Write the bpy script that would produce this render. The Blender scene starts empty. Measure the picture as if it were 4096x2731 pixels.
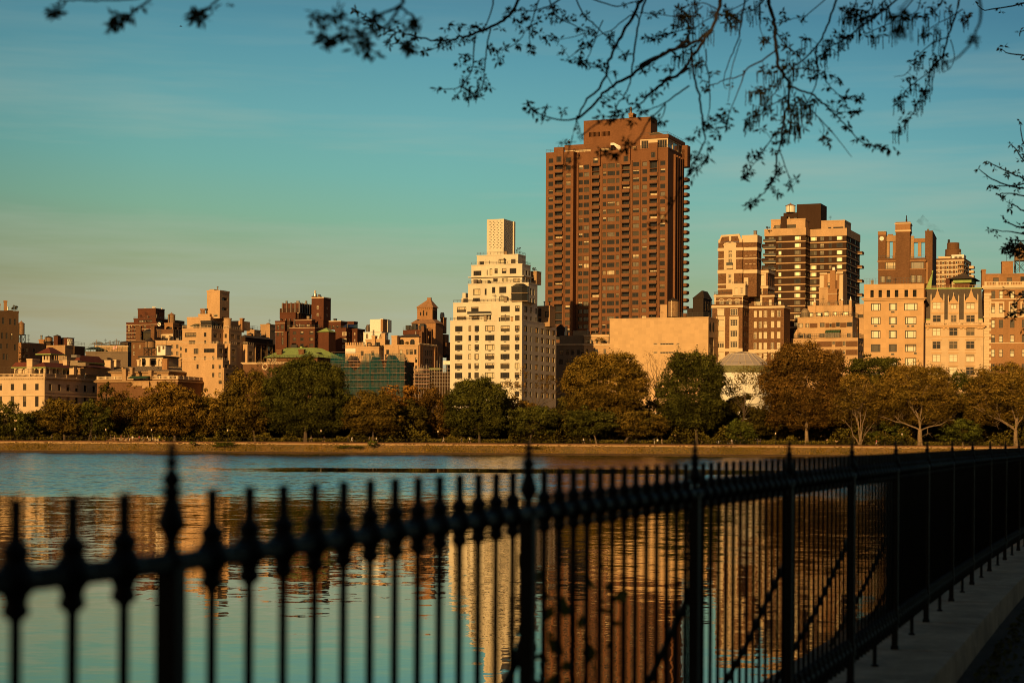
import bpy, math, random
import numpy as np
from mathutils import Vector, Matrix
random.seed(7); RNG = np.random.default_rng(7)
S = bpy.context.scene
COL = S.collection
# ------------------------------------------------------------------ camera model (metres; water level z = 0, +Y looks over the lake)
F, CX, HY, ROLL, EYE = 7350.0, 2048.0, 1750.0, 0.0058, 5.0
ZG = 3.3            # park and street level
def ray(px, py):
    dx, dy = (px-CX)/F, (HY-py)/F
    return dx-ROLL*dy, dy+ROLL*dx
def P(px, py, Y):
    a, e = ray(px, py)
    return Vector((a*Y, Y, EYE+e*Y))
class Zm:
    def __init__(s, ox, oy, sx, sy=None): s.ox, s.oy, s.s = ox, oy, sx
    def __call__(s, x, y): return s.ox+x*s.s, s.oy+y*s.s
ID = Zm(0, 0, 1)
ZA, ZB, ZC, ZD, ZE, ZF = Zm(0,1100,.47824), Zm(900,1100,.47824), Zm(1700,800,.5102), Zm(2100,400,.638), Zm(2700,750,.5102), Zm(3350,800,.47821)
Z1, Z2, Z3, Z4 = Zm(0,1180,.23912), Zm(450,1180,.23912), Zm(900,1150,.23912), Zm(1350,1180,.23912)
ZE2, ZE3, ZD2, ZG_, ZH = Zm(2800,900,.35088), Zm(3100,1020,.2551), Zm(2180,440,.2934), Zm(1700,1350,.5102), Zm(2800,1330,.55102)
ZJ, ZK, ZL, ZP = Zm(1200,0,.63776), Zm(2600,0,.63768), Zm(0,0,.55272), Zm(350,1690,.21259)

# ------------------------------------------------------------------ tagging
def tag(o, label=None, cat=None, group=None, kind=None):
    if label: o['label'] = label
    if cat: o['category'] = cat
    if group: o['group'] = group
    if kind: o['kind'] = kind
    return o
def empty(name, loc, rz=0, label=None, cat=None, group=None):
    o = bpy.data.objects.new(name, None); COL.objects.link(o)
    o.location = loc; o.rotation_euler = (0, 0, rz)
    return tag(o, label, cat, group)

# ------------------------------------------------------------------ materials
MATS = {}
def newmat(name):
    m = bpy.data.materials.new(name); m.use_nodes = True
    nt = m.node_tree; nt.nodes.clear()
    out = nt.nodes.new('ShaderNodeOutputMaterial')
    MATS[name] = m
    return m, nt, out
def nd(nt, t, **kw):
    n = nt.nodes.new(t)
    for k, v in kw.items():
        if k.startswith('_'): setattr(n, k[1:], v)
        else: n.inputs[k.replace('__', ' ')].default_value = v
    return n
def rgba(c): return (c[0], c[1], c[2], 1)
def mixc(nt, fac, a, b, blend='MIX'):
    n = nt.nodes.new('ShaderNodeMix'); n.data_type = 'RGBA'; n.blend_type = blend
    for i, v in ((0, fac), (6, a), (7, b)):
        if hasattr(v, 'is_linked') or isinstance(v, bpy.types.NodeSocket): nt.links.new(v, n.inputs[i])
        else: n.inputs[i].default_value = v if i == 0 else rgba(v)
    return n.outputs[2]
def ramp(nt, sock, stops, interp='LINEAR'):
    r = nt.nodes.new('ShaderNodeValToRGB'); cr = r.color_ramp; cr.interpolation = interp
    while len(cr.elements) < len(stops): cr.elements.new(.5)
    for e, (p, c) in zip(cr.elements, stops):
        e.position = p; e.color = rgba(c) if hasattr(c, '__len__') else (c, c, c, 1)
    nt.links.new(sock, r.inputs[0]); return r.outputs[0]
def masonry(name, c1, c2=None, fine=1.6, rough=.9, stain=.35, blocks=None):
    """brick or stone: fine speckle, broad weather stains, optional large facing blocks"""
    m, nt, out = newmat(name)
    c2 = c2 or tuple(v*.72 for v in c1)
    tc = nd(nt, 'ShaderNodeTexCoord')
    mp = nd(nt, 'ShaderNodeMapping'); mp.inputs['Scale'].default_value = (1, 1, 2.2); nt.links.new(tc.outputs['Object'], mp.inputs[0])
    n1 = nd(nt, 'ShaderNodeTexNoise', Scale=fine, Detail=4.0, Roughness=.7); nt.links.new(mp.outputs[0], n1.inputs['Vector'])
    f1 = ramp(nt, n1.outputs[0], [(.36, 0), (.64, 1)])
    col = mixc(nt, f1, c2, c1)
    if blocks:
        br = nd(nt, 'ShaderNodeTexVoronoi', Scale=1.0)
        mp2 = nd(nt, 'ShaderNodeMapping'); mp2.inputs['Scale'].default_value = (1/blocks, 1/blocks, 1.3/blocks); nt.links.new(tc.outputs['Object'], mp2.inputs[0])
        br.distance = 'CHEBYCHEV'; br.inputs['Randomness'].default_value = .25; nt.links.new(mp2.outputs[0], br.inputs['Vector'])
        sp = nd(nt, 'ShaderNodeSeparateColor'); nt.links.new(br.outputs['Color'], sp.inputs[0])
        col = mixc(nt, .45, col, mixc(nt, sp.outputs[0], tuple(v*.82 for v in c1), tuple(min(1, v*1.12) for v in c1)))
    mp3 = nd(nt, 'ShaderNodeMapping'); mp3.inputs['Scale'].default_value = (.22, .22, .07); nt.links.new(tc.outputs['Object'], mp3.inputs[0])
    n2 = nd(nt, 'ShaderNodeTexNoise', Scale=1.0, Detail=5.0, Roughness=.62); nt.links.new(mp3.outputs[0], n2.inputs['Vector'])
    f2 = ramp(nt, n2.outputs[0], [(.33, stain), (.62, 0)])
    col = mixc(nt, f2, col, tuple(v*.45 for v in c1))
    b = nd(nt, 'ShaderNodeBsdfPrincipled', Roughness=rough); b.inputs['Specular IOR Level'].default_value = .15
    nt.links.new(col, b.inputs['Base Color']); nt.links.new(b.outputs[0], out.inputs[0])
    return m
def plain(name, c, rough=.6, metal=0, spec=.4, var=.25, scale=1.5):
    m, nt, out = newmat(name)
    tc = nd(nt, 'ShaderNodeTexCoord')
    n1 = nd(nt, 'ShaderNodeTexNoise', Scale=scale, Detail=4.0); nt.links.new(tc.outputs['Object'], n1.inputs['Vector'])
    col = mixc(nt, ramp(nt, n1.outputs[0], [(.3, 0), (.7, 1)]), tuple(v*(1-var) for v in c), tuple(min(1, v*(1+var*.5)) for v in c))
    b = nd(nt, 'ShaderNodeBsdfPrincipled', Roughness=rough, Metallic=metal); b.inputs['Specular IOR Level'].default_value = spec
    nt.links.new(col, b.inputs['Base Color']); nt.links.new(b.outputs[0], out.inputs[0])
    return m
def leafmat(name, c1, c2, trans=.25):
    m, nt, out = newmat(name)
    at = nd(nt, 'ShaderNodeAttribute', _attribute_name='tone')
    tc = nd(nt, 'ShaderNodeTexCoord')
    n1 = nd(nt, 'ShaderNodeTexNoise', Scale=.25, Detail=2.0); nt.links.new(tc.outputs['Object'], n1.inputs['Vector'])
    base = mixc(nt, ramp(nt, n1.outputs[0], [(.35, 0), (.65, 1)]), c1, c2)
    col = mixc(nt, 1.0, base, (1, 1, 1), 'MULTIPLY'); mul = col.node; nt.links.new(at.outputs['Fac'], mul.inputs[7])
    d = nd(nt, 'ShaderNodeBsdfDiffuse'); t = nd(nt, 'ShaderNodeBsdfTranslucent')
    nt.links.new(col, d.inputs[0]); nt.links.new(col, t.inputs[0])
    mx = nd(nt, 'ShaderNodeMixShader', Fac=trans); nt.links.new(d.outputs[0], mx.inputs[1]); nt.links.new(t.outputs[0], mx.inputs[2])
    nt.links.new(mx.outputs[0], out.inputs[0]); return m
M = MATS
masonry('white_brick', (.68,.60,.47), (.60,.52,.40), stain=.28)
masonry('limestone', (.60,.43,.27), (.53,.37,.22), blocks=2.6, stain=.22)
masonry('limestone_warm', (.58,.36,.18), (.50,.30,.15), blocks=2.2, stain=.22)
masonry('slab_stone', (.56,.37,.20), (.52,.34,.18), blocks=1.7, stain=.15)
masonry('pale_stone', (.66,.50,.32), (.58,.43,.27), stain=.2)
masonry('tan_brick', (.48,.30,.16), (.35,.21,.105), stain=.45)
masonry('beige_brick', (.58,.37,.20), (.46,.285,.15), stain=.4)
masonry('brown_brick', (.20,.10,.048), (.13,.062,.03), stain=.4)
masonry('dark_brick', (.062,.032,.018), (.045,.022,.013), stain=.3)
masonry('shade_brick', (.088,.050,.027), (.06,.034,.019), stain=.5)  # brown brick darkened, the shade on these walls is put into the colour
masonry('red_brick', (.135,.050,.026), (.088,.032,.018), stain=.4)
masonry('tower_brick', (.225,.100,.047), (.15,.066,.031), stain=.35)
masonry('ornate_brick', (.23,.115,.055), (.10,.048,.024), fine=1.1, stain=.35)
masonry('orange_brick', (.38,.20,.092), (.28,.14,.062), stain=.4)
masonry('grey_stone', (.21,.15,.10), (.16,.115,.08), stain=.4)
plain('red_tile', (.13,.030,.014), .8); plain('terracotta', (.30,.155,.075), .85)
plain('copper_green', (.29,.37,.11), .75, var=.2, scale=.6); plain('zinc', (.26,.185,.11), .6, var=.3)
plain('slate', (.075,.052,.034), .75); plain('dark_metal', (.022,.018,.014), .5); plain('frame_dark', (.035,.022,.013), .6)
plain('frame_white', (.62,.48,.32), .6); plain('frame_tan', (.30,.19,.10), .6); plain('white_paint', (.74,.68,.58), .6, var=.12)
plain('silver', (.34,.31,.27), .42, 1.0); plain('wood_tank', (.27,.155,.075), .85, var=.45, scale=3); plain('wood_dark', (.03,.018,.011), .9)
plain('rust_green', (.15,.14,.055), .8, var=.5, scale=2); plain('awning_blue', (.012,.018,.028), .8); plain('awning_green', (.03,.075,.03), .8)
plain('dome_glass', (.36,.30,.27), .45, 0, .5, .1); plain('plank', (.36,.20,.14), .8); plain('steel_tube', (.14,.10,.075), .5, .3)
plain('black_iron', (.0075,.0066,.0048), .55, 0, .18, .3, 8); plain('red_cloth', (.5,.02,.02), .9); plain('dark_opening', (.012,.009,.006), .9)
plain('glass_dark', (.020,.017,.013), .10, 0, .6); plain('glass_mid', (.085,.065,.04), .18, .25, .5); plain('glass_warm', (.36,.29,.19), .10, .8)
plain('glass_cream', (.56,.48,.31), .3, 0, .6, .12); plain('blind', (.56,.44,.28), .8); plain('blind_tan', (.27,.185,.10), .8); plain('glass_bright', (.75,.66,.46), .24, 1.0, .5, .05)
m, nt, out = newmat('safety_net')
t = nd(nt, 'ShaderNodeBsdfTransparent'); d = nd(nt, 'ShaderNodeBsdfDiffuse'); tr = nd(nt, 'ShaderNodeBsdfTranslucent')
d.inputs[0].default_value = (.012,.11,.12,1); tr.inputs[0].default_value = (.012,.12,.14,1)
tc = nd(nt, 'ShaderNodeTexCoord'); n1 = nd(nt, 'ShaderNodeTexNoise', Scale=.5, Detail=3.0); nt.links.new(tc.outputs['Object'], n1.inputs['Vector'])
a = nd(nt, 'ShaderNodeMixShader', Fac=.3); nt.links.new(d.outputs[0], a.inputs[1]); nt.links.new(tr.outputs[0], a.inputs[2])
b = nd(nt, 'ShaderNodeMixShader'); nt.links.new(ramp(nt, n1.outputs[0], [(.3, .24), (.7, .6)]), b.inputs[0])
nt.links.new(t.outputs[0], b.inputs[1]); nt.links.new(a.outputs[0], b.inputs[2]); nt.links.new(b.outputs[0], out.inputs[0])

# ------------------------------------------------------------------ mesh builder
class MB:
    def __init__(s): s.v, s.f, s.m, s.names = [], [], [], []
    def mi(s, mat):
        if mat not in s.names: s.names.append(mat)
        return s.names.index(mat)
    def poly(s, pts, mat):
        n = len(s.v); s.v += [tuple(p) for p in pts]; s.f.append(tuple(range(n, n+len(pts)))); s.m.append(s.mi(mat))
    def box(s, x0, x1, y0, y1, z0, z1, mat, skip=''):
        n = len(s.v); s.v += [(x0,y0,z0),(x1,y0,z0),(x1,y1,z0),(x0,y1,z0),(x0,y0,z1),(x1,y0,z1),(x1,y1,z1),(x0,y1,z1)]
        k = s.mi(mat)
        for key, q in (('f',(0,1,5,4)),('r',(1,2,6,5)),('b',(2,3,7,6)),('l',(3,0,4,7)),('t',(4,5,6,7)),('d',(3,2,1,0))):
            if key not in skip: s.f.append(tuple(n+i for i in q)); s.m.append(k)
    def prism(s, pts, z0, z1, mat, pts2=None):
        n, c = len(s.v), len(pts); pts2 = pts2 or pts; k = s.mi(mat)
        s.v += [(x,y,z0) for x,y in pts]+[(x,y,z1) for x,y in pts2]
        for i in range(c):
            j = (i+1) % c; s.f.append((n+i,n+j,n+c+j,n+c+i)); s.m.append(k)
        s.f.append(tuple(n+c+i for i in range(c))); s.m.append(k)
        s.f.append(tuple(n+i for i in reversed(range(c)))); s.m.append(k)
    def lathe(s, prof, cx, cy, mat, n=12, close=True):
        b = len(s.v); k = s.mi(mat)
        for r, z in prof:
            for i in range(n):
                a = 2*math.pi*i/n; s.v.append((cx+r*math.cos(a), cy+r*math.sin(a), z))
        for j in range(len(prof)-1):
            for i in range(n):
                i2 = (i+1) % n
                s.f.append((b+j*n+i, b+j*n+i2, b+(j+1)*n+i2, b+(j+1)*n+i)); s.m.append(k)
        if close:
            s.f.append(tuple(b+(len(prof)-1)*n+i for i in range(n))); s.m.append(k)
            s.f.append(tuple(b+i for i in reversed(range(n)))); s.m.append(k)
    def tube(s, pts, rad, mat, n=6):
        pts = [Vector(p) for p in pts]; b = len(s.v); k = s.mi(mat)
        if not hasattr(rad, '__len__'): rad = [rad]*len(pts)
        for i, p in enumerate(pts):
            d = (pts[min(i+1, len(pts)-1)]-pts[max(i-1, 0)])
            if d.length < 1e-9: d = Vector((0,0,1))
            d.normalize(); u = d.cross(Vector((0,0,1)) if abs(d.z) < .95 else Vector((1,0,0))).normalized(); w = d.cross(u)
            for j in range(n):
                a = 2*math.pi*j/n; s.v.append(tuple(p+(u*math.cos(a)+w*math.sin(a))*rad[i]))
        for i in range(len(pts)-1):
            for j in range(n):
                j2 = (j+1) % n; s.f.append((b+i*n+j, b+i*n+j2, b+(i+1)*n+j2, b+(i+1)*n+j)); s.m.append(k)
        e = b+(len(pts)-1)*n
        s.f.append(tuple(e+j for j in range(n))); s.m.append(k); s.f.append(tuple(b+j for j in reversed(range(n)))); s.m.append(k)
    def hip(s, x0, x1, y0, y1, z0, z1, mat, inset=None, top=None):
        """hipped roof; top = (tx0,tx1,ty0,ty1) flat or ridge rectangle"""
        if top is None:
            d = inset if inset is not None else min(x1-x0, y1-y0)/2*.98
            top = (x0+d, x1-d, y0+d, y1-d)
        s.prism([(x0,y0),(x1,y0),(x1,y1),(x0,y1)], z0, z1, mat, [(top[0],top[2]),(top[1],top[2]),(top[1],top[3]),(top[0],top[3])])
    def wall(s, O, du, s0, s1, z0, z1, rects, inward, dep, mat):
        """wall plane with recessed openings; rects = (s0,s1,z0,z1[,depth])"""
        ss, zz = {s0, s1}, {z0, z1}; rr = []
        for r in rects:
            a, b_, c, d = max(r[0], s0+.02), min(r[1], s1-.02), max(r[2], z0+.02), min(r[3], z1-.02)
            if b_-a < .05 or d-c < .05: continue
            rr.append((a, b_, c, d, r[4] if len(r) > 4 else dep)); ss |= {a, b_}; zz |= {c, d}
        ss, zz = sorted(ss), sorted(zz); si = {v:i for i, v in enumerate(ss)}; zi = {v:i for i, v in enumerate(zz)}
        hole = np.zeros((len(ss), len(zz)), bool)
        for a, b_, c, d, _ in rr: hole[si[a]:si[b_], zi[c]:zi[d]] = True
        def pt(q, z, dd=0): return (O[0]+du[0]*q+inward[0]*dd, O[1]+du[1]*q+inward[1]*dd, z)
        n = len(s.v); nz = len(zz); k = s.mi(mat)
        for q in ss:
            for z in zz: s.v.append(pt(q, z))
        for i in range(len(ss)-1):
            j = 0
            while j < nz-1:
                if hole[i, j]: j += 1; continue
                s.f.append((n+i*nz+j, n+(i+1)*nz+j, n+(i+1)*nz+j+1, n+i*nz+j+1)); s.m.append(k); j += 1
        for a, b_, c, d, dd in rr:
            s.poly([pt(a,c), pt(a,c,dd), pt(a,d,dd), pt(a,d)], mat); s.poly([pt(b_,c,dd), pt(b_,c), pt(b_,d), pt(b_,d,dd)], mat)
            s.poly([pt(a,c), pt(b_,c), pt(b_,c,dd), pt(a,c,dd)], mat); s.poly([pt(a,d,dd), pt(b_,d,dd), pt(b_,d), pt(a,d)], mat)
        return rr
    def mesh(s, name):
        me = bpy.data.meshes.new(name); me.from_pydata(s.v, [], s.f)
        for nme in s.names: me.materials.append(MATS[nme])
        me.polygons.foreach_set('material_index', s.m); me.update(); return me
    def build(s, name, parent=None, loc=None, smooth=False):
        if not s.f: return None
        me = s.mesh(name)
        if smooth: me.polygons.foreach_set('use_smooth', [True]*len(me.polygons))
        return link(name, me, parent, loc)
def link(name, me, parent=None, loc=None, rz=0):
    o = bpy.data.objects.new(name, me); COL.objects.link(o)
    if parent: o.parent = parent
    if loc is not None: o.location = loc
    if rz: o.rotation_euler = (0, 0, rz)
    return o
# ------------------------------------------------------------------ windows
_FR, _PN = {}, {}
def window_mesh(w, h, style, fmat, fw=.2):
    fw = min(fw, w*.16, h*.16)
    key = (round(w, 1), round(h, 1), style, fmat, round(fw, 2))
    if key in _FR: return _FR[key]
    mb = MB(); hw = w/2
    if style == 'none':
        mb.box(-hw, hw, -.02, .02, 0, .05, fmat)
    else:
        mb.box(-hw, -hw+fw, -.05, .05, 0, h, fmat); mb.box(hw-fw, hw, -.05, .05, 0, h, fmat)
        mb.box(-hw+fw, hw-fw, -.05, .05, 0, fw, fmat); mb.box(-hw+fw, hw-fw, -.05, .05, h-fw, h, fmat)
        t = fw*.4
        vs = {'cas2':[0], 'pic3':[-.28, .28], 'four':[-.25, 0, .25], 'grid':[-.17, .17], 'six':[0], 'five':[-.3,-.1,.1,.3]}.get(style, [])
        for q in vs: mb.box(q*w-t, q*w+t, -.045, .045, fw, h-fw, fmat)
        hs = {'sash':[.5], 'six':[.36,.68], 'grid':[.36, .68], 'cross':[.62]}.get(style, [])
        for q in hs: mb.box(-hw+fw, hw-fw, -.04, .04, q*h-t, q*h+t, fmat)
        if style == 'cross': mb.box(-t, t, -.046, .046, fw, h-fw, fmat)
    _FR[key] = mb.mesh('window'); return _FR[key]
def pane_mesh(w, h, g, bl):
    key = (round(w, 1), round(h, 1), g, bl)
    if key in _PN: return _PN[key]
    mb = MB(); hw = w/2-.02; y = .0
    tilt = random.uniform(-.01, .01)
    zb = h*(1-bl)
    if bl < 1: mb.poly([(-hw, y, .02), (hw, y+tilt, .02), (hw, y+tilt, zb), (-hw, y, zb)], g)
    if bl > 0: mb.poly([(-hw, y+.002, zb), (hw, y+.002, zb), (hw, y+.002, h-.02), (-hw, y+.002, h-.02)], random.choice(['blind', 'blind_tan']))
    _PN[key] = mb.mesh('pane'); return _PN[key]
PAL = {  # how the panes of a facade look: (material, weight)
 'mix': [('glass_dark', 5), ('glass_mid', 3), ('glass_warm', 2)], 'dark': [('glass_dark', 8), ('glass_mid', 3)],
 'warm': [('glass_warm', 5), ('glass_mid', 2), ('glass_dark', 2)], 'bright': [('glass_bright', 5), ('glass_warm', 3), ('glass_dark', 2)],
 'cream': [('glass_cream', 6), ('glass_mid', 2), ('glass_dark', 2)], 'white': [('glass_dark', 6), ('glass_mid', 3), ('glass_cream', 3)], 'creamy': [('glass_cream', 9), ('glass_mid', 1)],
 'tower': [('glass_dark', 8), ('glass_mid', 4), ('glass_warm', 1.5), ('glass_cream', .15)], 'side': [('glass_dark', 3), ('glass_warm', 2), ('glass_mid', 2)],
 'allbright': [('glass_bright', 9), ('glass_warm', 2)], 'open': [('dark_opening', 1)]}
def choose(pal):
    c = PAL[pal]; t = random.uniform(0, sum(w for _, w in c))
    for n, w in c:
        t -= w
        if t <= 0: return n
    return c[-1][0]

class Bld:
    """one building: an Empty at its near right corner; local x runs along the front, local y into the block"""
    def __init__(s, name, label, zm, cx, cy, Y, phi=22, cat='building', group=None, zg=ZG):
        s.z = zm; px, py = zm(cx, cy); c = P(px, py, Y); s.phi = math.radians(phi)
        s.root = empty(name, (c.x, c.y, zg), -s.phi, label, cat, group); s.C = Vector((c.x, c.y, zg))
        s.nw = 0; s.rest = MB()
    def loc(s, px, py):
        a, e = ray(*s.z(px, py)); c, q = math.cos(s.phi), math.sin(s.phi)
        ox, oy = -s.C.x, -s.C.y
        o = (c*ox-q*oy, q*ox+c*oy); d = (c*a-q, q*a+c)
        return o, d, e
    def fr(s, px, py, y0=0):       # pixel -> (x, z) on the front plane local y = y0
        o, d, e = s.loc(px, py); t = (y0-o[1])/d[1]
        return o[0]+t*d[0], EYE+e*t-s.C.z
    def sd(s, px, py, x0=0):       # pixel -> (y, z) on the side plane local x = x0
        o, d, e = s.loc(px, py); t = (x0-o[0])/d[0]
        return o[1]+t*d[1], EYE+e*t-s.C.z
    def X(s, px, py, y0=0): return s.fr(px, py, y0)[0]
    def Z(s, px, py, y0=0): return s.fr(px, py, y0)[1]
    def grid(s, cols, rows, cy, rx, y0=0, style='pic3', pal='mix', fm='frame_dark', rec=.25, bl=.25):
        out = []
        zr = [(s.Z(rx, b, y0), s.Z(rx, a, y0)) for a, b in rows]
        xr = [(s.X(a, cy, y0), s.X(b, cy, y0)) for a, b in cols]
        for (z0, z1) in zr:
            for (x0, x1) in xr: out.append(dict(r=(x0, x1, z0, z1), style=style, pal=pal, fm=fm, rec=rec, bl=bl))
        return out
    def wins(s, boxes, y0=0, **kw):
        out = []
        for (x0, x1, ya, yb) in boxes: out += s.grid([(x0, x1)], [(ya, yb)], (ya+yb)/2, (x0+x1)/2, y0, **kw)
        return out
    def sgrid(s, cols, rows, cy, rx, x0, ry0=0, style='sash', pal='side', fm='frame_dark', rec=.3, bl=.15):
        """windows of the right-hand face; storey heights are read off the front plane"""
        out = []; zr = [(s.Z(rx, b, ry0), s.Z(rx, a, ry0)) for a, b in rows]
        yr = [(s.sd(a, cy, x0)[0], s.sd(b, cy, x0)[0]) for a, b in cols]
        for z0, z1 in zr:
            for a, b in yr: out.append(dict(r=(a, b, z0, z1), style=style, pal=pal, fm=fm, rec=rec, bl=bl))
        return out
    def place(s, w, face, y0):
        x0, x1, z0, z1 = w['r']; ww, h = x1-x0, z1-z0
        if ww < .2 or h < .2: return
        g = choose(w['pal']); bl = random.choice([.25, .35, .5]) if (random.random() < w['bl'] and w['pal'] != 'open') else 0
        if w['pal'] != 'open' and random.random() < w['bl']*.25: bl = 1
        fme, pme = window_mesh(ww, h, w['style'], w['fm'], w.get('fw', .2)), pane_mesh(ww, h, g, bl); rec = w['rec']
        if face == 'f': L, R = ((x0+x1)/2, y0+rec-.05, z0), 0
        else: L, R = (y0-rec+.05, (x0+x1)/2, z0), math.pi/2
        if s.nw < 98:
            s.nw += 1
            o = link('window', fme, s.root, L, R); link('pane', pme, o, (0, .03, 0))
        else:
            c, q = math.cos(R), math.sin(R)
            for me, dy in ((fme, 0), (pme, .03)):
                n = len(s.rest.v)
                for v in me.vertices:
                    x, y, z = v.co.x, v.co.y+dy, v.co.z; s.rest.v.append((L[0]+c*x-q*y, L[1]+q*x+c*y, L[2]+z))
                for p in me.polygons:
                    s.rest.f.append(tuple(n+i for i in p.vertices)); s.rest.m.append(s.rest.mi(me.materials[p.material_index].name))
    def box(s, name, xl, xr, top, mat, xs=None, dep=8, y0=0, bot=None, fw=(), sw=(), topx=None, midy=None, zb=None, bands=(), bandmat='pale_stone', cap=.5, capmat=None, roof=None):
        """a block of the building: front from pixel xl to xr, side ending at pixel xs (or dep metres deep)"""
        topx = xr if topx is None else topx; my = midy if midy is not None else top
        x0, x1 = s.X(xl, my, y0), s.X(xr, my, y0); z1 = s.Z(topx, top, y0)
        z0 = zb if zb is not None else (s.Z(topx, bot, y0) if bot is not None else 0)
        d = dep if xs is None else s.sd(xs, my, x1)[0]-y0
        mb = MB()
        rf = mb.wall((x0, y0), (1, 0), 0, x1-x0, z0, z1, [(w['r'][0]-x0, w['r'][1]-x0, w['r'][2], w['r'][3], w['rec']) for w in fw], (0, 1), .25, mat)
        rs = mb.wall((x1, y0), (0, 1), 0, d, z0, z1, [(w['r'][0]-y0, w['r'][1]-y0, w['r'][2], w['r'][3], w['rec']) for w in sw], (-1, 0), .25, mat)
        mb.poly([(x1, y0+d, z0), (x0, y0+d, z0), (x0, y0+d, z1), (x1, y0+d, z1)], mat); mb.poly([(x0, y0+d, z0), (x0, y0, z0), (x0, y0, z1), (x0, y0+d, z1)], mat)
        mb.poly([(x0, y0, z1), (x1, y0, z1), (x1, y0+d, z1), (x0, y0+d, z1)], roof or 'slate')
        s.wallmat = mat
        o = mb.build(name, s.root)
        for w in fw: s.place(w, 'f', y0)
        for w in sw: s.place(w, 's', x1)
        info = dict(x0=x0, x1=x1, y0=y0, y1=y0+d, z0=z0, z1=z1)
        if cap:
            c = MB(); p = .12; cm = capmat or mat
            c.box(x0-p, x1+p, y0-p, y0+.45, z1-cap*.3, z1+cap, cm); c.box(x1-.45, x1+p, y0+.45, y0+d, z1-cap*.3, z1+cap, cm); c.box(x0-p, x0+.45, y0+.45, y0+d, z1-cap*.3, z1+cap, cm)
            c.build('parapet', s.root)
        if name in ('wall', 'penthouse_wall', 'tower', 'roof_house') and x1-x0 > 4: s.clutter(info)
        for (a, b, pr) in bands: s.band(info, s.Z(topx, b, y0), s.Z(topx, a, y0), pr, bandmat)
        return info
    def clutter(s, i):
        g = random.Random(int(abs(i['x0']*13)+i['z1']*7+s.C.x*3)); w = i['x1']-i['x0']; dz = i['z1']
        for k in range(g.randint(2, 4) if w > 9 else g.randint(1, 2)):
            x = i['x0']+w*g.uniform(.08, .92); y = i['y0']+min(i['y1']-i['y0'], 5)*g.uniform(.25, .8); t = g.random(); c = MB()
            if t < .35: q = g.uniform(.3, .7); h = g.uniform(1.0, 2.0); c.box(x-q, x+q, y-q, y+q, dz-.1, dz+h, g.choice(['zinc', 'tan_brick', 'dark_metal', 'steel_tube'])); c.box(x-q-.08, x+q+.08, y-q-.08, y+q+.08, dz+h, dz+h+.12, 'dark_metal'); nm = 'roof_vent'
            elif t < .65: h = g.uniform(1.2, 2.6); c.lathe([(.22, dz-.1), (.22, dz+h), (.38, dz+h+.1), (.3, dz+h+.4)], x, y, g.choice(['silver', 'steel_tube', 'dark_metal']), 8); nm = 'roof_pipe'
            else:
                h = g.uniform(2.2, 4.5); c.tube([(x, y, dz-.1), (x, y, dz+h)], .06, 'dark_metal', 4)
                for j in range(g.randint(1, 3)): c.tube([(x-.7, y, dz+h*(.7+.12*j)), (x+.7, y, dz+h*(.7+.12*j))], .04, 'dark_metal', 4)
                nm = 'antenna'
            c.build(nm, s.root)
    def band(s, i, z0, z1, pr, mat, name='cornice'):
        c = MB(); c.box(i['x0']-pr, i['x1']+pr, i['y0']-pr, i['y0']+.05, z0, z1, mat); c.box(i['x1']-.05, i['x1']+pr, i['y0']+.05, i['y1'], z0, z1, mat)
        return c.build(name, s.root)
    def rail(s, i, h=1.1, step=1.6, mat='dark_metal', inset=.15, name='railing', z=None):
        c = MB(); z = i['z1']+.4 if z is None else z; x0, x1, y0, y1 = i['x0'], i['x1']-inset, i['y0']+inset, i['y1']
        for q in (h, h*.5):
            c.box(x0, x1, y0-.03, y0+.03, z+q-.04, z+q+.04, mat); c.box(x1-.03, x1+.03, y0+.04, y1, z+q-.04, z+q+.04, mat)
        n = max(2, int((x1-x0)/step))
        for k in range(n+1): q = x0+(x1-x0)*k/n; c.box(q-.04, q+.04, y0-.035, y0+.035, z, z+h, mat)
        n = max(2, int((y1-y0)/step))
        for k in range(1, n+1): q = y0+(y1-y0)*k/n; c.box(x1-.035, x1+.035, q-.04, q+.04, z, z+h, mat)
        return c.build(name, s.root)
    def balus(s, i, z0, z1, mat, name='balustrade', pr=.1, pier=5.0, side=True):
        c = MB(); x0, x1, y0, y1 = i['x0'], i['x1']+pr, i['y0']-pr, i['y1']; h = z1-z0
        def run(f, L):
            f(0, L, z0, z0+h*.15, .2); f(0, L, z1-h*.16, z1, .22)
            n = max(1, int(L/.55))
            for k in range(n): f((k+.35)*L/n, (k+.65)*L/n, z0+h*.15, z1-h*.16, .12)
            n = max(1, int(round(L/pier)))
            for k in range(n+1): q = min(max(k*L/n, .4), L-.4); f(q-.38, q+.38, z0, z1+.08, .3)
        run(lambda a, b, u, v, t: c.box(x0+a, x0+b, y0+.25-t, y0+.25+t, u, v, mat), x1-x0)
        if side: run(lambda a, b, u, v, t: c.box(x1-.25-t, x1-.25+t, y0+.55+a, y0+.55+b, u, v, mat), y1-y0-.6)
        return c.build(name, s.root)
    def solid(s, name, xl, xr, top, bot, mat, y0=0, dep=2, xs=None, cap=None, refx=None):
        """simple block part (chimney, pier, plant box) between pixels"""
        my = (top+bot)/2; x0, x1 = s.X(xl, my, y0), s.X(xr, my, y0); r = xr if refx is None else refx
        z0, z1 = s.Z(r, bot, y0), s.Z(r, top, y0); d = dep if xs is None else max(.3, s.sd(xs, my, x1)[0]-y0)
        c = MB(); c.box(x0, x1, y0, y0+d, z0, z1, mat)
        if cap: c.box(x0-.15, x1+.15, y0-.15, y0+d+.15, z1-.35, z1+.12, cap); c.box(x0-.06, x1+.06, y0-.06, y0+d+.06, z1-.7, z1-.5, cap)
        c.build(name, s.root); return dict(x0=x0, x1=x1, y0=y0, y1=y0+d, z0=z0, z1=z1)
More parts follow.
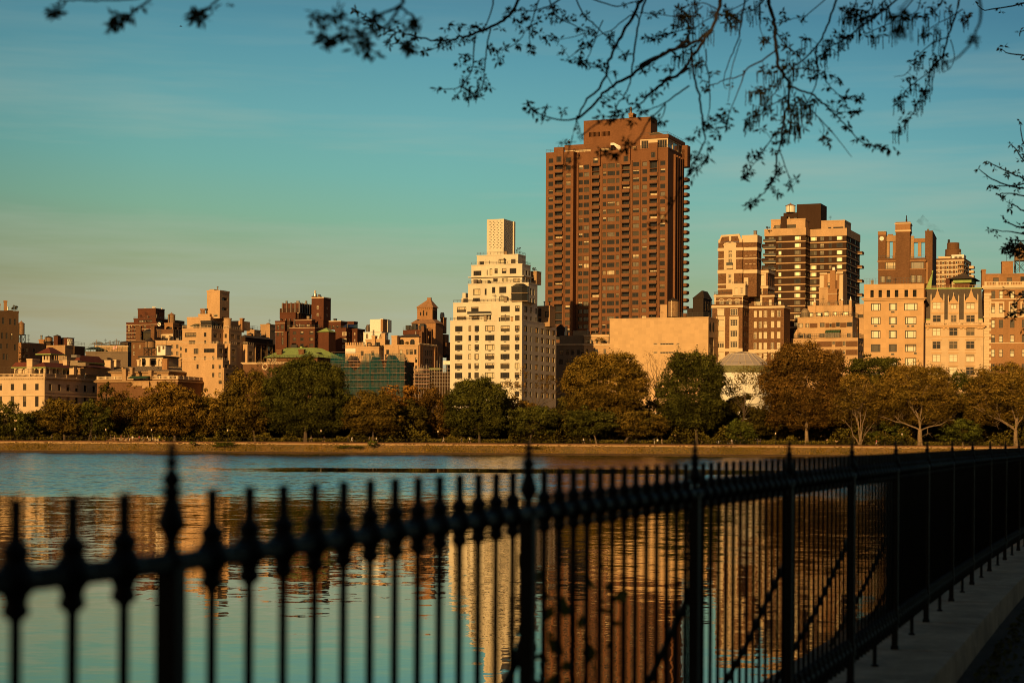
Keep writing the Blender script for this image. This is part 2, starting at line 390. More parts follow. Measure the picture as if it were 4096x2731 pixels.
    def chim(s, *a, **k): return s.solid('chimney', *a, **{**dict(cap=a[4]), **k})
    def hip(s, name, i, zt, mat, over=.7, top=None, inset=None, fascia=None):
        c = MB(); x0, x1, y0, y1, z = i['x0']-over, i['x1']+over, i['y0']-over, i['y1']+over, i['z1']+.02
        if fascia: c.box(x0-.05, x1+.05, y0-.05, y1+.05, z-.35, z+.03, fascia)
        c.hip(x0, x1, y0, y1, z+.04, zt, mat, inset, top); return c.build(name, s.root)
    def done(s):
        if s.rest.f: tag(s.rest.build('windows', s.root), kind='stuff')
        return s

def water_tank(label, zm, xl, xr, ytop, ybot, apex, Y, zfoot, mat='wood_tank', rmat='wood_dark', legs='dark_metal', group=None, phi=22, legbot=None):
    (ax, ay), (bx, by) = zm(xl, (ytop+ybot)/2), zm(xr, (ytop+ybot)/2); mx = (ax+bx)/2
    c = P(mx, ay, Y); r = (bx-ax)/2*Y/F
    zt, zb, za = P(mx, zm(0, ytop)[1], Y).z, P(mx, zm(0, ybot)[1], Y).z, P(mx, zm(0, apex)[1], Y).z
    root = empty('water_tank', (c.x, c.y, zfoot), math.radians(-phi), label, 'water tank', group)
    q = MB(); prof = []
    for k in range(7):
        z = zb+(zt-zb)*k/6-zfoot
        prof += [(r, z-.02), (r*1.015, z-.05), (r*1.015, z+.05), (r, z+.07)] if 0 < k < 6 else [(r*.98, z)]
    q.lathe(prof, 0, 0, mat, 20); q.build('tank', root, smooth=False)
    q = MB(); q.lathe([(r*1.12, zt-zfoot), (r*1.1, zt-zfoot+.12), (.12, za-zfoot), (.1, za-zfoot+.3)], 0, 0, rmat, 20); q.build('roof', root)
    if zb-zfoot > .5:
        q = MB(); L = zb-zfoot; w = r*.85
        for sx in (-1, 1):
            for sy in (-1, 1): q.box(sx*w-.13, sx*w+.13, sy*w-.13, sy*w+.13, 0, L-.3, legs)
        q.box(-w-.3, w+.3, -w-.3, w+.3, L-.3, L-.02, legs)
        for sy in (-1, 1):
            q.tube([(-w, sy*w, .2), (w, sy*w, L-.4)], .07, legs, 4); q.tube([(w, sy*w, .2), (-w, sy*w, L-.4)], .07, legs, 4)
            q.tube([(sy*w, -w, .2), (sy*w, w, L-.4)], .07, legs, 4); q.tube([(sy*w, w, .2), (sy*w, -w, L-.4)], .07, legs, 4)
        q.build('steel_frame', root)
    q = MB(); q.box(-.12, .12, -r-.28, -r-.1, .1, zt-zfoot+.2, legs); q.build('pipe', root)
    return root
# ================================================================== BUILDINGS, from the left of the view to the right
# ---- brown apartment house at the left edge
b = Bld('apartment_building', 'brown shaded apartment house cut off by the left edge, square chimney on its roof', Z1, 312, 290, 735, -17.5)
w = b.wins([(32,72,375,485),(155,192,393,495),(233,268,398,505),(20,52,628,733),(95,128,632,735),(178,210,640,745),(-5,38,812,900),(108,133,812,890),
            (238,268,822,925),(45,82,980,1080),(105,135,985,1085),(-60,-25,375,485),(-60,-20,630,735),(-60,-20,985,1085)], style='sash', pal='dark', bl=.1)
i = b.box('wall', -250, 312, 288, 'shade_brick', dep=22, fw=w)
b.chim(65, 118, 98, 270, 'orange_brick', y0=3); b.chim(-45, 5, 150, 270, 'orange_brick', y0=6)
b.solid('planter', 120, 220, 255, 275, 'wood_dark', y0=1, dep=.6); b.done(); B_APT = b
# ---- brick block with a fire escape and its tank
b = Bld('apartment_building', 'low sunlit brick block with zigzag fire escape behind the red roofed mansion', Z1, 495, 815, 775)
w = b.grid([(380,410),(430,460)], [(885,945),(995,1055),(1102,1150)], 900, 440, style='sash', pal='warm')
i = b.box('wall', 290, 495, 815, 'orange_brick', xs=775, fw=w, sw=b.sgrid([(555,580)], [(895,950)], 900, 495, 0))
c = MB()
for k in range(4):
    za, zb_ = b.Z(360, 960+k*105-105), b.Z(360, 960+k*105); x0, x1 = b.X(318, 960), b.X(412, 960)
    c.box(x0, x1, -1.2, -.1, zb_, zb_+.1, 'dark_metal'); c.box(x0, x1, -1.2, -1.15, zb_+.9, zb_+1, 'dark_metal')
    c.tube([(x0+.4, -.7, zb_), (x1-.6, -.7, za)] if k % 2 else [(x1-.6, -.7, zb_), (x0+.4, -.7, za)], .09, 'dark_metal', 4)
c.build('fire_escape', b.root); b.done()
water_tank('round timber water tank on tall steel legs beside the leftmost brown house', Z1, 300, 410, 485, 660, 437, 785, P(*Z1(360,815),785).z, mat='wood_tank', rmat='terracotta')
# ---- roofs behind: round tanks, brick stair tower
b = Bld('apartment_building', 'brown block carrying a brick stair tower with pointed roof between two round tanks', Z1, 1090, 870, 820)
i = b.box('wall', 640, 1090, 855, 'tan_brick', xs=1420); b.chim(650, 738, 745, 858, 'orange_brick', y0=2)
t = b.solid('stair_tower', 895, 965, 690, 858, 'red_brick', y0=2, xs=1020); b.hip('roof', t, b.Z(955, 660, 2), 'slate', .3)
t = b.solid('roof_house', 770, 845, 800, 858, 'shade_brick', y0=1, xs=890); b.hip('roof', t, b.Z(830, 768, 1), 'slate', .3)
t = b.solid('roof_house', 1150, 1250, 850, 990, 'shade_brick', y0=6, xs=1420); b.rail(t, 1.4, 2)
c = MB(); x, z = b.fr(694, 745, 3); c.lathe([(.45, z), (.45, z+1.6), (.6, z+1.7), (.6, z+2)], x, 3, 'silver', 10); c.build('flue', b.root); b.done()
water_tank('squat round tank with low cone roof left of the pointed stair tower', Z1, 750, 880, 712, 775, 684, 826, P(*Z1(800,800),826).z)
tk = water_tank('broad red tank painted with a black and white telephone sign', Z1, 1022, 1236, 722, 850, 716, 830, P(*Z1(1100,851),830).z, mat='red_brick', rmat='slate')
def text_mesh(txt, size, name='lettering', mat='dark_metal', extr=.0):
    cu = bpy.data.curves.new(name, 'FONT'); cu.body = txt; cu.size = size; cu.align_x = 'CENTER'; cu.extrude = extr; cu.resolution_u = 3
    ob = bpy.data.objects.new(name, cu); COL.objects.link(ob); dg = bpy.context.evaluated_depsgraph_get()
    me = bpy.data.meshes.new_from_object(ob.evaluated_get(dg)); bpy.data.objects.remove(ob); bpy.data.curves.remove(cu)
    me.materials.clear(); me.materials.append(MATS[mat]); return me
def wrap(me, r, a0, z0, xm=0):    # lay flat lettering round a tank
    for v in me.vertices:
        a = a0+(v.co.x-xm)/r; v.co = Vector((r*math.cos(a), r*math.sin(a), z0+v.co.y))
    return me
rr = 107*.23912*830/F
base = P(*Z1(1100,851),830).z; zt, zb_ = P(*Z1(1190,742),830).z-base, P(*Z1(1190,842),830).z-base
c = MB(); a0, a1 = math.radians(-90+22+12), math.radians(-90+22+85)
for k in range(12):
    u, v_ = a0+(a1-a0)*k/12, a0+(a1-a0)*(k+1)/12; R_ = rr*1.03
    c.poly([(R_*math.cos(u), R_*math.sin(u), zb_), (R_*math.cos(v_), R_*math.sin(v_), zb_), (R_*math.cos(v_), R_*math.sin(v_), zt), (R_*math.cos(u), R_*math.sin(u), zt)], 'white_paint')
sg = c.build('sign', tk); h = zt-zb_
for txt, zz, am in (('APART', zt-h*.47, 1.05), ('1-800', zb_+h*.08, 1.05)):
    me = wrap(text_mesh(txt, h*.55), rr*1.045, a0+(a1-a0)*.5+.12, zz); link('lettering', me, sg)
# ---- low brick building with canopy and roof pipes
b = Bld('apartment_building', 'low brick block with navy canopy, flag and pipe frames on its roof', Z1, 2140, 850, 815, 12)
i = b.box('wall', 1600, 2140, 862, 'tan_brick', dep=16, bands=((850,868,.25),), bandmat='pale_stone')
i2 = b.box('wall', 1430, 2140, 960, 'grey_stone', dep=9, y0=-7); b.rail(i2, 2.2, 1.2, 'awning_green'); b.rail(i, 1.2, 1.6)
c = MB(); x0, x1, z = b.X(1425, 895, -5), b.X(1712, 895, -5), b.Z(1560, 905, -5); zt = b.Z(1560, 868, -5)
c.hip(x0, x1, -6, -1, z, zt, 'awning_blue', 2.4); 
for q in (.03, .35, .65, .97): c.box(x0+(x1-x0)*q-.08, x0+(x1-x0)*q+.08, -5.6, -5.44, i2['z1'], z, 'awning_green')
c.build('canopy', b.root)
c = MB()
for xa, xb, y in ((1500,1760,822),(1545,1700,795),(1575,1720,808),(1760,1855,798),(1870,2010,780),(1800,2091,845),(1640,2091,832)):
    x0, x1, z = b.X(xa, y, 2), b.X(xb, y, 2), b.Z(1800, y, 2); c.box(x0, x1, 1.9, 2.1, z-.1, z+.1, 'dark_metal'); c.box(x0+.5, x1-.8, 3.4, 3.6, z+.25, z+.4, 'dark_metal')
for xp, y in ((1618,750),(1840,762),(1945,735),(1580,800),(1700,800),(1980,780),(2060,800)):
    x, z = b.fr(xp, y, 2); c.box(x-.12, x+.12, 1.9, 2.14, i['z1'], z, 'steel_tube')
    c.tube([(x, 2, z), (x-4, 2, z-2.6)], .03, 'dark_metal', 3); c.tube([(x, 2, z), (x+4, 2, z-2.6)], .03, 'dark_metal', 3)
c.build('pipe_frame', b.root)
t = b.solid('roof_house', 2010, 2140, 790, 850, 'shade_brick', y0=5, dep=6); b.hip('roof', t, b.Z(2080, 765, 5), 'slate', .3)
b.done()
m, nt, out = newmat('flag_cloth')
tc = nd(nt, 'ShaderNodeTexCoord'); wv = nd(nt, 'ShaderNodeTexWave', Scale=1.6, _bands_direction='Z'); nt.links.new(tc.outputs['Object'], wv.inputs['Vector'])
col = mixc(nt, ramp(nt, wv.outputs[0], [(.45, 0), (.55, 1)]), (.5,.05,.05), (.75,.68,.6)); d = nd(nt, 'ShaderNodeBsdfDiffuse'); nt.links.new(col, d.inputs[0]); nt.links.new(d.outputs[0], out.inputs[0])
r = empty('flag', P(*Z1(1960,955),806), 0, 'red and white striped flag flying in front of the pipe frames', 'flag')
c = MB(); c.tube([(0,0,0),(0,0,3.2)], .05, 'dark_metal', 6); c.build('pole', r)
c = MB(); n = 8
for k in range(n):
    x, x2 = -k*.24, -(k+1)*.24; y, y2 = .25*math.sin(k*.9), .25*math.sin((k+1)*.9)
    c.poly([(x2, y2, 1.75-.1*(k+1)), (x, y, 1.75-.1*k), (x, y, 3.1-.1*k), (x2, y2, 3.1-.1*(k+1))], 'awning_blue' if k < 3 and False else 'flag_cloth')
c.box(-.8, -.02, .28, .30, 2.35, 3.0, 'awning_blue'); c.build('cloth', r)

# ---- limestone mansion with red tile roofs (left front)
b = Bld('mansion', 'pale limestone mansion with balustrade and red tiled roof loggia beside the left edge', ZA, 373, 870, 700)
up, lo = (908,962), (1012,1100)
w = b.grid([(90,118),(193,220),(294,323),(-8,17),(-110,-82)], [up, lo], 935, 308, style='grid', pal='mix', fm='frame_dark')
sw = b.sgrid([(407,432),(483,508),(556,583),(630,656),(702,728),(775,800),(846,870),(918,942)], [up, lo], 945, 308, 0, style='none', pal='dark', rec=.45)
i = b.box('wall', -260, 373, 866, 'limestone', xs=1050, fw=w, sw=sw, cap=0)
for (a, c_, p) in ((852,862,.75),(862,868,.45),(868,874,.2),(977,981,.12),(1005,1011,.3)): b.band(i, b.Z(373,c_), b.Z(373,a), p, 'limestone')
c = MB(); zd = b.Z(373, 868)
for k in range(int((i['x1']-i['x0'])/.8)): q = i['x0']+k*.8; c.box(q, q+.4, -.62, -.45, zd+.02, zd+.36, 'limestone')
for k in range(int(i['y1']/.8)): q = k*.8; c.box(.45, .62, q, q+.4, zd+.02, zd+.36, 'limestone')
c.build('dentil_course', b.root)
b.balus(i, b.Z(373, 851), b.Z(373, 823), 'limestone', pr=.35, pier=6.5)
c = MB(); zt, zb_ = b.Z(373, 766), b.Z(373, 822)
for k in range(12): q = i['x0']+k*(i['x1']-i['x0'])/11; c.box(q-.05, q+.05, .6, .7, zb_, zt, 'steel_tube')
for k in range(1, 14): q = k*i['y1']/13; c.box(-.75, -.65, q-.05, q+.05, zb_, zt, 'steel_tube')
for z in (zt-.1, (zt+zb_)/2): c.box(i['x0'], -.7, .63, .67, z, z+.06, 'steel_tube'); c.box(-.72, -.68, .7, i['y1'], z, z+.06, 'steel_tube')
c.build('roof_fence', b.root)
def arch(c, x0, x1, z0, zs, y, mat, top, ax='f', X=0):
    """spandrel that turns the top of a square opening into a round arch"""
    r = (x1-x0)/2; m_ = (x0+x1)/2; pts = [(x0, top), (x0, zs)]
    pts = [(x0, zs)]+[(m_-r*math.cos(math.pi*k/8), zs+r*math.sin(math.pi*k/8)) for k in range(1, 8)]+[(x1, zs), (x1, top), (x0, top)]
    f = (lambda p: (p[0], y, p[1])) if ax == 'f' else (lambda p: (X, p[0], p[1]))
    pa = pts[:5]+[(m_, top), (x0, top)]; pb = pts[4:9]+[(x1, top), (m_, top)]
    c.poly([f(p) for p in pa], mat); c.poly([f(p) for p in pb], mat)
def loggia(nm, xl, xr, xs, ye, yb, fcen, scen, hw, y0, roofz, zm=Z1):
    b.z = zm
    fx = [(q-hw, q+hw) for q in fcen]; w = b.grid(fx, [(1228, 1318)], 1270, xr, y0, style='none', pal='open', rec=1.6)
    x1 = b.X(xr, ye, y0); sw = b.sgrid([(q-hw*.8, q+hw*.8) for q in scen], [(1228, 1318)], 1275, xr, x1, y0, style='none', pal='open', rec=1.2) if scen else []
    i = b.box('loggia_wall', xl, xr, ye, 'pale_stone', xs=xs, y0=y0, bot=1345, fw=w, sw=sw, cap=0)
    c = MB()
    for q in w: x0, x1_, z0, z1 = q['r']; arch(c, x0, x1_, z0, z1-(x1_-x0)/2, y0+.04, 'pale_stone', z1+.02)
    for q in sw: x0, x1_, z0, z1 = q['r']; arch(c, x0, x1_, z0, max(z0, z1-(x1_-x0)/2), 0, 'pale_stone', z1+.02, 's', i['x1']-.04)
    c.build('arch', b.root); b.hip('roof', i, b.Z(xr, roofz, y0+3), 'red_tile', .8, fascia='copper_green'); return i
loggia('a', 238, 450, 470, 1205, 1345, [292, 398], [], 37, 4, 1128)
loggia('b', 545, 758, 1225, 1205, 1345, [608, 708], [800, 910, 962, 1075, 1150], 37, 4, 1122)
b.chim(445, 540, 1068, 1345, 'limestone', y0=3, xs=660); b.chim(1055, 1120, 1090, 1170, 'limestone', y0=12, xs=1160)
b.chim(1160, 1235, 1165, 1330, 'limestone', y0=16, xs=1275); b.chim(1440, 1488, 1182, 1330, 'limestone', y0=30, xs=1525)
b.chim(1750, 1850, 1092, 1330, 'limestone', y0=60, xs=1905, dep=3); b.chim(1905, 1945, 1085, 1200, 'pale_stone', y0=75, dep=3)
t = b.solid('roof_pavilion', 1290, 1440, 1205, 1330, 'tan_brick', y0=24, xs=1850); b.hip('roof', t, b.Z(1440, 1172, 26), 'red_tile', .7)
t = b.solid('roof_pavilion', 1275, 1330, 1118, 1200, 'grey_stone', y0=26, xs=1700); b.hip('roof', t, b.Z(1330, 1008, 28), 'red_tile', .9, fascia='copper_green')
# belvedere
y0 = 15; t = b.solid('belvedere_base', 705, 830, 1085, 1330, 'pale_stone', y0=y0, xs=985)
c = MB(); za, zb_ = b.Z(830, 985, y0), b.Z(830, 1086, y0)
for q in np.linspace(t['x0']+.35, t['x1']-.35, 3): c.box(q-.3, q+.3, y0, y0+.6, zb_, za, 'pale_stone')
for q in np.linspace(t['y0']+.5, t['y1']-.5, 5): c.lathe([(.36, zb_), (.28, zb_+.2), (.25, za-.3), (.38, za-.1), (.38, za)], t['x1']-.4, q, 'pale_stone', 10)
c.box(t['x0']+1.5, t['x1']-1.6, y0+1.5, t['y1']-1, zb_, za, 'shade_brick'); c.build('column', b.root)
t2 = dict(t, z1=za); b.hip('roof', t2, b.Z(800, 876, y0+3), 'red_tile', 1.8, fascia='copper_green')
c = MB()
for xa, xb, ya, yb, mt in ((985,1055,1022,1090,'zinc'),(1060,1120,1022,1090,'zinc'),(1160,1300,1092,1180,'zinc'),(1300,1430,1130,1185,'zinc'),(1190,1280,1000,1040,'silver')):
    y = 14; x0, z1 = b.fr(xa, ya, y); x1, z0 = b.fr(xb, yb, y); c = MB(); c.box(x0, x1, y, y+2.5, z0, z1, mt)
    c.lathe([(.55, 0), (.55, .18)], 0, 0, 'silver', 14) if False else None
    c.build('ventilation_unit', b.root)
b.done()

# ---- stone mansion with ribbed metal roof
b = Bld('mansion', 'ornate shadowed stone mansion with ribbed metal roof, chimneys and roof terrace behind orange tree', Z2, 935, 1275, 715)
i = b.box('wall', -20, 935, 1276, 'tan_brick', xs=1465, fw=b.wins([(690,740,1300,1330),(740,790,1335,1380),(950,1000,1335,1345)], style='none', pal='dark'), cap=0,
          sw=b.sgrid([(1010,1050),(1120,1160),(1230,1270),(1330,1370)], [(1325,1350)], 1340, 935, 0, style='none', pal='warm'))
for a, c_, p in ((1276,1290,.9),(1290,1298,.5),(1310,1314,.2)): b.band(i, b.Z(935,c_), b.Z(935,a), p, 'tan_brick')
c = MB(); d = 6.5; zt = b.Z(990, 1192, d); x0, x1, y0, y1 = i['x0']-1.5, 1.0, -1.0, i['y1']+1
c.hip(x0, x1, y0, y1, i['z1'], zt, 'zinc', top=(x0+d, x1-d, y0+d, y1-d))
for k in range(int((x1-x0)/1.1)):
    q = x0+k*1.1; c.tube([(q, y0, i['z1']+.06), (min(max(q, x0+d), x1-d), y0+d, zt+.06)], .06, 'zinc', 4)
for k in range(int((y1-y0)/1.1)):
    q = y0+k*1.1; c.tube([(x1, q, i['z1']+.06), (x1-d, min(max(q, y0+d), y1-d), zt+.06)], .06, 'zinc', 4)
c.build('roof', b.root)
b.chim(828, 915, 1068, 1270, 'orange_brick', y0=1, xs=938); b.chim(1310, 1365, 1085, 1230, 'pale_stone', y0=20, xs=1405)
b.chim(410, 450, 1085, 1185, 'pale_stone', y0=9, xs=468); b.chim(558, 620, 1060, 1185, 'pale_stone', y0=9, xs=640); b.chim(735, 768, 1075, 1185, 'pale_stone', y0=9, xs=782)
t = b.solid('roof_terrace', 455, 845, 1036, 1190, 'pale_stone', y0=13, xs=1105); b.band(t, t['z1']-.1, t['z1']+.5, .5, 'dark_metal', 'roof_slab')
c = MB(); 
for xa, xb in ((495,555),(640,735)): c = MB(); x0, x1 = b.X(xa, 1110, 12.9), b.X(xb, 1110, 12.9); c.box(x0, x1, 12.8, 13.1, b.Z(600,1170,13), b.Z(600,1055,13), 'dark_opening'); c.build('door', b.root)
c.build('door', b.root) if False else None
for xa, xb, ya in ((1105,1150,1085),(1200,1280,1095)): b.solid('roof_house', xa, xb, ya, 1200, 'tan_brick', y0=18, dep=2)
i2 = b.box('terrace_wall', -260, 1090, 1402, 'brown_brick', xs=1540, y0=-6, cap=0)  # darker brick stands in for the shade over this wall
for a, c_, p in ((1402,1412,.4),(1428,1446,.9),(1446,1456,.5)): b.band(i2, b.Z(1090,c_,-6), b.Z(1090,a,-6), p, 'tan_brick')
b.balus(i2, b.Z(1090,1403,-6), b.Z(1090,1352,-6), 'pale_stone', pr=.2, pier=4)
for xa, xb, ya, yb in ((160,222,1242,1440),(290,332,1215,1330),(600,650,1262,1410),(320,490,1440,1520),(495,610,1425,1560),(640,740,1440,1560)): b.chim(xa, xb, ya, yb, 'tan_brick', y0=-7, dep=1.6)
b.chim(1600, 1720, 1455, 1600, 'orange_brick', y0=16, xs=1738, refx=1720); b.chim(1905, 1990, 1470, 1600, 'orange_brick', y0=20, xs=2010)
c = MB(); x0, z0 = b.fr(285, 1395, -9); x1, z1 = b.fr(590, 1350, -9); c.prism([(x0,-10.5),(x1,-10.5),(x1,-7.5),(x0,-7.5)], z0, z1, 'awning_green', [(x0,-8),(x1,-8),(x1,-7.5),(x0,-7.5)]); c.build('awning', b.root)
t = b.solid('roof_house', 1470, 1640, 1340, 1600, 'shade_brick', y0=14, xs=1760); b.hip('roof', t, b.Z(1560,1305,14), 'slate', .6)
b.done()

# ---- red brick block with dishes
b = Bld('apartment_building', 'tall red brick block with white bands and dishes on its flat penthouse', Z2, 745, 470, 850)
w = b.grid([(257,286),(301,321),(354,380),(398,420),(440,470),(520,560),(640,690)], [(505,557),(570,615),(630,672),(690,732),(752,800)], 540, 370, style='sash', pal='warm', bl=.6)
i = b.box('wall', 232, 745, 466, 'red_brick', xs=1245, fw=w, bands=((486,492,.15),(562,567,.15),(625,630,.15),(683,688,.15),(744,750,.15)))
g = b.grid([(435,535),(540,665)], [(415,458)], 435, 600, 5, style='five', pal='bright', bl=0)
i = b.box('penthouse_wall', 355, 725, 400, 'red_brick', xs=925, y0=5, bot=470, fw=g, sw=b.sgrid([(760,850)], [(420,462)], 440, 700, b.X(725,400,5), 5, style='five', pal='warm')); b.rail(i, .9, 2)
i = b.box('bulkhead', 424, 722, 237, 'red_brick', xs=872, y0=9, bot=400, sw=b.sgrid([(758,782)], [(293,325)], 310, 700, b.X(722,300,9), 9, style='cas2', pal='dark'))
def dish(px, py, r, y0):
    c = MB(); x, z = b.fr(px, py, y0); R = r*.23912*850/F; b0 = len(c.v); n = 20
    ring = [(R*k/5, -.35*R*(k/5)**2) for k in range(6)]
    for rr_, dd in ring:
        for k in range(n): a = 2*math.pi*k/n; c.v.append((x+rr_*math.cos(a), y0+dd, z+rr_*math.sin(a)))
    kk = c.mi('white_paint')
    for j in range(5):
        for k in range(n): c.f.append((b0+j*n+k, b0+j*n+(k+1)%n, b0+(j+1)*n+(k+1)%n, b0+(j+1)*n+k)); c.m.append(kk)
    c.tube([(x, y0-.2, z), (x, y0-R*1.1, z)], R*.07, 'dark_metal', 6); c.lathe([(R*.22, z-R*.25), (R*.22, z+R*.25)], x, y0-R*1.1, 'dark_metal', 10); c.tube([(x, y0+.1, z), (x, y0+1, z-R*1.6)], .1, 'dark_metal', 6)
    c.build('satellite_dish', b.root)
dish(787, 488, 34, -2)
for q in (538, 597, 650, 503): dish(q, 388 if q != 503 else 440, 7, 6 if q != 503 else 4)
for q in (672, 690, 710, 825, 545): dish(q, 205 if q > 600 and q < 800 else 225, 12, 10)
t = b.solid('roof_house', 870, 1020, 415, 470, 'shade_brick', y0=20, xs=1205); b.done()
# ---- arched tank base building
b = Bld('apartment_building', 'brown block with arched tank house on its roof and scaffolded penthouse', Z2, 1015, 590, 800)
i = b.box('wall', 738, 1015, 588, 'brown_brick', xs=1168, fw=b.wins([(835,885,682,765),(945,985,682,765)], style='cas2', pal='mix', fm='frame_tan'))
c = MB(); x0, z0 = b.fr(808, 766, -.2); x1, z1 = b.fr(1012, 650, -.2)
c.wall((x0, -.2), (1, 0), 0, x1-x0, z0, z1, [(b.X(832,720,-.2)-x0, b.X(888,720,-.2)-x0, z0, b.Z(860,680,-.2)), (b.X(942,720,-.2)-x0, b.X(988,720,-.2)-x0, z0, b.Z(860,680,-.2))], (0, 1), .2, 'pale_stone'); c.build('door_surround', b.root)
y0 = 2; t = b.grid([(893,970)], [(525,582)], 550, 960, y0, style='none', pal='open', rec=1.5)
i2 = b.box('tank_house', 870, 1012, 482, 'orange_brick', xs=1112, y0=y0, bot=588, fw=t, sw=b.sgrid([(1030,1092)], [(530,582)], 560, 960, b.X(1012,530,y0), y0, style='none', pal='open', rec=1.2))
c = MB(); q = t[0]['r']; arch(c, q[0], q[1], q[2], q[3]-(q[1]-q[0])*.45, y0+.03, 'orange_brick', q[3]+.02); c.build('arch', b.root)
c = MB()
for xa in (745, 775, 805, 1022, 1060, 1100, 1140, 1165):
    y = -1.2 if xa < 900 else None
    if y: x = b.X(xa, 680, y); c.box(x-.06, x+.06, y, y+.12, b.Z(800,772), b.Z(800,575), 'steel_tube')
    else: yy = b.sd(xa, 680, 1.0)[0]; c.box(.95, 1.05, yy, yy+.1, b.Z(1015,772), b.Z(1015,575), 'steel_tube')
for y in range(590, 780, 30): x0, x1 = b.X(742, y, -1.2), b.X(808, y, -1.2); z = b.Z(800, y); c.box(x0, x1, -1.18, -1.1, z, z+.08, 'steel_tube'); c.box(.97, 1.03, .5, i['y1'], z, z+.08, 'steel_tube')
c.build('scaffold', b.root); b.done()
water_tank('tall pale timber tank with cone roof standing on the arched brick tank house', Z2, 928, 1048, 338, 480, 298, 806, P(*Z2(985,482),806).z, rmat='terracotta')
# ---- beige block behind white shed
b = Bld('apartment_building', 'flat pale brick block behind the small white roof shed', Z2, 1168, 790, 770, 10)
b.box('wall', 720, 1168, 776, 'beige_brick', dep=14, fw=b.wins([(985,1015,830,890),(1066,1102,830,890),(1130,1160,857,925),(985,1015,940,1000),(1066,1102,942,1005),(1130,1160,975,1045)], style='sash', pal='warm', bl=.5), bands=((776,786,.3),)); b.done()
# ---- brown chimneyed block
b = Bld('apartment_building', 'brown brick block with twin dark chimneys and a glazed gable between them', Z2, 735, 780, 782)
i = b.box('wall', 318, 720, 772, 'brown_brick', xs=760, fw=b.wins([(342,370,835,895),(342,370,945,1005),(440,470,835,895)], style='sash', pal='mix', fm='frame_white'), bands=((765,778,.5),), bandmat='slate')
b.chim(388, 470, 527, 775, 'brown_brick', y0=2, xs=488); b.chim(638, 700, 520, 775, 'brown_brick', y0=2, xs=738)
g = b.wins([(500,625,632,740)], y0=4, style='five', pal='bright', bl=0); t = b.box('glass_gable', 490, 636, 620, 'dark_metal', dep=5, y0=4, bot=775, fw=g); b.hip('roof', t, b.Z(560,560,4), 'dark_metal', .1)
b.done()
water_tank('barrel water tank with black cone roof on crossed dark steel legs', Z2, 545, 715, 780, 882, 725, 745, P(*Z2(620,1012),745).z)
b = Bld('roof_shed', 'small white roof shed with flat top right of the barrel water tank', Z2, 885, 850, 742, cat='shed', zg=P(*Z2(885,1005),742).z)
i = b.box('wall', 742, 885, 845, 'white_paint', xs=985, fw=b.wins([(762,803,857,955),(835,870,852,908)], style='cas2', pal='mix', fm='frame_tan'), cap=.25, capmat='dark_metal'); b.done()

# ---- stepped beige apartment house
b = Bld('apartment_building', 'stepped beige apartment house with a tall plain brick tower on top', Z2, 1655, 570, 722)
kw = dict(pal='mix', bl=.4)
w = b.wins([(1212,1402,630,702)], style='four', pal='warm', bl=.8)+b.wins([(1530,1570,627,698),(1535,1566,757,820)], style='plain', **kw)+b.wins([(1275,1385,762,828)], style='cas2', **kw)
i = b.box('wall', 1168, 1655, 568, 'beige_brick', xs=1862, fw=w, sw=b.sgrid([(1690,1750),(1800,1816)], [(632,704)], 668, 1550, 0, **kw)); b.rail(i, 1.1, 1.5, 'frame_white')
ym2 = i['y1']-.3
w2 = b.grid([(1875,1912)], [(648,718),(775,812)], 690, 1912, ym2, style='plain', pal='warm')
x2 = b.X(1950, 600, ym2); i = b.box('wall', 1855, 1950, 580, 'beige_brick', xs=2162, y0=ym2, fw=w2, sw=b.sgrid([(1980,2035),(2087,2135)], [(652,724),(778,826)], 690, 1950, x2, ym2, **kw)); b.rail(i, 1.1, 1.5, 'frame_white')
y3 = -.25
w3 = b.wins([(1210,1248,895,955),(1358,1437,895,985),(1360,1400,1025,1090),(1530,1566,1022,1090),(1667,1702,1020,1090)], y0=y3, style='cas2', **kw)+b.wins([(1528,1708,895,963)], y0=y3, style='four', **kw)
x3 = b.X(1750, 830, y3); i = b.box('wall', 1166, 1750, 832, 'beige_brick', xs=1855, y0=y3, fw=w3, sw=b.sgrid([(1785,1838)], [(895,966),(1022,1092)], 930, 1600, x3, y3, **kw)); b.rail(i, .9, 1.5, 'frame_white')
y4 = ym2-1; w4 = b.grid([(1880,1922)], [(898,974),(1025,1095),(1160,1230)], 935, 1922, y4, style='plain', pal='warm')
x4 = b.X(1970, 835, y4); i = b.box('wall', 1850, 1970, 832, 'beige_brick', xs=2078, y0=y4, fw=w4, sw=b.sgrid([(1998,2050)], [(905,976),(1030,1100),(1170,1236),(1305,1376)], 940, 1970, x4, y4, **kw)); b.rail(i, .9, 1.5, 'frame_white')
y5 = -.5; w5 = b.wins([(1405,1440,1160,1235),(1667,1703,1158,1232),(1777,1813,1158,1232),(1667,1703,1300,1372),(1775,1813,1298,1372),(1775,1830,1425,1485)], y0=y5, style='cross', **kw)
x5 = b.X(1845, 1105, y5); i = b.box('wall', 1164, 1845, 1102, 'beige_brick', xs=1950, y0=y5, fw=w5, sw=b.sgrid([(1880,1930)], [(1160,1232)], 1195, 1800, x5, y5, **kw)); b.rail(i, .9, 1.5, 'frame_white')
y6 = -.75; x6 = b.X(1866, 1240, y6); i = b.box('wall', 1850, 1866, 1238, 'beige_brick', xs=2100, y0=y6, sw=b.sgrid([(1898,1950),(1990,2045)], [(1300,1372),(1425,1482)], 1335, 1866, x6, y6, **kw))
y7 = y4+12; x7 = b.X(2257, 850, y7); i = b.box('wall', 2145, 2257, 845, 'beige_brick', xs=2367, y0=y7, sw=b.sgrid([(2287,2337)], [(932,1006),(1055,1126),(1195,1255)], 960, 2257, x7, y7, **kw)); b.rail(i, 1, 1.4, 'frame_white')
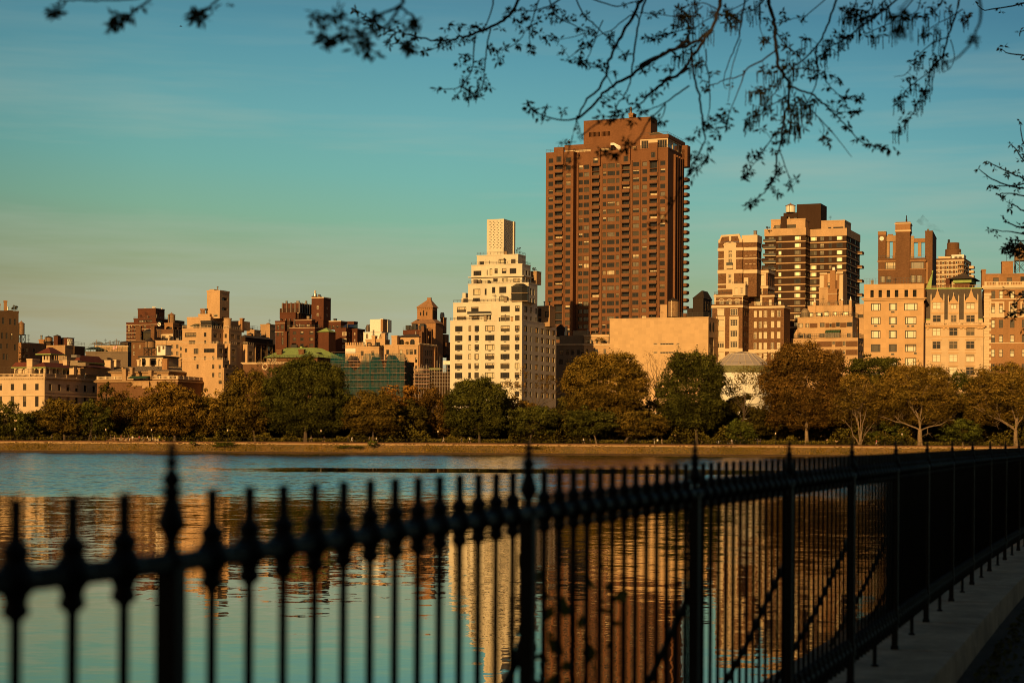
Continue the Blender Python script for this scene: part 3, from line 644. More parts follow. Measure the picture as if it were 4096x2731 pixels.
i = b.box('wall', 1248, 1640, 382, 'beige_brick', xs=1900, y0=5, bot=575)
i = b.box('wall', 1437, 1625, 335, 'beige_brick', dep=6, y0=5.5, bot=390)
g = b.grid([(1484,1560),(1566,1650)], [(462,560)], 505, 1655, 1.2, style='four', pal='dark', bl=0)
i = b.box('glass_penthouse', 1478, 1655, 446, 'dark_metal', xs=1866, y0=1.2, bot=570, fw=g, sw=b.sgrid([(1662,1720),(1726,1790),(1796,1858)], [(462,560)], 510, 1655, b.X(1655,500,1.2), 1.2, style='four', pal='mix'))
i = b.box('tower', 1580, 1796, -62, 'beige_brick', xs=1957, y0=7, bot=390, fw=b.wins([(1690,1762,318,370)], y0=7, style='plain', pal='dark', fm='frame_white'),
          sw=b.sgrid([(1836,1920)], [(33,80),(201,246),(358,404)], 220, 1796, b.X(1796,200,7), 7, style='four', pal='dark', rec=.8), bands=((-50,-46,.12),))
b.chim(1630, 1700, -92, -58, 'beige_brick', y0=12, dep=3)
c = MB(); x, z = b.fr(1915, 515, 12); zt = b.Z(1915, 405, 12); c.lathe([(1.8, z-3), (1.8, zt), (1.95, zt), (1.95, zt+.4)], x, 12, 'beige_brick', 28); c.build('round_bay', b.root)
b.chim(2132, 2172, 390, 620, 'orange_brick', y0=20, xs=2204); b.solid('roof_house', 1990, 2132, 430, 580, 'beige_brick', y0=22, dep=8)
for q in (1462, 1487, 1512, 1555): x, z = b.fr(q, 335, 6); c = MB(); c.lathe([(.5, z), (.35, z+1.2), (.3, z+1.8), (.55, z+2), (.5, z+2.6)], x, 7, 'terracotta' if q < 1550 else 'dark_metal', 10); c.build('chimney_pot', b.root)
c = MB(); x0, z0 = b.fr(1285, 520, 2); x1, z1 = b.fr(1390, 475, 2); c.prism([(x0,2),(x1,2),(x1,4.9),(x0,4.9)], z0, z1, 'awning_green', [(x0+1,4.5),(x1,4.5),(x1,4.9),(x0+1,4.9)]); c.build('awning', b.root)
b.done()
# ---- dark long block and small brown blocks
b = Bld('apartment_building', 'long dark brown block with pilastered side wall and shaded roof garden', Z3, 372, 930, 800)
sw = b.sgrid([(535,583),(630,678),(718,765),(795,812),(825,842),(880,905)], [(948,1022),(1060,1132)], 1045, 372, 0, style='sash', pal='mix', fm='frame_tan')
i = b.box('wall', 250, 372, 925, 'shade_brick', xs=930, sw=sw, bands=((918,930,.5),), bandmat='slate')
c = MB()
for q in (505, 600, 700, 785, 850, 915): y, z = b.sd(q, 1000, 0); c.box(-.05, .35, y-.3, y+.3, 0, b.Z(372,940), 'tan_brick')
c.build('pilaster', b.root)
t = b.solid('penthouse', 250, 340, 832, 925, 'dark_brick', y0=5, xs=800); b.hip('roof', t, t['z1']+1.2, 'slate', .5, inset=2)
b.rail(dict(i, z1=i['z0']+b.Z(372,1140)), 1.2, 2.2); b.done()
b = Bld('apartment_building', 'small two tier brown tank house block with pointed cap behind the dark long block', Z3, 752, 640, 880)
i = b.box('wall', 595, 752, 712, 'tan_brick', xs=838, fw=b.wins([(630,662,790,830)], style='plain', pal='dark')); i = b.box('wall', 593, 750, 628, 'tan_brick', xs=838, y0=.6, bot=712)
t = b.solid('roof_house', 690, 735, 606, 628, 'terracotta', y0=3, xs=765); b.hip('roof', t, b.Z(720,588,3), 'terracotta', .2); b.done()
b = Bld('apartment_building', 'low brown roof block with railing and a tiny turret left of the tank house', Z3, 490, 720, 870)
i = b.box('wall', 362, 490, 720, 'tan_brick', xs=594, fw=b.wins([(505,520,735,760)], style='plain', pal='dark')); b.rail(i, 1.8, 2)
t = b.solid('turret', 375, 440, 785, 850, 'orange_brick', y0=-6, xs=475); b.hip('roof', t, b.Z(430,752,-6), 'slate', .4); b.done()

# ---- dark red brick group
b = Bld('apartment_building', 'dark red brick apartment group with plain tower and finned drum on its roof', Z3, 1500, 680, 800)
kw = dict(pal='mix', bl=.5)
w = b.grid([(1133,1192),(1257,1316),(1412,1480)], [(726,784),(836,890),(938,992)], 755, 1400, style='pic3', **kw)
i = b.box('wall', 1084, 1500, 674, 'red_brick', xs=1660, fw=w, bands=((668,674,.15),), sw=b.sgrid([(1520,1550)], [(728,785),(836,890),(938,992)], 755, 1500, 0, style='sash', **kw)); b.rail(i, 1, 2)
y0 = 4; g = b.grid([(1183,1215),(1240,1335),(1356,1418)], [(612,668)], 640, 1400, y0, style='plain', pal='warm', bl=1)
i = b.box('penthouse_wall', 1178, 1447, 543, 'red_brick', xs=1510, y0=y0, bot=674, fw=g, bands=((540,547,.25),))
i = b.box('penthouse_wall', 1505, 1645, 548, 'red_brick', xs=1730, y0=10, bot=674, fw=b.wins([(1512,1575,618,664)], y0=10, style='pic3', pal='warm', bl=1))
y0 = 14; sw = b.sgrid([(1702,1722)], [(305,358),(428,481)], 375, 1600, b.X(1650,300,y0), y0, style='sash', fm='frame_white', pal='mix')
i = b.box('tower', 1448, 1650, 172, 'red_brick', xs=1772, y0=y0, bot=560, fw=b.wins([(1533,1567,305,358),(1533,1567,428,480)], y0=y0, style='cross', fm='frame_white', pal='mix'), sw=sw, capmat='pale_stone', cap=.35)
b.chim(1455, 1525, 146, 172, 'red_brick', y0=17, xs=1541)
c = MB(); x, z = b.fr(1508, 146, 19); c.lathe([(.75, z), (.7, z+1.2), (.45, z+1.3), (.45, z+2.6)], x, 19, 'silver', 12); c.build('flue', b.root)
y0 = 12; d = b.box('drum', 955, 1237, 278, 'red_brick', xs=1442, y0=y0, bot=520, bands=((420,426,.2),))
c = MB(); zt, zb_, zm_ = b.Z(1237,252,y0), b.Z(1237,515,y0), b.Z(1237,424,y0)
for k in range(5): q = d['x0']+(d['x1']-d['x0'])*k/4; c.box(q-1.1, q+.1, y0-.15, y0+.2, zb_, zt-2.4, 'dark_brick'); c.box(q+.1, q+.75, y0-.5, y0+.2, zm_, zt, 'steel_tube')
for k in range(1, 6): q = d['y0']+(d['y1']-d['y0'])*k/5; c.box(d['x1']-.2, d['x1']+.15, q-1.3, q-.1, zb_, zt-2.4, 'dark_brick'); c.box(d['x1']-.2, d['x1']+.5, q-.1, q+.5, zm_, zt, 'steel_tube')
c.build('fin', b.root)
for q in (1012, 1190, 1213, 1340): x, z = b.fr(q, 280, 14); c = MB(); c.lathe([(.5, z), (.5, z+1.6)], x, 15, 'silver', 10); c.build('flue', b.root)
y0 = 8
i = b.box('wall', 920, 1180, 432, 'red_brick', dep=10, y0=10.5, bot=700); 
c = MB()
for q in (1008, 1076, 1150): x0, x1 = b.X(q, 600, 9.5), b.X(q+13, 600, 9.5); c.box(x0, x1, 9.5, 10.3, b.Z(1100,690,9.5), b.Z(1100,520,9.5), 'steel_tube')
c.build('fin', b.root)
w = b.wins([(872,902,632,705),(930,985,620,695),(872,902,745,810),(940,978,735,808),(945,978,830,960)], y0=6, style='grid', pal='bright')
i = b.box('wall', 840, 1003, 572, 'red_brick', dep=8, y0=6, fw=w, bands=((594,600,.12),(735,741,.12)))
i = b.box('wall', 1003, 1090, 575, 'dark_brick', dep=6, y0=8, fw=b.wins([(1018,1078,622,690),(1040,1078,735,795)], y0=8, style='grid', pal='warm'))
b.chim(985, 1035, 735, 1000, 'red_brick', y0=2, xs=1060)
kw2 = dict(style='pic3', fm='frame_white', pal='mix', bl=.5)
y0 = 9; x1 = b.X(2025, 690, y0)
i = b.box('wall', 1840, 2025, 692, 'red_brick', xs=2127, y0=y0, fw=b.wins([(1957,2030,742,805),(1957,2030,848,912),(1957,2030,955,1015)], y0=y0, **kw2), sw=b.sgrid([(2070,2090)], [(745,805),(850,912)], 790, 2025, x1, y0, style='sash', fm='frame_white')); b.rail(i, 1, 2)
i = b.box('penthouse_wall', 1728, 1937, 565, 'red_brick', xs=2060, y0=y0+6, bot=692, fw=b.wins([(1740,1770,630,685),(1795,1830,630,685),(1862,1898,630,685)], y0=y0+6, style='plain', pal='mix'), capmat='pale_stone', cap=.3)
b.z = Z4
y0 = i['y1']-4
i = b.box('wall', 243, 332, 578, 'red_brick', xs=458, y0=14, fw=b.wins([(275,298,628,676),(275,298,736,780)], y0=14, style='cross', fm='frame_white'), sw=b.sgrid([(372,390)], [(638,695),(745,800)], 670, 332, b.X(332,600,14), 14, style='sash', fm='frame_white'))
i = b.box('penthouse_wall', 170, 275, 458, 'red_brick', xs=338, y0=18, bot=578)
c = MB(); x0, z0 = b.fr(65, 545, 12); x1, z1 = b.fr(245, 480, 12); c.prism([(x0,12),(x1,12),(x1,17),(x0,17)], z0, z1, 'glass_dark', [(x0,16),(x1,16),(x1,17),(x0,17)]); c.build('glass_lean_to', b.root)
b.z = Z3
t = b.box('turret', 1562, 1735, 742, 'red_brick', xs=1850, y0=-8, cap=0); b.hip('roof', t, b.Z(1715, 668, -8), 'copper_green', .5)
b.done()

# ---- green copper roof mansion
b = Bld('mansion', 'brick mansion with bright green copper hip roof and twin brick chimneys', Z3, 1545, 1155, 715)
i = b.box('wall', 690, 1545, 1168, 'brown_brick', xs=1975, cap=0, fw=b.wins([(700,760,1180,1230),(785,858,1180,1230)], style='grid', pal='bright', fm='frame_white'),
          sw=b.sgrid([(1605,1630),(1690,1725)], [(1180,1255)], 1210, 1545, 0, style='sash', pal='dark'), bands=((1160,1170,.5),), bandmat='dark_brick')
c = MB(); dd = 9; zt = b.Z(1465, 1004, dd); xl = b.X(1020, 1003, dd); xr = b.X(1465, 1003, dd)
yb = b.sd(1680, 1020, xr)[0]; x0, x1, y0, y1 = i['x0']-.9, .9, -.9, i['y1']+.9
c.hip(x0, x1, y0, y1, i['z1']+.1, zt, 'copper_green', top=(xl, xr, dd, max(dd+4, min(yb, y1-6))))
for k in range(1, int((x1-x0)/1.0)):
    q = x0+k*1.0; tx = min(max(q, xl), xr); f = 1 if xl <= q <= xr else ((q-x0)/(xl-x0) if q < xl else (x1-q)/(x1-xr))
    c.tube([(q, y0, i['z1']+.16), (q, y0+(dd-y0)*f, i['z1']+.16+(zt-i['z1']-.1)*f)], .05, 'copper_green', 4)
for k in range(1, int((y1-y0)/1.0)):
    q = y0+k*1.0; f = min(1, (q-y0)/(dd-y0), (y1-q)/6)
    c.tube([(x1, q, i['z1']+.16), (x1+(xr-x1)*f, q, i['z1']+.16+(zt-i['z1']-.1)*f)], .05, 'copper_green', 4)
c.build('roof', b.root)
b.chim(860, 945, 1040, 1170, 'brown_brick', y0=2, xs=968); b.chim(1230, 1315, 1036, 1170, 'brown_brick', y0=2, xs=1342); b.solid('roof_house', 1095, 1200, 955, 1010, 'dark_metal', y0=13, xs=1218)
t = b.solid('cupola', 1252, 1290, 985, 1006, 'copper_green', y0=12, dep=2)
c = MB(); y, z = b.sd(1675, 1100, .2); c.box(-2.9, -1.6, y-2.2, y+.6, z-.2, z+.35, 'dark_metal'); c.build('skylight', b.root)
i2 = b.box('front_wall', 300, 1040, 1252, 'brown_brick', dep=7, y0=-8, cap=0, bands=((1243,1262,.6),(1262,1276,.25)), bandmat='limestone')
c = MB(); x, z = b.fr(672, 1322, -8)
for k in range(20): a = 2*math.pi*k/20; a2 = 2*math.pi*(k+1)/20; c.prism([(x+.9*math.cos(a), z+.9*math.sin(a)), (x+1.35*math.cos(a), z+1.35*math.sin(a)), (x+1.35*math.cos(a2), z+1.35*math.sin(a2)), (x+.9*math.cos(a2), z+.9*math.sin(a2))], -8.15, -7.9, 'pale_stone')
for q in range(len(c.v)): v = c.v[q]; c.v[q] = (v[0], v[2], v[1])
c.build('medallion', b.root); b.rail(dict(i, x1=1.2, y0=-1.2), .9, 2, z=i['z1']+.1); b.done()
# ---- white boxes
b = Bld('apartment_building', 'white painted stair block with big blank white tank box on top', Z4, 735, 625, 800)
i = b.box('wall', 434, 735, 625, 'white_paint', xs=850, fw=b.wins([(478,513,650,723),(710,732,650,705)], style='plain', pal='dark'), cap=.25); 
i = b.box('tank_box', 543, 722, 404, 'white_paint', dep=9, y0=2, bot=612, cap=0); t = b.box('tank_box', 720, 762, 404, 'orange_brick', xs=872, y0=2.1, bot=612, cap=.15, capmat='white_paint')
y, z = b.sd(848, 500, t['x1']); c = MB(); c.box(t['x1']-.1, t['x1']+.2, y-1, y+3, t['z0'], t['z1'], 'white_paint'); c.build('panel', b.root)
c = MB(); x0, z0 = b.fr(490, 610, 2); x1, z1 = b.fr(485, 535, 2); x2, z2 = b.fr(543, 480, 2); c.tube([(x0,3,z0),(x1,3,z1),(x2,3,z2)], .35, 'steel_tube', 8); c.lathe([(.9,z0),(1.1,z0+1.5),(.5,z0+3)], x0, 3, 'steel_tube', 12); c.build('duct', b.root); b.done()
# ---- tan castle like house
b = Bld('apartment_building', 'tan brick house with many chimneys, arched penthouse windows and battlements', Z4, 1352, 850, 760)
kw = dict(style='plain', pal='mix', bl=.45)
w = b.wins([(1038,1086,908,986),(815,863,914,990),(1152,1188,908,992),(1205,1262,908,992),(1283,1321,908,992),(1130,1168,1045,1128),(1298,1334,1045,1128),(1130,1168,1182,1215),(1205,1262,1182,1230),(1298,1334,1182,1230)], **kw)
i = b.box('wall', 778, 1352, 845, 'beige_brick', xs=1660, fw=w, sw=b.sgrid([(1466,1486),(1498,1520),(1538,1558),(1570,1592),(1612,1628)], [(905,1005),(1048,1135),(1180,1240)], 960, 1352, 0, style='sash', pal='dark', fm='frame_tan'))
c = MB()
for k in range(14): q = i['y1']*k/14; c.box(.05, .5, q, q+i['y1']/24, i['z1']+.3, i['z1']+1.1, 'pale_stone')
for q in (.05, .1, .16, .86, .97): y = q*i['y1']; c.box(0, .6, y-.35, y+.35, 0, i['z1']+.6, 'orange_brick')
c.build('pilaster', b.root)
g = b.wins([(1035,1112,738,846),(1213,1292,738,846)], y0=4, style='cas2', pal='dark', bl=0)
i2 = b.box('penthouse_wall', 995, 1365, 700, 'beige_brick', dep=9, y0=4, bot=850, fw=g, cap=0); b.hip('roof', i2, b.Z(1200,648,5), 'slate', .7, inset=4)
c = MB()
for q in g: x0, x1, z0, z1 = q['r']; arch(c, x0, x1, z0, z1-(x1-x0)/2, 4.05, 'beige_brick', z1+.02)
c.build('arch', b.root)
b.chim(903, 998, 680, 850, 'beige_brick', y0=1, dep=2.2); b.solid('chimney_base', 880, 1015, 845, 990, 'beige_brick', y0=-.35, dep=1.4)
b.chim(735, 795, 640, 840, 'beige_brick', y0=3, xs=815); b.chim(572, 628, 684, 870, 'beige_brick', y0=4, dep=2)
c = MB(); x, z = b.fr(602, 684, 5); c.lathe([(.5,z),(.35,z+1),(.35,z+2.4),(.5,z+2.5)], x, 5, 'silver', 10); c.build('flue', b.root)
w = b.wins([(388,437,935,1015),(567,614,935,1015)], y0=-1.5, **kw)
i3 = b.box('wall', 313, 695, 878, 'beige_brick', xs=770, y0=-1.5, fw=w); b.rail(i3, 1, 2)
i4 = b.box('penthouse_wall', 470, 735, 752, 'beige_brick', dep=8, y0=5, bot=880, fw=b.wins([(494,558,788,872),(642,712,788,872)], y0=5, style='cas2', pal='dark', fm='dark_metal')); 
i5 = b.box('wall', 130, 440, 832, 'beige_brick', dep=8, y0=6, cap=0); c = MB()
for k in range(8): q = i5['x0']+(i5['x1']-i5['x0'])*k/8; c.box(q, q+(i5['x1']-i5['x0'])/13, 6, 6.5, i5['z1'], i5['z1']+1.1, 'beige_brick')
c.build('battlement', b.root)
b.solid('panel', 132, 302, 893, 968, 'white_paint', y0=5.6, dep=.3)
i6 = b.solid('roof_house', 1095, 1405, 580, 660, 'red_brick', y0=14, xs=1600); b.rail(dict(i6, z1=i6['z1']-.4), 1.2, 2)
for xa, xb, ya, yb in ((1380,1438,615,830),(1430,1450,520,830),(1475,1500,560,830),(1560,1580,570,830)): y, z = b.sd((xa+xb)/2, 700, -.8); z2 = b.sd((xa+xb)/2, ya, -.8)[1]; c = MB(); c.box(-1.6, -.4, y-.7, y+.7, i['z1']-2, z2, 'brown_brick'); c.build('chimney', b.root)
for q in (1170, 1240, 1280, 1410): x, z = b.fr(q, 580, 16); c = MB(); c.box(x-.9, x+.9, 16, 18, z, z+random.uniform(1.5, 3), 'dark_metal'); c.build('ventilation_unit', b.root)
b.done()
# ---- octagonal roof tower
b = Bld('apartment_building', 'brick roof tower with gothic slit windows and a broad pale hip roof', Z4, 1590, 450, 800)
i = b.box('wall', 1240, 1640, 470, 'orange_brick', xs=1765, y0=-3, cap=0, fw=b.wins([(1300,1325,515,575),(1355,1400,510,575),(1462,1492,500,560)], y0=-3, style='plain', pal='dark'))
t = b.solid('tower', 1332, 1588, 205, 470, 'orange_brick', xs=1668)
c = MB(); xs0, xs1, ys0, ys1 = i['x0']-.5, i['x1']+.5, i['y0']-.5, i['y1']+.5
c.hip(xs0, xs1, ys0, ys1, i['z1'], b.Z(1590, 402), 'terracotta', top=(t['x0']-.05, t['x1']+.05, t['y0']-.05, t['y1']+.05)); c.build('skirt_roof', b.root)
t = dict(t); zt = b.Z(1500, 92, 5)
c = MB(); w_ = (t['x1']-t['x0']); dpt = t['y1']-t['y0']; c.hip(t['x0']-.5, t['x1']+.5, t['y0']-.5, t['y1']+.5, t['z1'], zt, 'terracotta', top=(t['x0']+w_*.52, t['x0']+w_*.76, t['y0']+dpt*.4, t['y0']+dpt*.6))
c.box(t['x0']+w_*.52, t['x0']+w_*.76, t['y0']+dpt*.4, t['y0']+dpt*.6, zt-.2, zt+1, 'orange_brick'); c.build('roof', b.root)
c = MB()
for xa, ya, yb in ((1390,280,340),(1440,255,345),(1493,280,340)):
    x0, x1 = b.X(xa-9, 310, -.02), b.X(xa+9, 310, -.02); c.box(x0, x1, -.06, .3, b.Z(1590,yb), b.Z(1590,ya), 'dark_opening')
for q in (.25, .5, .75): y = t['y0']+dpt*q; c.box(t['x1']-.2, t['x1']+.06, y-.5, y+.5, b.Z(1590,395), b.Z(1590,255), 'dark_opening')
c.build('slit_window', b.root)
c = MB()
for k in range(int(w_/.9)): q = t['x0']+k*.9; c.box(q, q+.5, -.25, .05, t['z1']-.9, t['z1']-.1, 'orange_brick')
c.build('corbel', b.root)
b.chim(1722, 1778, 377, 640, 'orange_brick', y0=12, dep=3); c = MB(); x, z = b.fr(1752, 377, 13); c.lathe([(1,z),(1,z+1.6),(.8,z+1.7),(.8,z+2.2)], x, 13, 'silver', 12); c.build('flue', b.root)
b.solid('buttress', 1742, 1800, 655, 800, 'orange_brick', y0=9, dep=4); b.solid('buttress', 1745, 1822, 790, 1000, 'brown_brick', y0=8, dep=5); b.done()
b = Bld('apartment_building', 'narrow strip of brown brick house right behind the tower with scaffolding below', Z4, 1900, 810, 830)
b.box('wall', 1822, 1900, 808, 'brown_brick', dep=8, bands=((1000,1010,.3),)); b.solid('roof_house', 1735, 1815, 890, 1040, 'dark_brick', y0=-20, dep=4); b.done()
# ---- scaffolded houses
b = Bld('scaffolded_building', 'gabled houses wrapped in scaffolding with translucent blue green netting', Z4, 1120, 1000, 700, 20)
i = b.box('wall', -100, 1110, 1110, 'brown_brick', dep=10, y0=2.5, cap=0, fw=b.grid([(60,110),(240,290),(400,440),(620,660),(830,880),(1000,1040)], [(1140,1190),(1230,1290),(1340,1400)], 1260, 1100, 2.5, style='plain', pal='dark', bl=0))
c = MB()
for xa, xb, yt in ((150,275,1015),(770,940,1000),(550,620,1030)):
    x0, x1, z0, zt = b.X(xa,1100,2.6), b.X(xb,1100,2.6), i['z1'], b.Z((xa+xb)/2, yt, 2.6); c.prism([(x0,2.6),(x1,2.6),(x1,9),(x0,9)], z0, zt, 'slate', [((x0+x1)/2-.1,2.6),((x0+x1)/2+.1,2.6),((x0+x1)/2+.1,9),((x0+x1)/2-.1,9)])
c.build('gable', b.root)
x0, x1 = b.X(-112, 1100), b.X(1120, 1100); zt = b.Z(1120, 985)
c = MB(); rows = [b.Z(1120, q) for q in (985, 1088, 1195, 1305, 1418, 1530)]
for k in range(20): q = x0+(x1-x0)*k/19; c.box(q-.05, q+.05, 0, .1, 0, zt+random.choice([0, .4, .8]), 'steel_tube'); c.box(q-.05, q+.05, 1.3, 1.4, 0, zt, 'steel_tube')
for z in rows: c.box(x0, x1, -.04, .04, z+1, z+1.08, 'steel_tube'); c.box(x0, x1, -.04, .04, z-.9, z-.83, 'steel_tube')
for k in range(19):
    for j in range(5):
        qa, qb = x0+(x1-x0)*k/19, x0+(x1-x0)*(k+1)/19
        if (k+j) % 2: c.tube([(qa,.02,rows[j+1]),(qb,.02,rows[j])], .035, 'steel_tube', 3)
c.build('scaffold_tubes', b.root)
c = MB()
for z in rows[1:]: c.box(x0, x1+.5, -.1, 1.4, z-.12, z+.12, 'plank')
c.build('scaffold_deck', b.root)
random.seed(5); c = MB(); n = 15
for k in range(n):
    qa, qb = x0+(x1-x0)*k/n, x0+(x1-x0)*(k+1)/n; top = zt+(.4 if k not in (4,5,6,11) else -4.5-2*(k%2)); ins = .12*(k % 2)
    tb = zt+(.4 if (k+1) not in (4,5,6,11) else -4.5-2*((k+1)%2))
    c.poly([(qa, -.25-ins, 0), (qb, -.25-ins, 0), (qb, -.25-ins, tb), (qa, -.25-ins, top)], 'safety_net')
    if k % 4 == 3: c.poly([(qb-.05, -.4, 0), (qb+.7, -.4, 0), (qb+.7, -.4, min(top, tb)), (qb-.05, -.4, min(top, tb))], 'safety_net')
xs = b.sd(1275, 1250, x1)[0]; c.poly([(x1, -.2, 0), (x1, max(3, xs), 0), (x1, max(3, xs), b.Z(1120,1212)), (x1, -.2, zt)], 'safety_net')
c.build('safety_net', b.root); b.done()
b = Bld('scaffolded_building', 'low dark house in bare tube scaffolding beside the tall white apartment block', Z4, 1895, 1210, 705, 10)
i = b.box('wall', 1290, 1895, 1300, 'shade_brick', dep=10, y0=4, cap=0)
c = MB(); x0, x1 = b.X(1268, 1300), b.X(1890, 1300); zt = b.Z(1890, 1215); rows = [b.Z(1890, q) for q in range(1240, 1560, 58)]
for k in range(15): q = x0+(x1-x0)*k/14; h = random.uniform(-1, 5) if k > 7 else random.uniform(-1, 1.5); c.box(q-.05, q+.05, 0, .1, 0, zt+h, 'steel_tube'); c.box(q+.4, q+.5, 2, 2.1, 0, zt+h*.6, 'steel_tube')
for z in rows: c.box(x0, x1, -.05, .05, z, z+.09, 'steel_tube'); c.box(x0, x0+(x1-x0)*.45, -.3, 1, z-.5, z-.3, 'plank'); c.box(x0, x1, 1.9, 2, z+.3, z+.4, 'steel_tube')
for k in range(12): q = random.uniform(x0, x1-4); z = random.choice(rows[1:]); c.tube([(q,0,z),(q+random.choice([-2.5,2.5]),.1,z+3)], .06, 'steel_tube', 4)
c.build('scaffold_tubes', b.root)
c = MB(); xa, za = b.fr(1770, 1165, 1); xb, zb_ = b.fr(1885, 1100, 1); c.box(xa, xb, .9, 1.1, za, zb_, 'white_paint'); c.build('tarpaulin', b.root)
c = MB(); xa, za = b.fr(1540, 1250, 3); xb, zb_ = b.fr(1730, 1222, 3); c.box(xa, xb, 2.2, 4, za, zb_, 'copper_green'); c.build('roof_edge', b.root); b.done()

# ---- white stepped apartment building
b = Bld('apartment_building', 'tall white stepped apartment building crowned by a perforated chimney', ZC, 761, 945, 690)
rows = [(983,1028),(1057,1102),(1130,1175),(1204,1248),(1277,1322),(1350,1396),(1424,1468),(1498,1542)]
up = [(828,875),(903,950)]
kw = dict(pal='white', fm='frame_dark', bl=.3)
fc, py = dict(kw, style='pic3'), 1200
w0 = b.grid([(235,293),(388,423),(471,544)], rows, py, 518, **fc)+b.grid([(340,361)], rows, py, 518, style='plain', **kw)
sw0 = b.sgrid([(778,803),(866,888),(910,932),(952,977),(997,1018)], rows, 1015, 740, 0, style='pic3', pal='side')+b.sgrid([(826,837)], rows, 1015, 740, 0, style='plain', pal='side')
i0 = b.box('wall', 199, 761, 945, 'white_brick', xs=1030, fw=[], sw=sw0, topx=518, cap=.25)
# the left part of the front carries its own windows, the centre bay stands slightly proud
y0 = -.35
i0b = b.box('wall', 198, 562, 944, 'white_brick', dep=.3, y0=y0, fw=[dict(q, r=(q['r'][0], q['r'][1], q['r'][2], q['r'][3])) for q in b.grid([(235,293),(388,423),(471,544)], rows, py, 518, y0, **fc)[0::1] ]+b.grid([(340,361)], rows, py, 518, y0, style='plain', **kw), topx=540, cap=.25)
y2 = -.45
w2 = b.grid([(592,663)], rows, py, 740, y2, **fc)+b.grid([(704,740)], rows, py, 740, y2, style='cas2', **kw)
w2u = b.grid([(592,663)], up, py, 740, y2, **fc)+b.grid([(704,740)], up, py, 740, y2, style='cas2', **kw)
i2 = b.box('wall', 562, 761, 946, 'white_brick', dep=.4, y0=y2, fw=w2, cap=0)
i2 = b.box('wall', 519, 761, 795, 'white_brick', dep=.45, y0=y2, bot=946, fw=w2u, cap=.25)
b.rail(dict(i0b, y1=1), 1, 1.5)
for q in w2+[w for w in b.grid([(235,293),(388,423),(471,544)], rows, py, 518, y0, **fc)]:
    if q['r'][2] < 8: continue
    x_ = (q['r'][0]+q['r'][1])/2; yy_ = y2 if q in w2 else y0; c = MB(); c.box(x_-.5, x_+.5, yy_-.16, yy_+.01, q['r'][2]-.42, q['r'][2]-.16, 'dark_metal'); c.build('air_conditioner', b.root)
y1 = .5; x1 = b.X(761, 800, y1)
w1 = b.wins([(250,323,838,880),(362,420,838,880),(250,323,910,940),(365,423,910,940)], y0=y1, **fc)
i1 = b.box('wall', 222, 761, 798, 'white_brick', xs=880, y0=y1, bot=950, fw=w1, sw=b.sgrid([(778,803),(826,837)], up, 900, 740, x1, y1, style='cas2', pal='side')+b.sgrid([(866,878)], up, 900, 740, x1, y1, style='plain', pal='dark'), cap=.25); b.rail(i1, .9, 1.5)
c = MB(); xa, za = b.fr(333, 902, -1); xb, zb_ = b.fr(518, 888, -1); c.box(xa, xb, -1.3, .5, za, za+.35, 'white_paint'); c.box(xa, xb, -1.3, -1.2, za+.35, za+1.3, 'dark_metal'); c.build('balcony', b.root)
y3 = 1.2; x3 = b.X(812, 660, y3)
w3 = b.wins([(376,434,697,745),(582,638,680,730),(582,638,755,796),(376,430,768,797)], y0=y3, **fc)+b.wins([(468,483,695,745),(525,551,682,730)], y0=y3, style='plain', **kw)
i3 = b.box('wall', 338, 812, 650, 'white_brick', xs=882, y0=y3, bot=800, fw=w3, sw=b.sgrid([(822,836),(846,860)], [(690,740),(765,800)], 715, 800, x3, y3, style='plain', pal='side'), cap=.25); b.rail(i3, .9, 1.4)
# glazed corner bay
y = -.2; xa, xb = b.X(667, 720, y), b.X(800, 720, y)
def bay(za, zb_, nm):
    c = MB(); pts = [(xa, y3), (xa+1.2, y-.9), (xb-1.6, y-.9), (xb, y+.4), (xb, y3)]
    z0, z1 = b.Z(740, zb_, y), b.Z(740, za, y)
    c.prism(pts, z0, z1, 'glass_dark')
    for k in range(4):
        p, q = Vector(pts[k]+(0,)), Vector(pts[k+1]+(0,)); L = (q-p).length
        for t in np.linspace(0, 1, max(2, int(L/1.1))): r_ = p+(q-p)*t; c.box(r_.x-.07, r_.x+.07, r_.y-.07, r_.y+.07, z0, z1+.1, 'dark_metal')
    c.prism([(p[0]+(.15 if p[0] > xa+2 else -.15), p[1]-.15) for p in pts], z0-.25, z0+.05, 'frame_tan'); c.prism([(p[0]+(.15 if p[0] > xa+2 else -.15), p[1]-.15) for p in pts], z1-.05, z1+.2, 'dark_metal')
    c.build(nm, b.root); return pts, z1
bay(735, 790, 'bay_window'); pts, z1 = bay(680, 728, 'bay_window')
c = MB(); c.prism(pts, z1+.2, z1+1.2, 'glass_dark', [(p[0]*.5+(xa+xb)/4, p[1]*.4+y3*.6) for p in pts]); c.build('bay_roof', b.root)
y4 = 4; x4 = b.X(760, 500, y4)
w4 = b.wins([(380,442,555,594),(664,716,535,578)], y0=y4, **fc)+b.wins([(484,491,548,590),(507,527,538,592),(545,570,537,576),(603,638,535,576)], y0=y4, style='plain', **kw)+b.wins([(535,570,613,642),(603,650,612,640),(693,745,613,644),(380,440,628,656)], y0=y4, style='pic3', **kw)
i4 = b.box('wall', 364, 762, 503, 'white_brick', xs=828, y0=y4, bot=652, fw=w4, sw=b.sgrid([(772,780),(790,800),(812,822)], [(545,582),(612,640)], 560, 740, x4, y4, style='plain', pal='side'), bands=((592,599,1.0),), bandmat='white_brick', cap=.25); b.rail(i4, .9, 1.4)
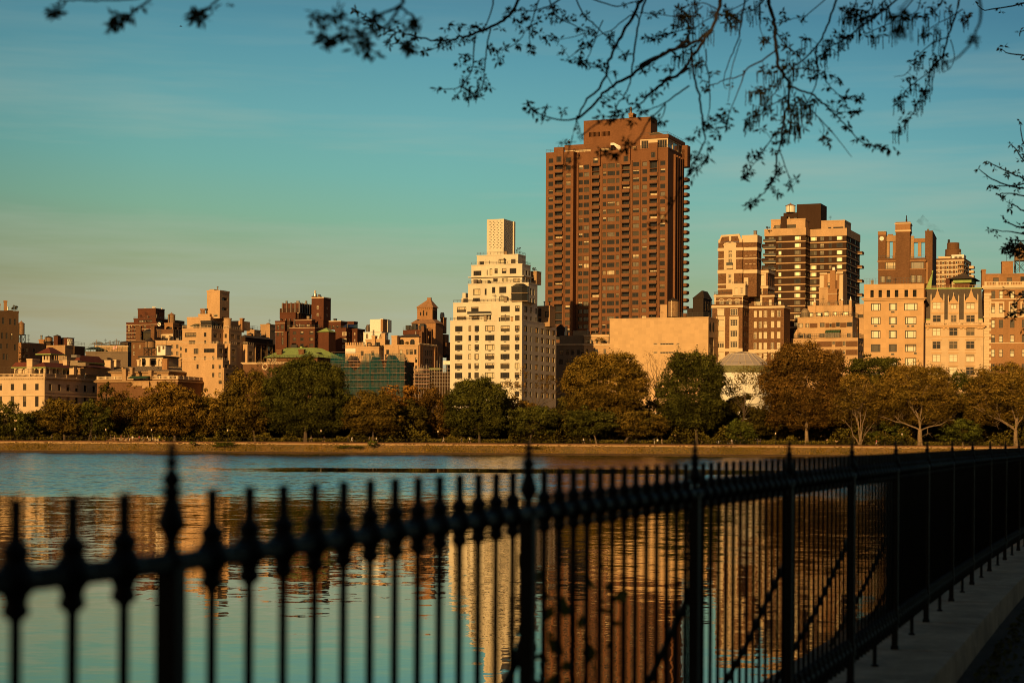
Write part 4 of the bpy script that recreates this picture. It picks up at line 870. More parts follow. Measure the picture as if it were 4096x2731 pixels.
b.box('roof_house', 828, 875, 560, 'tan_brick', dep=5, y0=16, bot=660, fw=b.wins([(838,856,592,640)], y0=16, style='plain', pal='dark'), cap=.2); b.box('roof_house', 880, 978, 832, 'tan_brick', dep=6, y0=24, bot=990, fw=b.wins([(888,912,850,915),(940,972,872,920),(888,912,925,970)], y0=24, style='cas2', pal='mix'), cap=.2)
y5 = 7; i5 = b.box('wall', 407, 730, 428, 'white_brick', xs=790, y0=y5, bot=505, fw=b.wins([(427,463,482,514),(577,636,463,497),(675,710,463,497)], y0=y5, **fc)+b.wins([(505,510,475,498)], y0=y5, style='plain', **kw), cap=.25); b.rail(i5, .9, 1.4)
y6 = 10; x6 = b.X(618, 300, y6)
slots = []
for r in range(17):
    for k in range(4):
        xx = 505+k*28+(9 if r % 2 else 0); slots.append((b.X(xx, 280, y6), b.X(xx+9, 280, y6), b.Z(600, 169+r*13.1, y6), b.Z(600, 164+r*13.1, y6)))
fx0, z1, zb_ = b.X(485, 280, y6), b.Z(618, 148, y6), b.Z(618, 428, y6); dd = b.sd(700, 280, x6)[0]-y6
c = MB(); c.wall((fx0, y6), (1, 0), 0, x6-fx0, zb_, z1, [(a-fx0, q-fx0, e, f) for a, q, e, f in slots], (0, 1), .4, 'white_brick')
ss = []
for r in range(17):
    for k in range(5):
        a = dd*(.08+.16*k+(.06 if r % 2 else 0)); ss.append((a, a+dd*.075, b.Z(600, 169+r*13.1, y6), b.Z(600, 164+r*13.1, y6)))
c.wall((x6, y6), (0, 1), 0, dd*.87, zb_, z1, ss, (-1, 0), .4, 'white_brick')
c.box(x6-.6, x6+.45, y6+dd*.87, y6+dd, zb_, z1, 'white_brick'); c.poly([(fx0,y6,z1),(x6,y6,z1),(x6,y6+dd*.9,z1),(fx0,y6+dd*.9,z1)], 'slate')
c.poly([(fx0, y6+.45, zb_), (x6-.45, y6+.45, zb_), (x6-.45, y6+.45, z1-.1), (fx0, y6+.45, z1-.1)], 'dark_opening'); c.poly([(x6-.45, y6+.45, zb_), (x6-.45, y6+dd*.87, zb_), (x6-.45, y6+dd*.87, z1-.1), (x6-.45, y6+.45, z1-.1)], 'dark_opening')
c.poly([(fx0, y6+dd*.87, zb_), (fx0, y6, zb_), (fx0, y6, z1), (fx0, y6+dd*.87, z1)], 'white_brick'); c.build('chimney', b.root)
c = MB()
for q, h in ((718,30),(727,45),(737,38),(745,48)): x, z = b.fr(q, 420, 12); z2 = b.Z(q, 420-h, 12); c.tube([(x,12,z),(x,12,z2)], .07, 'dark_metal', 5); c.lathe([(.05,z2-.5),(.4,z2-.1),(.05,z2)], x, 12, 'dark_metal', 8)
c.build('antenna', b.root)
t = b.solid('roof_house', 293, 318, 728, 800, 'white_brick', y0=5, dep=2.5)
g = b.wins([(300,338,773,800)], y0=2, style='five', pal='dark', bl=0); b.box('glass_room', 285, 338, 768, 'frame_white', dep=3, y0=2, bot=802, fw=g, cap=0)
b.done()
# ---- tall brown tower
b = Bld('apartment_tower', 'very tall brown brick apartment tower with columns of stacked balconies', ZD2, 1678, 520, 790)
RX = 80; NF = 26
def fl(k, off=0, h=53): return (668+105.2*k+off, 668+105.2*k+off+h)
kw = dict(pal='tower', bl=.14, fm='frame_dark', rec=.3)
CY = 900
yl = -4.2   # the left wing stands forward of the rest
def colset(cols, y0, style, ref, top=0, bl=.14): 
    out = []
    for k in range(NF): out += [dict(q) for q in b.grid(cols, [(fl(k)[0]+top, fl(k)[1]+top)], CY, ref, y0, style=style, **dict(kw, bl=bl))]
    return out
def balc(cols, y0, ref, top=0):
    out = []
    for k in range(NF): out += b.grid(cols, [(fl(k)[0]-4+top, fl(k)[0]+86+top)], CY, ref, y0, style='cas2', **dict(kw, rec=1.3, bl=.08, pal='dark'))
    return out
wl = colset([(52,108)], yl, 'plain', 80)+colset([(288,347)], yl, 'plain', 80)+balc([(136,240)], yl, 80)
ztop = b.Z(1678, 520); SH = 29  # rows drop towards the far left, so the right half is read 29 px lower at its own columns
wr = []
for cols, st in (([(465,513),(533,605)], 'cas2'), ([(792,833),(975,1012)], 'plain'), ([(855,950)], 'pic3'), ([(1202,1280)], 'cas2'), ([(1330,1388),(1575,1637)], 'plain')): wr += colset(cols, 0, st, 1600, SH)
bal = []
wb = balc([(642,740),(1052,1152),(1427,1527)], 0, 1600, SH)
allw = wr+wb
for q in allw+wl:
    x0, x1, z0, z1 = q['r']; e = .12 if q['rec'] < 1 else .05; q['r'] = (x0-e, x1+e, z0-.12, z1+.12); q['fw'] = .13
allw.sort(key=lambda q: -q['r'][3]); wl.sort(key=lambda q: -q['r'][3])
sw = []
i = b.box('wall', 388, 1678, 520, 'tower_brick', xs=1900, fw=allw, cap=.4)
z_l = b.Z(80, 590, yl)
xl1 = b.X(388, 900, yl); il = b.box('wall', 14, 388, 590, 'tower_brick', dep=12, y0=yl, fw=wl, topx=80, cap=.3); b.rail(dict(il, y1=il['y0']+3), 1.2, 2)
# balcony parapets
nb = 0; rest = MB()
def balcony(x0, x1, y0, z0, z1, side=False):
    global nb
    c = MB(); d = 1.15
    if not side:
        c.prism([(x0-.1, y0+.3), (x0+.1, y0-d), (x1+.25, y0-d), (x1+.35, y0-d*.55), (x1+.35, y0+.3)], z0, z1, 'tower_brick')
        c.prism([(x0+.1, y0+.25), (x0+.3, y0-d+.2), (x1+.1, y0-d+.2), (x1+.15, y0+.25)], z0-.25, z0, 'frame_dark')
    else:
        c.prism([(x1-.2, y0), (x1+2.0, y0+.2), (x1+2.3, y0+.7), (x1+2.3, y0+4.4), (x1-.2, y0+4.6)], z0, z1, 'tower_brick'); c.prism([(x1-.2, y0+.2), (x1+1.8, y0+.4), (x1+1.8, y0+4.2), (x1-.2, y0+4.4)], z0-.25, z0, 'frame_dark')
    if nb < 100: nb += 1; c.build('balcony', b.root)
    else:
        n = len(rest.v); rest.v += c.v
        for f, m_ in zip(c.f, c.m): rest.f.append(tuple(n+q for q in f)); rest.m.append(rest.mi(c.names[m_]))
cand = [(q, 0) for q in wb]+[(q, yl) for q in wl if q['rec'] > 1]
cand.sort(key=lambda t: -t[0]['r'][3])
ysd = b.sd(1868, 900, i['x1'])[0]
lv = sorted({round(q['r'][3], 2) for q in wb}, reverse=True)
for kk, zt in enumerate(lv):
    for q, y0 in [t for t in cand if abs(t[0]['r'][3]-zt) < 1.6]:
        x0, x1, z0, z1 = q['r']; h = z1-z0
        if abs(z1-max(t[0]['r'][3] for t in cand if t[1] == y0)) < .5: continue
        balcony(x0, x1, y0, z0+h*.02, z0+h*.46)
    if kk > 0: h = lv[0]-lv[1]; balcony(0, i['x1'], ysd, zt-h*.80, zt-h*.42, True)
tag(rest.build('balconies', b.root), kind='stuff') if rest.f else None
# enclosed top bays over each balcony column, piers, corner fins
c0 = [(122,250,505,745,yl,590),(622,752,520,760,0,None),(1036,1160,500,740,0,None),(1410,1532,442,685,0,None)]
for xa, xb, ya, yb, y0, _ in c0:
    y = y0-1.1; x0, z1 = b.fr(xa, ya, y); x1, z0 = b.fr(xb, yb, y); zt = b.Z(xb, ya, y)
    c = MB(); c.wall((x0, y), (1, 0), 0, x1-x0, z0, zt, [(1.2, x1-x0-.9, z0+1.2, z0+3.6)], (0, 1), .3, 'tower_brick'); c.box(x0, x1, y+.5, y0+.4, z0, zt, 'tower_brick', skip=''); c.poly([(x1,y,z0),(x1,y+.5,z0),(x1,y+.5,zt),(x1,y,zt)], 'tower_brick'); c.poly([(x0,y,zt),(x1,y,zt),(x1,y+.5,zt),(x0,y+.5,zt)], 'tower_brick'); c.poly([(x0,y,z0),(x0,y+.5,z0),(x1,y+.5,z0),(x1,y,z0)], 'tower_brick'); c.build('bay', b.root)
    b.place(dict(r=(x0+1.2, x1-.9, z0+1.2, z0+3.6), style='pic3', pal='dark', fm='frame_dark', rec=.3, bl=.2), 'f', y)
c = MB()
for q in (257, 268): x = b.X(q, 900, yl); c.box(x-.05, x+.22, yl-.3, yl+.1, 0, z_l-.5, 'tower_brick')
for q in (453, 612, 775, 1035, 1168, 1188, 1300, 1545, 1562): x = b.X(q, 900, 0); c.box(x-.2, x+.2, -.45, .1, 0, ztop-4.5, 'tower_brick')
c.build('pier', b.root)
c = MB()
for q in (1757, 1790, 1822, 1852): y = b.sd(q, 900, i['x1'])[0]; c.box(i['x1']-.1, i['x1']+.9, y-.5, y+.5, 0, ztop-1.5, 'tower_brick')
c.build('fin', b.root)
b.solid('bay', 1868, 1905, 540, 770, 'tower_brick', y0=ysd, dep=4.6)
t = MB(); y, z1 = b.sd(1868, 545, i['x1']); zb2 = b.sd(1868, 775, i['x1'])[1]; t.box(i['x1']-.2, i['x1']+2.4, ysd, ysd+4.6, zb2, z1+2, 'tower_brick'); t.build('bay', b.root)
y0 = 9; x1 = b.X(1442, 200, y0)
p = b.box('penthouse', 527, 1442, 98, 'tower_brick', xs=1533, y0=y0, bot=600, midy=250, cap=.15, fw=[dict(r=(b.X(600+k*17.2, 330, y0), b.X(600+k*17.2+11, 330, y0), b.Z(740, 362, y0), b.Z(740, 300, y0)), style='none', pal='open', fm='frame_dark', rec=1.0, bl=0) for k in range(17) if k != 9])
b.chim(1140, 1200, 45, 100, 'orange_brick', y0=14, xs=1242); c = MB(); x, z = b.fr(1170, 45, 15); c.lathe([(.6,z),(.6,z+2.2),(.4,z+2.3),(.4,z+2.7)], x, 15, 'steel_tube', 12); c.build('flue', b.root)
g = b.grid([(1312,1410),(1532,1662)], [(400,512)], 455, 1660, .8, style='four', pal='dark', bl=0, fm='frame_tan')
gx = b.X(1675, 450, .8)
p = b.box('glass_penthouse', 1300, 1675, 378, 'pale_stone', xs=1900, y0=.8, bot=530, fw=g, sw=b.sgrid([(1684,1742),(1752,1812),(1822,1860),(1866,1892)], [(400,512)], 470, 1660, gx, .8, style='cas2', pal='mix', fm='frame_tan'), cap=0)
b.band(p, p['z1']-.1, p['z1']+1.5, .4, 'tower_brick', 'roof_slab'); b.rail(p, 1.2, 2, z=p['z1']+1.4)
c = MB(); xa, xb = b.X(1392, 345, 3), b.X(1640, 345, 3); zz = p['z1']+1.3; hh = b.Z(1515, 306, 3)-zz
ring = [(xa+(xb-xa)*k/12, zz+hh*math.sin(math.pi*k/12)) for k in range(13)]
for (xa_, za_), (xb_, zb_) in zip(ring, ring[1:]): c.poly([(xa_,3,za_),(xb_,3,zb_),(xb_,9,zb_),(xa_,9,za_)], 'dome_glass'); c.poly([(xa_,3,zz),(xb_,3,zz),(xb_,3,zb_),(xa_,3,za_)], 'glass_mid'); c.tube([(xa_,2.98,za_),(xb_,2.98,zb_)], .12, 'frame_tan', 5)
c.build('barrel_skylight', b.root)
g = b.grid([(282,360),(366,445),(458,532),(545,617),(752,800),(806,882)], [(548,596)], 572, 880, 2, style='cas2', pal='mix', fm='frame_tan', bl=.1)
p = b.box('terrace_room', 276, 893, 455, 'pale_stone', dep=7, y0=2, bot=620, fw=g, cap=0, midy=540); b.band(p, p['z1']-2.1, p['z1']+.2, .3, 'tower_brick', 'roof_slab')
c = MB(); x0, x1, x2 = b.X(893, 500, 1.5), b.X(940, 500, 1.5), b.X(1030, 500, 1.5); z0, zt, zm_ = b.Z(900,560,1.5), b.Z(900,450,1.5), b.Z(1030,495,1.5)
c.poly([(x0,1.5,z0+2.5),(x1,1.5,z0+2.5),(x2,1.5,zm_-2.6),(x2,1.5,zm_),(x1,1.5,zt),(x0,1.5,zt)], 'white_paint'); c.build('stair_wall', b.root)
b.rail(dict(i, y1=i['y0']+4), 1.3, 2); b.done(); B_TOWER = b
# ---- grey house between white block and museum
b = Bld('apartment_building', 'low shaded grey stone house between the white block and the blank museum slab', ZC, 1445, 1130, 765, 12)
w = b.wins([(1050,1082,1173,1213),(1103,1130,1173,1213),(1142,1168,1173,1213),(1193,1213,1173,1213),(1222,1243,1173,1213),(1050,1082,1247,1287),(1103,1130,1247,1287),(1142,1168,1247,1287),(1193,1213,1247,1287)], style='six', pal='mix', bl=.5)
b.box('wall', 1015, 1246, 1130, 'grey_stone', dep=14, fw=w, bands=((1128,1136,.4),)); 
i = b.box('wall', 1246, 1470, 1132, 'beige_brick', dep=14, y0=-.15, fw=b.wins([(1264,1280,1168,1212),(1322,1356,1168,1212),(1400,1420,1168,1212)], y0=-.15, style='sash', pal='dark'), bands=((1130,1138,.4),)); b.rail(i, 1.1, 1.5)
b.solid('penthouse', 1055, 1243, 1062, 1130, 'grey_stone', y0=3, dep=8); i = b.box('penthouse_wall', 1240, 1440, 1062, 'beige_brick', dep=8, y0=3.5, bot=1130, fw=b.grid([(1272,1295),(1300,1318),(1385,1400),(1408,1425)], [(1098,1126)], 1112, 1350, 3.5, style='cas2', pal='mix'), bands=((1062,1070,.3),))
b.solid('roof_house', 1160, 1280, 1024, 1062, 'zinc', y0=6, dep=5); c = MB(); x, z = b.fr(1107, 1062, 5); c.lathe([(.9,z),(.9,z+1.5),(.6,z+1.6),(.6,z+4)], x, 5, 'silver', 12); c.build('flue', b.root)
t = b.solid('tank_house', 1032, 1082, 1000, 1064, 'wood_dark', y0=8, dep=5); b.hip('roof', t, b.Z(1055,973,9), 'wood_dark', .2); b.done()
# ---- museum slab
b = Bld('museum_annex', 'blank pale stone museum slab with two rows of narrow slots, beside the brown tower', ZD, 1150, 1362, 735)
sl = []
b.z = ZG_
for xa, xb in ((1790,1822),(1842,1950),(1970,1996)): sl += b.wins([(xa, xb, 43, 58)], style='five', pal='dark', fm='pale_stone', bl=0)
for xa, xb in ((1790,1822),(1842,1950),(1968,1990)): sl += b.wins([(xa, xb, 110, 125)], style='five', pal='dark', fm='pale_stone', bl=0)
b.z = ZD; 
b.z = ZE; sw = b.sgrid([(266,302)], [(1172,1318)], 1240, 255, 0, style='grid', pal='dark', rec=.6); b.z = ZD
i = b.box('wall', 531, 1150, 1363, 'slab_stone', xs=1210, fw=sl, sw=sw, cap=.3); b.rail(dict(i, x0=b.X(890,1360)), 1.6, 2)
b.z = ZE; c = MB()
for q in (276, 301):
    y, z = b.sd(q, 1095, .05); c.lathe([(1.25, -.06), (1.25, .02)], 0, 0, 'dark_opening', 18); n = 36
    for k in range(len(c.v)-n, len(c.v)): v = c.v[k]; c.v[k] = (v[2]+.04, y+v[0], z+v[1]*1.6)
c.build('oval_window', b.root)
c = MB(); yy = b.sd(262, 1240, 0)[0]; 
for q in (1045, 1110, 1170, 1240): z = b.sd(262, q, 0)[1]; c.box(-.05, .04, .3, i['y1'], z-.06, z+.06, 'tan_brick')
c.build('joint_strip', b.root); b.z = ZD
b.solid('roof_house', 848, 890, 1283, 1363, 'beige_brick', y0=10, dep=5); b.done()
water_tank('white banded water tank standing on the flat roof of the museum slab', ZD, 895, 965, 1262, 1360, 1240, 750, P(*ZD(930,1363),750).z, legs='frame_white')
b = Bld('roof_house', 'black timber roof house with pointed gable right of the museum slab', ZE, 222, 960, 775, cat='roof house', zg=P(*ZE(222,1010),775).z)
t = b.solid('wall', 140, 222, 868, 1012, 'wood_dark', xs=288); c = MB(); zt = b.Z(222, 808, 3); m_ = (t['x0']+t['x1'])/2+1; c.prism([(t['x0']-.3,-.3),(t['x1']+.3,-.3),(t['x1']+.3,t['y1']+.3),(t['x0']-.3,t['y1']+.3)], t['z1'], zt, 'wood_dark', [(m_-.3,3),(m_+.3,3),(m_+.3,t['y1']-3),(m_-.3,t['y1']-3)]); c.build('roof', b.root)
c = MB(); 
for q in (240, 258, 275): y, z = b.sd(q, 930, 0); c.box(-.05, .05, y-.5, y+.5, z-2, z+2, 'glass_dark')
c.build('window', b.root); b.solid('roof_house', 95, 138, 945, 1012, 'wood_dark', y0=2, dep=4); b.done()
# ---- museum rotunda
c0 = P(*ZE(556, 1395), 705); R0 = 232*.5102*705/F
r = empty('museum_rotunda', (c0.x, c0.y+R0, ZG), 0, 'round white museum drum with low ribbed glass dome half hidden by trees', 'museum')
def rz(py, dy=0): return P(*ZE(556, py), 705+dy).z-ZG
q = MB(); prof = [(R0*.99, rz(1395, R0)-.4), (R0, rz(1395, R0)), (R0*.5, rz(1312, R0)), (R0*.49, rz(1308, R0)+.15), (R0*.12, rz(1288, R0)), (.02, rz(1286, R0))]
q.lathe(prof, 0, 0, 'dome_glass', 24); q.build('dome', r)
q = MB()
for k in range(24): a = 2*math.pi*k/24; q.tube([(pr*math.cos(a)*1.004, pr*math.sin(a)*1.004, z+.06) for pr, z in prof[1:5]], .09, 'frame_white', 4)
for k in range(48): a = 2*math.pi*k/48; a2 = 2*math.pi*(k+1)/48; q.tube([(R0*1.02*math.cos(a), R0*1.02*math.sin(a), rz(1388, R0)+1), (R0*1.02*math.cos(a2), R0*1.02*math.sin(a2), rz(1388, R0)+1)], .05, 'frame_white', 3)
q.build('dome_rib', r)
q = MB(); q.lathe([(R0*1.03, rz(1448)), (R0*1.04, rz(1440)), (R0*1.02, rz(1396)), (R0*.98, rz(1394))], 0, 0, 'rust_green', 64, False)
for k in range(96): a = 2*math.pi*k/96; q.tube([(R0*1.045*math.cos(a), R0*1.045*math.sin(a), rz(1443)), (R0*1.025*math.cos(a), R0*1.025*math.sin(a), rz(1398))], .06, 'rust_green', 3)
q.build('drum_roof', r)
q = MB(); bands = [(1449, 1540, 1.10), (1544, 1615, 1.06), (1619, 1694, 1.02), (1698, 1800, .98)]
for ya, yb, k in bands: q.lathe([(R0*k*.97, rz(yb)), (R0*k, rz(ya)), (R0*k-.2, rz(ya)), (R0*.92, rz(ya)-.15)], 0, 0, 'white_paint', 72, False)
q.lathe([(R0*.93, 0), (R0*.93, rz(1449))], 0, 0, 'white_paint', 64, False); q.build('spiral_wall', r)
b = Bld('museum_annex', 'low white museum wing glimpsed between the trees under the round drum', ZG_, 1900, 690, 690, 20)
b.box('wall', 1560, 1900, 600, 'white_paint', dep=10); b.done()

# ---- ornate brick and stone apartment house
b = Bld('apartment_building', 'brick and limestone apartment house with scrolled stone crest, stepping down to wider base', ZE2, 485, 1000, 745)
kw = dict(style='grid', pal='cream', fm='frame_white', bl=.2, rec=.35); LS = 'pale_stone'
def panel(xa, xb, ya, yb, y0, nm='stone_panel', pr=.14, holes=()):
    x0, x1, z0, z1 = b.X(xa,(ya+yb)/2,y0), b.X(xb,(ya+yb)/2,y0), b.Z((xa+xb)/2,yb,y0), b.Z((xa+xb)/2,ya,y0); c = MB()
    c.wall((x0, y0-pr), (1, 0), 0, x1-x0, z0, z1, [(h['r'][0]-x0, h['r'][1]-x0, h['r'][2], h['r'][3]) for h in holes], (0, 1), pr, LS)
    c.poly([(x0,y0-pr,z1),(x1,y0-pr,z1),(x1,y0+.02,z1),(x0,y0+.02,z1)], LS); c.poly([(x1,y0-pr,z0),(x1,y0,z0),(x1,y0,z1),(x1,y0-pr,z1)], LS); c.poly([(x0,y0,z0),(x0,y0-pr,z0),(x0,y0-pr,z1),(x0,y0,z1)], LS)
    return c.build(nm, b.root)
# base left
wa = b.grid([(195,275),(345,428)], [(957,1030),(1078,1150),(1200,1273),(1325,1396),(1446,1515)], 1100, 390, 0, **kw)
sa = b.sgrid([(492,506),(514,528),(534,546)], [(962,1028),(1085,1150),(1205,1272),(1328,1395)], 1100, 480, 0, style='sash', pal='side', fm='frame_tan')
i = b.box('wall', 138, 485, 912, 'ornate_brick', xs=556, fw=wa, sw=sa, bands=((912,938,.25),), bandmat=LS)
for xa, xb in ((186,286),(336,440)): panel(xa, xb, 1040, 1560, 0, holes=[h for h in wa if b.X(xa,1100) < h['r'][0] < b.X(xb,1100)]); panel(xa+8, xb-8, 950, 960, 0)
panel(200, 485, 1405, 1442, 0, pr=.1, holes=[])
# base right, set back
yr = b.sd(556, 1000, i['x1'])[0]
wb_ = b.grid([(612,646),(668,704),(724,764),(807,845),(876,916)], [(970,1046),(1092,1168),(1214,1292),(1336,1412),(1460,1536)], 1180, 900, yr, **dict(kw, style='six'))
ir = b.box('wall', 556, 958, 925, 'ornate_brick', xs=1028, y0=yr, fw=wb_, bands=((921,944,.3),(1416,1455,.2)), bandmat=LS); b.rail(ir, 1.1, 1.6)
# middle terrace with three arches
y4 = 1.2; w4 = b.grid([(220,272),(312,360),(400,452)], [(862,905)], 880, 470, y4, **dict(kw, pal='bright'))
i4 = b.box('wall', 165, 490, 793, 'ornate_brick', xs=556, y0=y4, bot=915, fw=w4, bands=((793,812,.3),(816,822,.15),(852,860,.15)), bandmat=LS); b.rail(i4, 1, 1.5); b.rail(i, 1, 1.5)
c = MB()
for h in w4:
    x0, x1, z0, z1 = h['r']; m_ = (x0+x1)/2; rr_ = (x1-x0)/2
    for k in range(8): a, a2 = math.pi*k/8, math.pi*(k+1)/8; c.prism([(m_+rr_*math.cos(a), z1+.75*rr_*math.sin(a)), (m_+1.35*rr_*math.cos(a), z1+rr_*math.sin(a)), (m_+1.35*rr_*math.cos(a2), z1+rr_*math.sin(a2)), (m_+rr_*math.cos(a2), z1+.75*rr_*math.sin(a2))], y4-.12, y4+.05, LS)
for k in range(len(c.v)): v = c.v[k]; c.v[k] = (v[0], v[2], v[1])
c.build('arch_trim', b.root); panel(165, 182, 795, 910, y4); panel(482, 490, 795, 910, y4)
# upper right steps
y5 = yr+.4; w5 = b.wins([(632,706,848,920),(784,816,845,918)], y0=y5, **kw)
i5 = b.box('wall', 556, 845, 800, 'ornate_brick', xs=886, y0=y5, bot=930, fw=w5, bands=((800,818,.3),), bandmat=LS); b.rail(i5, 1, 1.5)
panel(622, 710, 800, 930, y5, holes=w5)
y6 = yr+.9; w6 = b.wins([(632,706,726,796)], y0=y6, **kw)+b.wins([(606,734,566,690)], y0=y6, **dict(kw, style='grid'))+b.wins([(582,598,745,792)], y0=y6, style='sash', pal='dark')
x6 = b.X(775, 600, y6); i6 = b.box('wall', 575, 775, 515, 'ornate_brick', xs=851, y0=y6, bot=805, fw=w6, sw=b.sgrid([(782,796),(806,820),(830,844)], [(575,690),(725,795)], 640, 760, x6, y6, style='sash', pal='side', fm='frame_white'), bands=((515,545,.3),(694,722,.2)), bandmat=LS)
panel(580, 752, 545, 695, y6, holes=w6); panel(622, 716, 722, 800, y6, holes=w6); b.rail(i6, 1, 1.5)
y7 = .2; w7 = b.wins([(395,428,715,785),(458,492,715,785)], y0=y7, **kw); i7 = b.box('stone_bay', 370, 517, 682, LS, xs=560, y0=y7, bot=800, fw=w7); b.rail(i7, 1, 1.5)
# tower
y8 = 3; w8 = b.wins([(327,365,278,320),(327,365,330,372),(327,365,384,432),(327,360,563,606),(327,360,620,666)], y0=y8, style='cas2', pal='dark', fm='frame_white', bl=0)
i8 = b.box('tower', 207, 483, 190, 'ornate_brick', dep=10, y0=y8, bot=800, fw=w8, midy=400, bands=((255,290,.2),(372,386,.15),(506,548,.2),(664,678,.15),(718,732,.15)), bandmat=LS, cap=0)
panel(275, 412, 205, 512, y8, pr=.3, holes=w8); panel(300, 390, 546, 725, y8, pr=.3, holes=w8)
c = MB(); X_ = lambda q: b.X(q, 150, y8); Z_ = lambda q: b.Z(350, q, y8)
def pl(pts, mat, y, t=.5):
    n = len(c.v); k = len(pts); c.v += [(X_(p), y, Z_(q)) for p, q in pts]+[(X_(p), y+t, Z_(q)) for p, q in pts]; mi = c.mi(mat)
    c.f.append(tuple(range(n, n+k))); c.m.append(mi); c.f.append(tuple(reversed(range(n+k, n+2*k)))); c.m.append(mi)
    for a in range(k): a2 = (a+1) % k; c.f.append((n+a2, n+a, n+k+a, n+k+a2)); c.m.append(mi)
pl([(207,192),(207,168),(222,160),(240,112),(448,106),(468,158),(483,170),(483,192)], 'ornate_brick', y8+.1)
pl([(210,200),(210,168),(224,158),(240,112),(262,112),(244,150),(232,185),(232,200)], LS, y8-.1, .3); pl([(448,200),(450,180),(436,150),(430,108),(448,106),(470,158),(484,170),(484,200)], LS, y8-.1, .3)
pl([(240,112),(448,105),(448,128),(240,134)], LS, y8-.05, .7); pl([(332,130),(356,130),(356,180),(344,186),(332,180)], LS, y8-.2, .4)
pl([(268,236),(268,222),(300,200),(330,196),(326,214),(300,222)], LS, y8-.45, .4); pl([(418,236),(418,218),(390,198),(360,192),(364,212),(390,220)], LS, y8-.45, .4)
c.build('crest', b.root)
c = MB(); x0, x1 = b.X(308, 470, y8), b.X(380, 470, y8); c.box(x0, x1, y8-1.2, y8-.25, b.Z(345,500,y8), b.Z(345,462,y8), LS); c.box(x0, x1, y8-1.2, y8-1.1, b.Z(345,462,y8), b.Z(345,430,y8), 'dark_metal'); c.build('balcony', b.root)
y9 = 4.2; x9 = b.X(650, 300, y9); i9 = b.box('tower', 483, 650, 112, 'ornate_brick', xs=702, y0=y9, bot=815, sw=b.sgrid([(657,668),(673,684),(688,698)], [(275,360),(385,470)], 330, 640, x9, y9, style='sash', pal='dark'), cap=0, bands=((112,196,.2),(252,288,.15),(372,384,.12),(508,548,.2)), bandmat=LS)
c = MB()
for q in (515, 562, 608):
    for ya, yb in ((275,345),(385,440)): x0, x1 = b.X(q, 330, y9), b.X(q+28, 330, y9); c.box(x0, x1, y9-.1, y9+.05, b.Z(560,yb+5,y9), b.Z(560,yb,y9), LS)
c.build('blind_window', b.root)
b.solid('niche', 500, 550, 598, 690, LS, y0=3.4, dep=.8); b.done()
# ---- dark striped tower
b = Bld('apartment_tower', 'dark brown apartment tower with thin pale horizontal bands and a roof tank', ZE, 1022, 700, 850)
rows = [(378,412)]+[(378+56.2*k, 412+56.2*k) for k in range(1, 14)]
kw = dict(pal='bright', bl=0, fm='frame_dark')
w = b.grid([(935,985)], rows, 640, 1000, 0, style='pic3', pal='bright', fm='frame_dark', bl=0)+b.grid([(808,835)], rows, 640, 1000, 0, style='plain', pal='bright', fm='frame_dark', bl=0)+b.grid([(730,775)], rows, 640, 1000, 0, style='cas2', pal='warm', fm='frame_dark', bl=.2)
i = b.box('wall', 704, 1022, 325, 'dark_brick', xs=1056, fw=w, midy=640, sw=b.sgrid([(1026,1036),(1044,1054)], rows, 640, 1010, 0, style='plain', pal='allbright'))
yr = b.sd(1058, 640, i['x1'])[0]-.4
w = b.grid([(1060,1110),(1265,1312)], rows, 640, 1320, yr, style='pic3', **kw)+b.grid([(1135,1168)], rows, 640, 1320, yr, style='cas2', pal='warm', fm='frame_dark', bl=.2)+b.grid([(1203,1228)], rows, 640, 1320, yr, style='plain', pal='mix', fm='frame_dark', bl=.2)
x1 = b.X(1342, 640, yr)
i2 = b.box('wall', 1052, 1342, 328, 'dark_brick', xs=1448, y0=yr, fw=w, midy=640, sw=b.sgrid([(1348,1358),(1372,1384),(1412,1424),(1432,1444)], rows, 640, 1320, x1, yr, style='cas2', pal='allbright'))
zt, z2 = b.Z(1022, 322), b.Z(1022, 372)
for q in range(14):
    za = b.Z(1000, 425+56.2*(q-1)); 
    if q == 0: b.band(i, z2, i['z1']+.6, .25, 'beige_brick'); b.band(i2, z2, i2['z1']+.6, .25, 'beige_brick')
    else: b.band(i, za, za+.5, .12, 'beige_brick', 'string_course'); b.band(i2, za, za+.5, .12, 'beige_brick', 'string_course')
c_n = 0
for k in range(0, 13):
    c = MB(); z = b.Z(760, 428+56.2*k)
    if k < 5: x0, x1_ = b.X(697, 500), b.X(795, 500); c.box(x0, x1_, -1.5, 0, z, z+.3, 'pale_stone'); c.box(x0, x1_, -1.5, -1.42, z+.3, z+1.3, 'dark_metal'); c.build('balcony', b.root)
    elif k > 20: pass
    c = MB(); y = b.sd(1430, 640, i2['x1'])[0]; c.box(i2['x1'], i2['x1']+2.2, y, y+5, z, z+.3, 'pale_stone'); c.box(i2['x1']+2.1, i2['x1']+2.2, y, y+5, z+.3, z+1.3, 'brown_brick'); c.box(i2['x1'], i2['x1']+2.1, y, y+.1, z+.3, z+1.3, 'brown_brick')
    if k % 2: c.build('balcony', b.root)
for k in (1, 3, 4, 5):
    c = MB(); z = b.Z(700, 460+56.2*(k-1)); x0 = b.X(680, 500, 6); c.box(x0, i['x0'], 6, 9, z, z+1.6, 'dark_brick'); c.build('balcony', b.root)
g = b.grid([(778,826),(875,948)], [(292,323)], 308, 900, 2, style='pic3', pal='mix', bl=0)
p = b.box('penthouse_wall', 753, 1022, 250, 'beige_brick', dep=10, y0=2, bot=330, fw=g); b.solid('penthouse_pier', 828, 875, 225, 330, 'dark_brick', y0=1.5, dep=3)
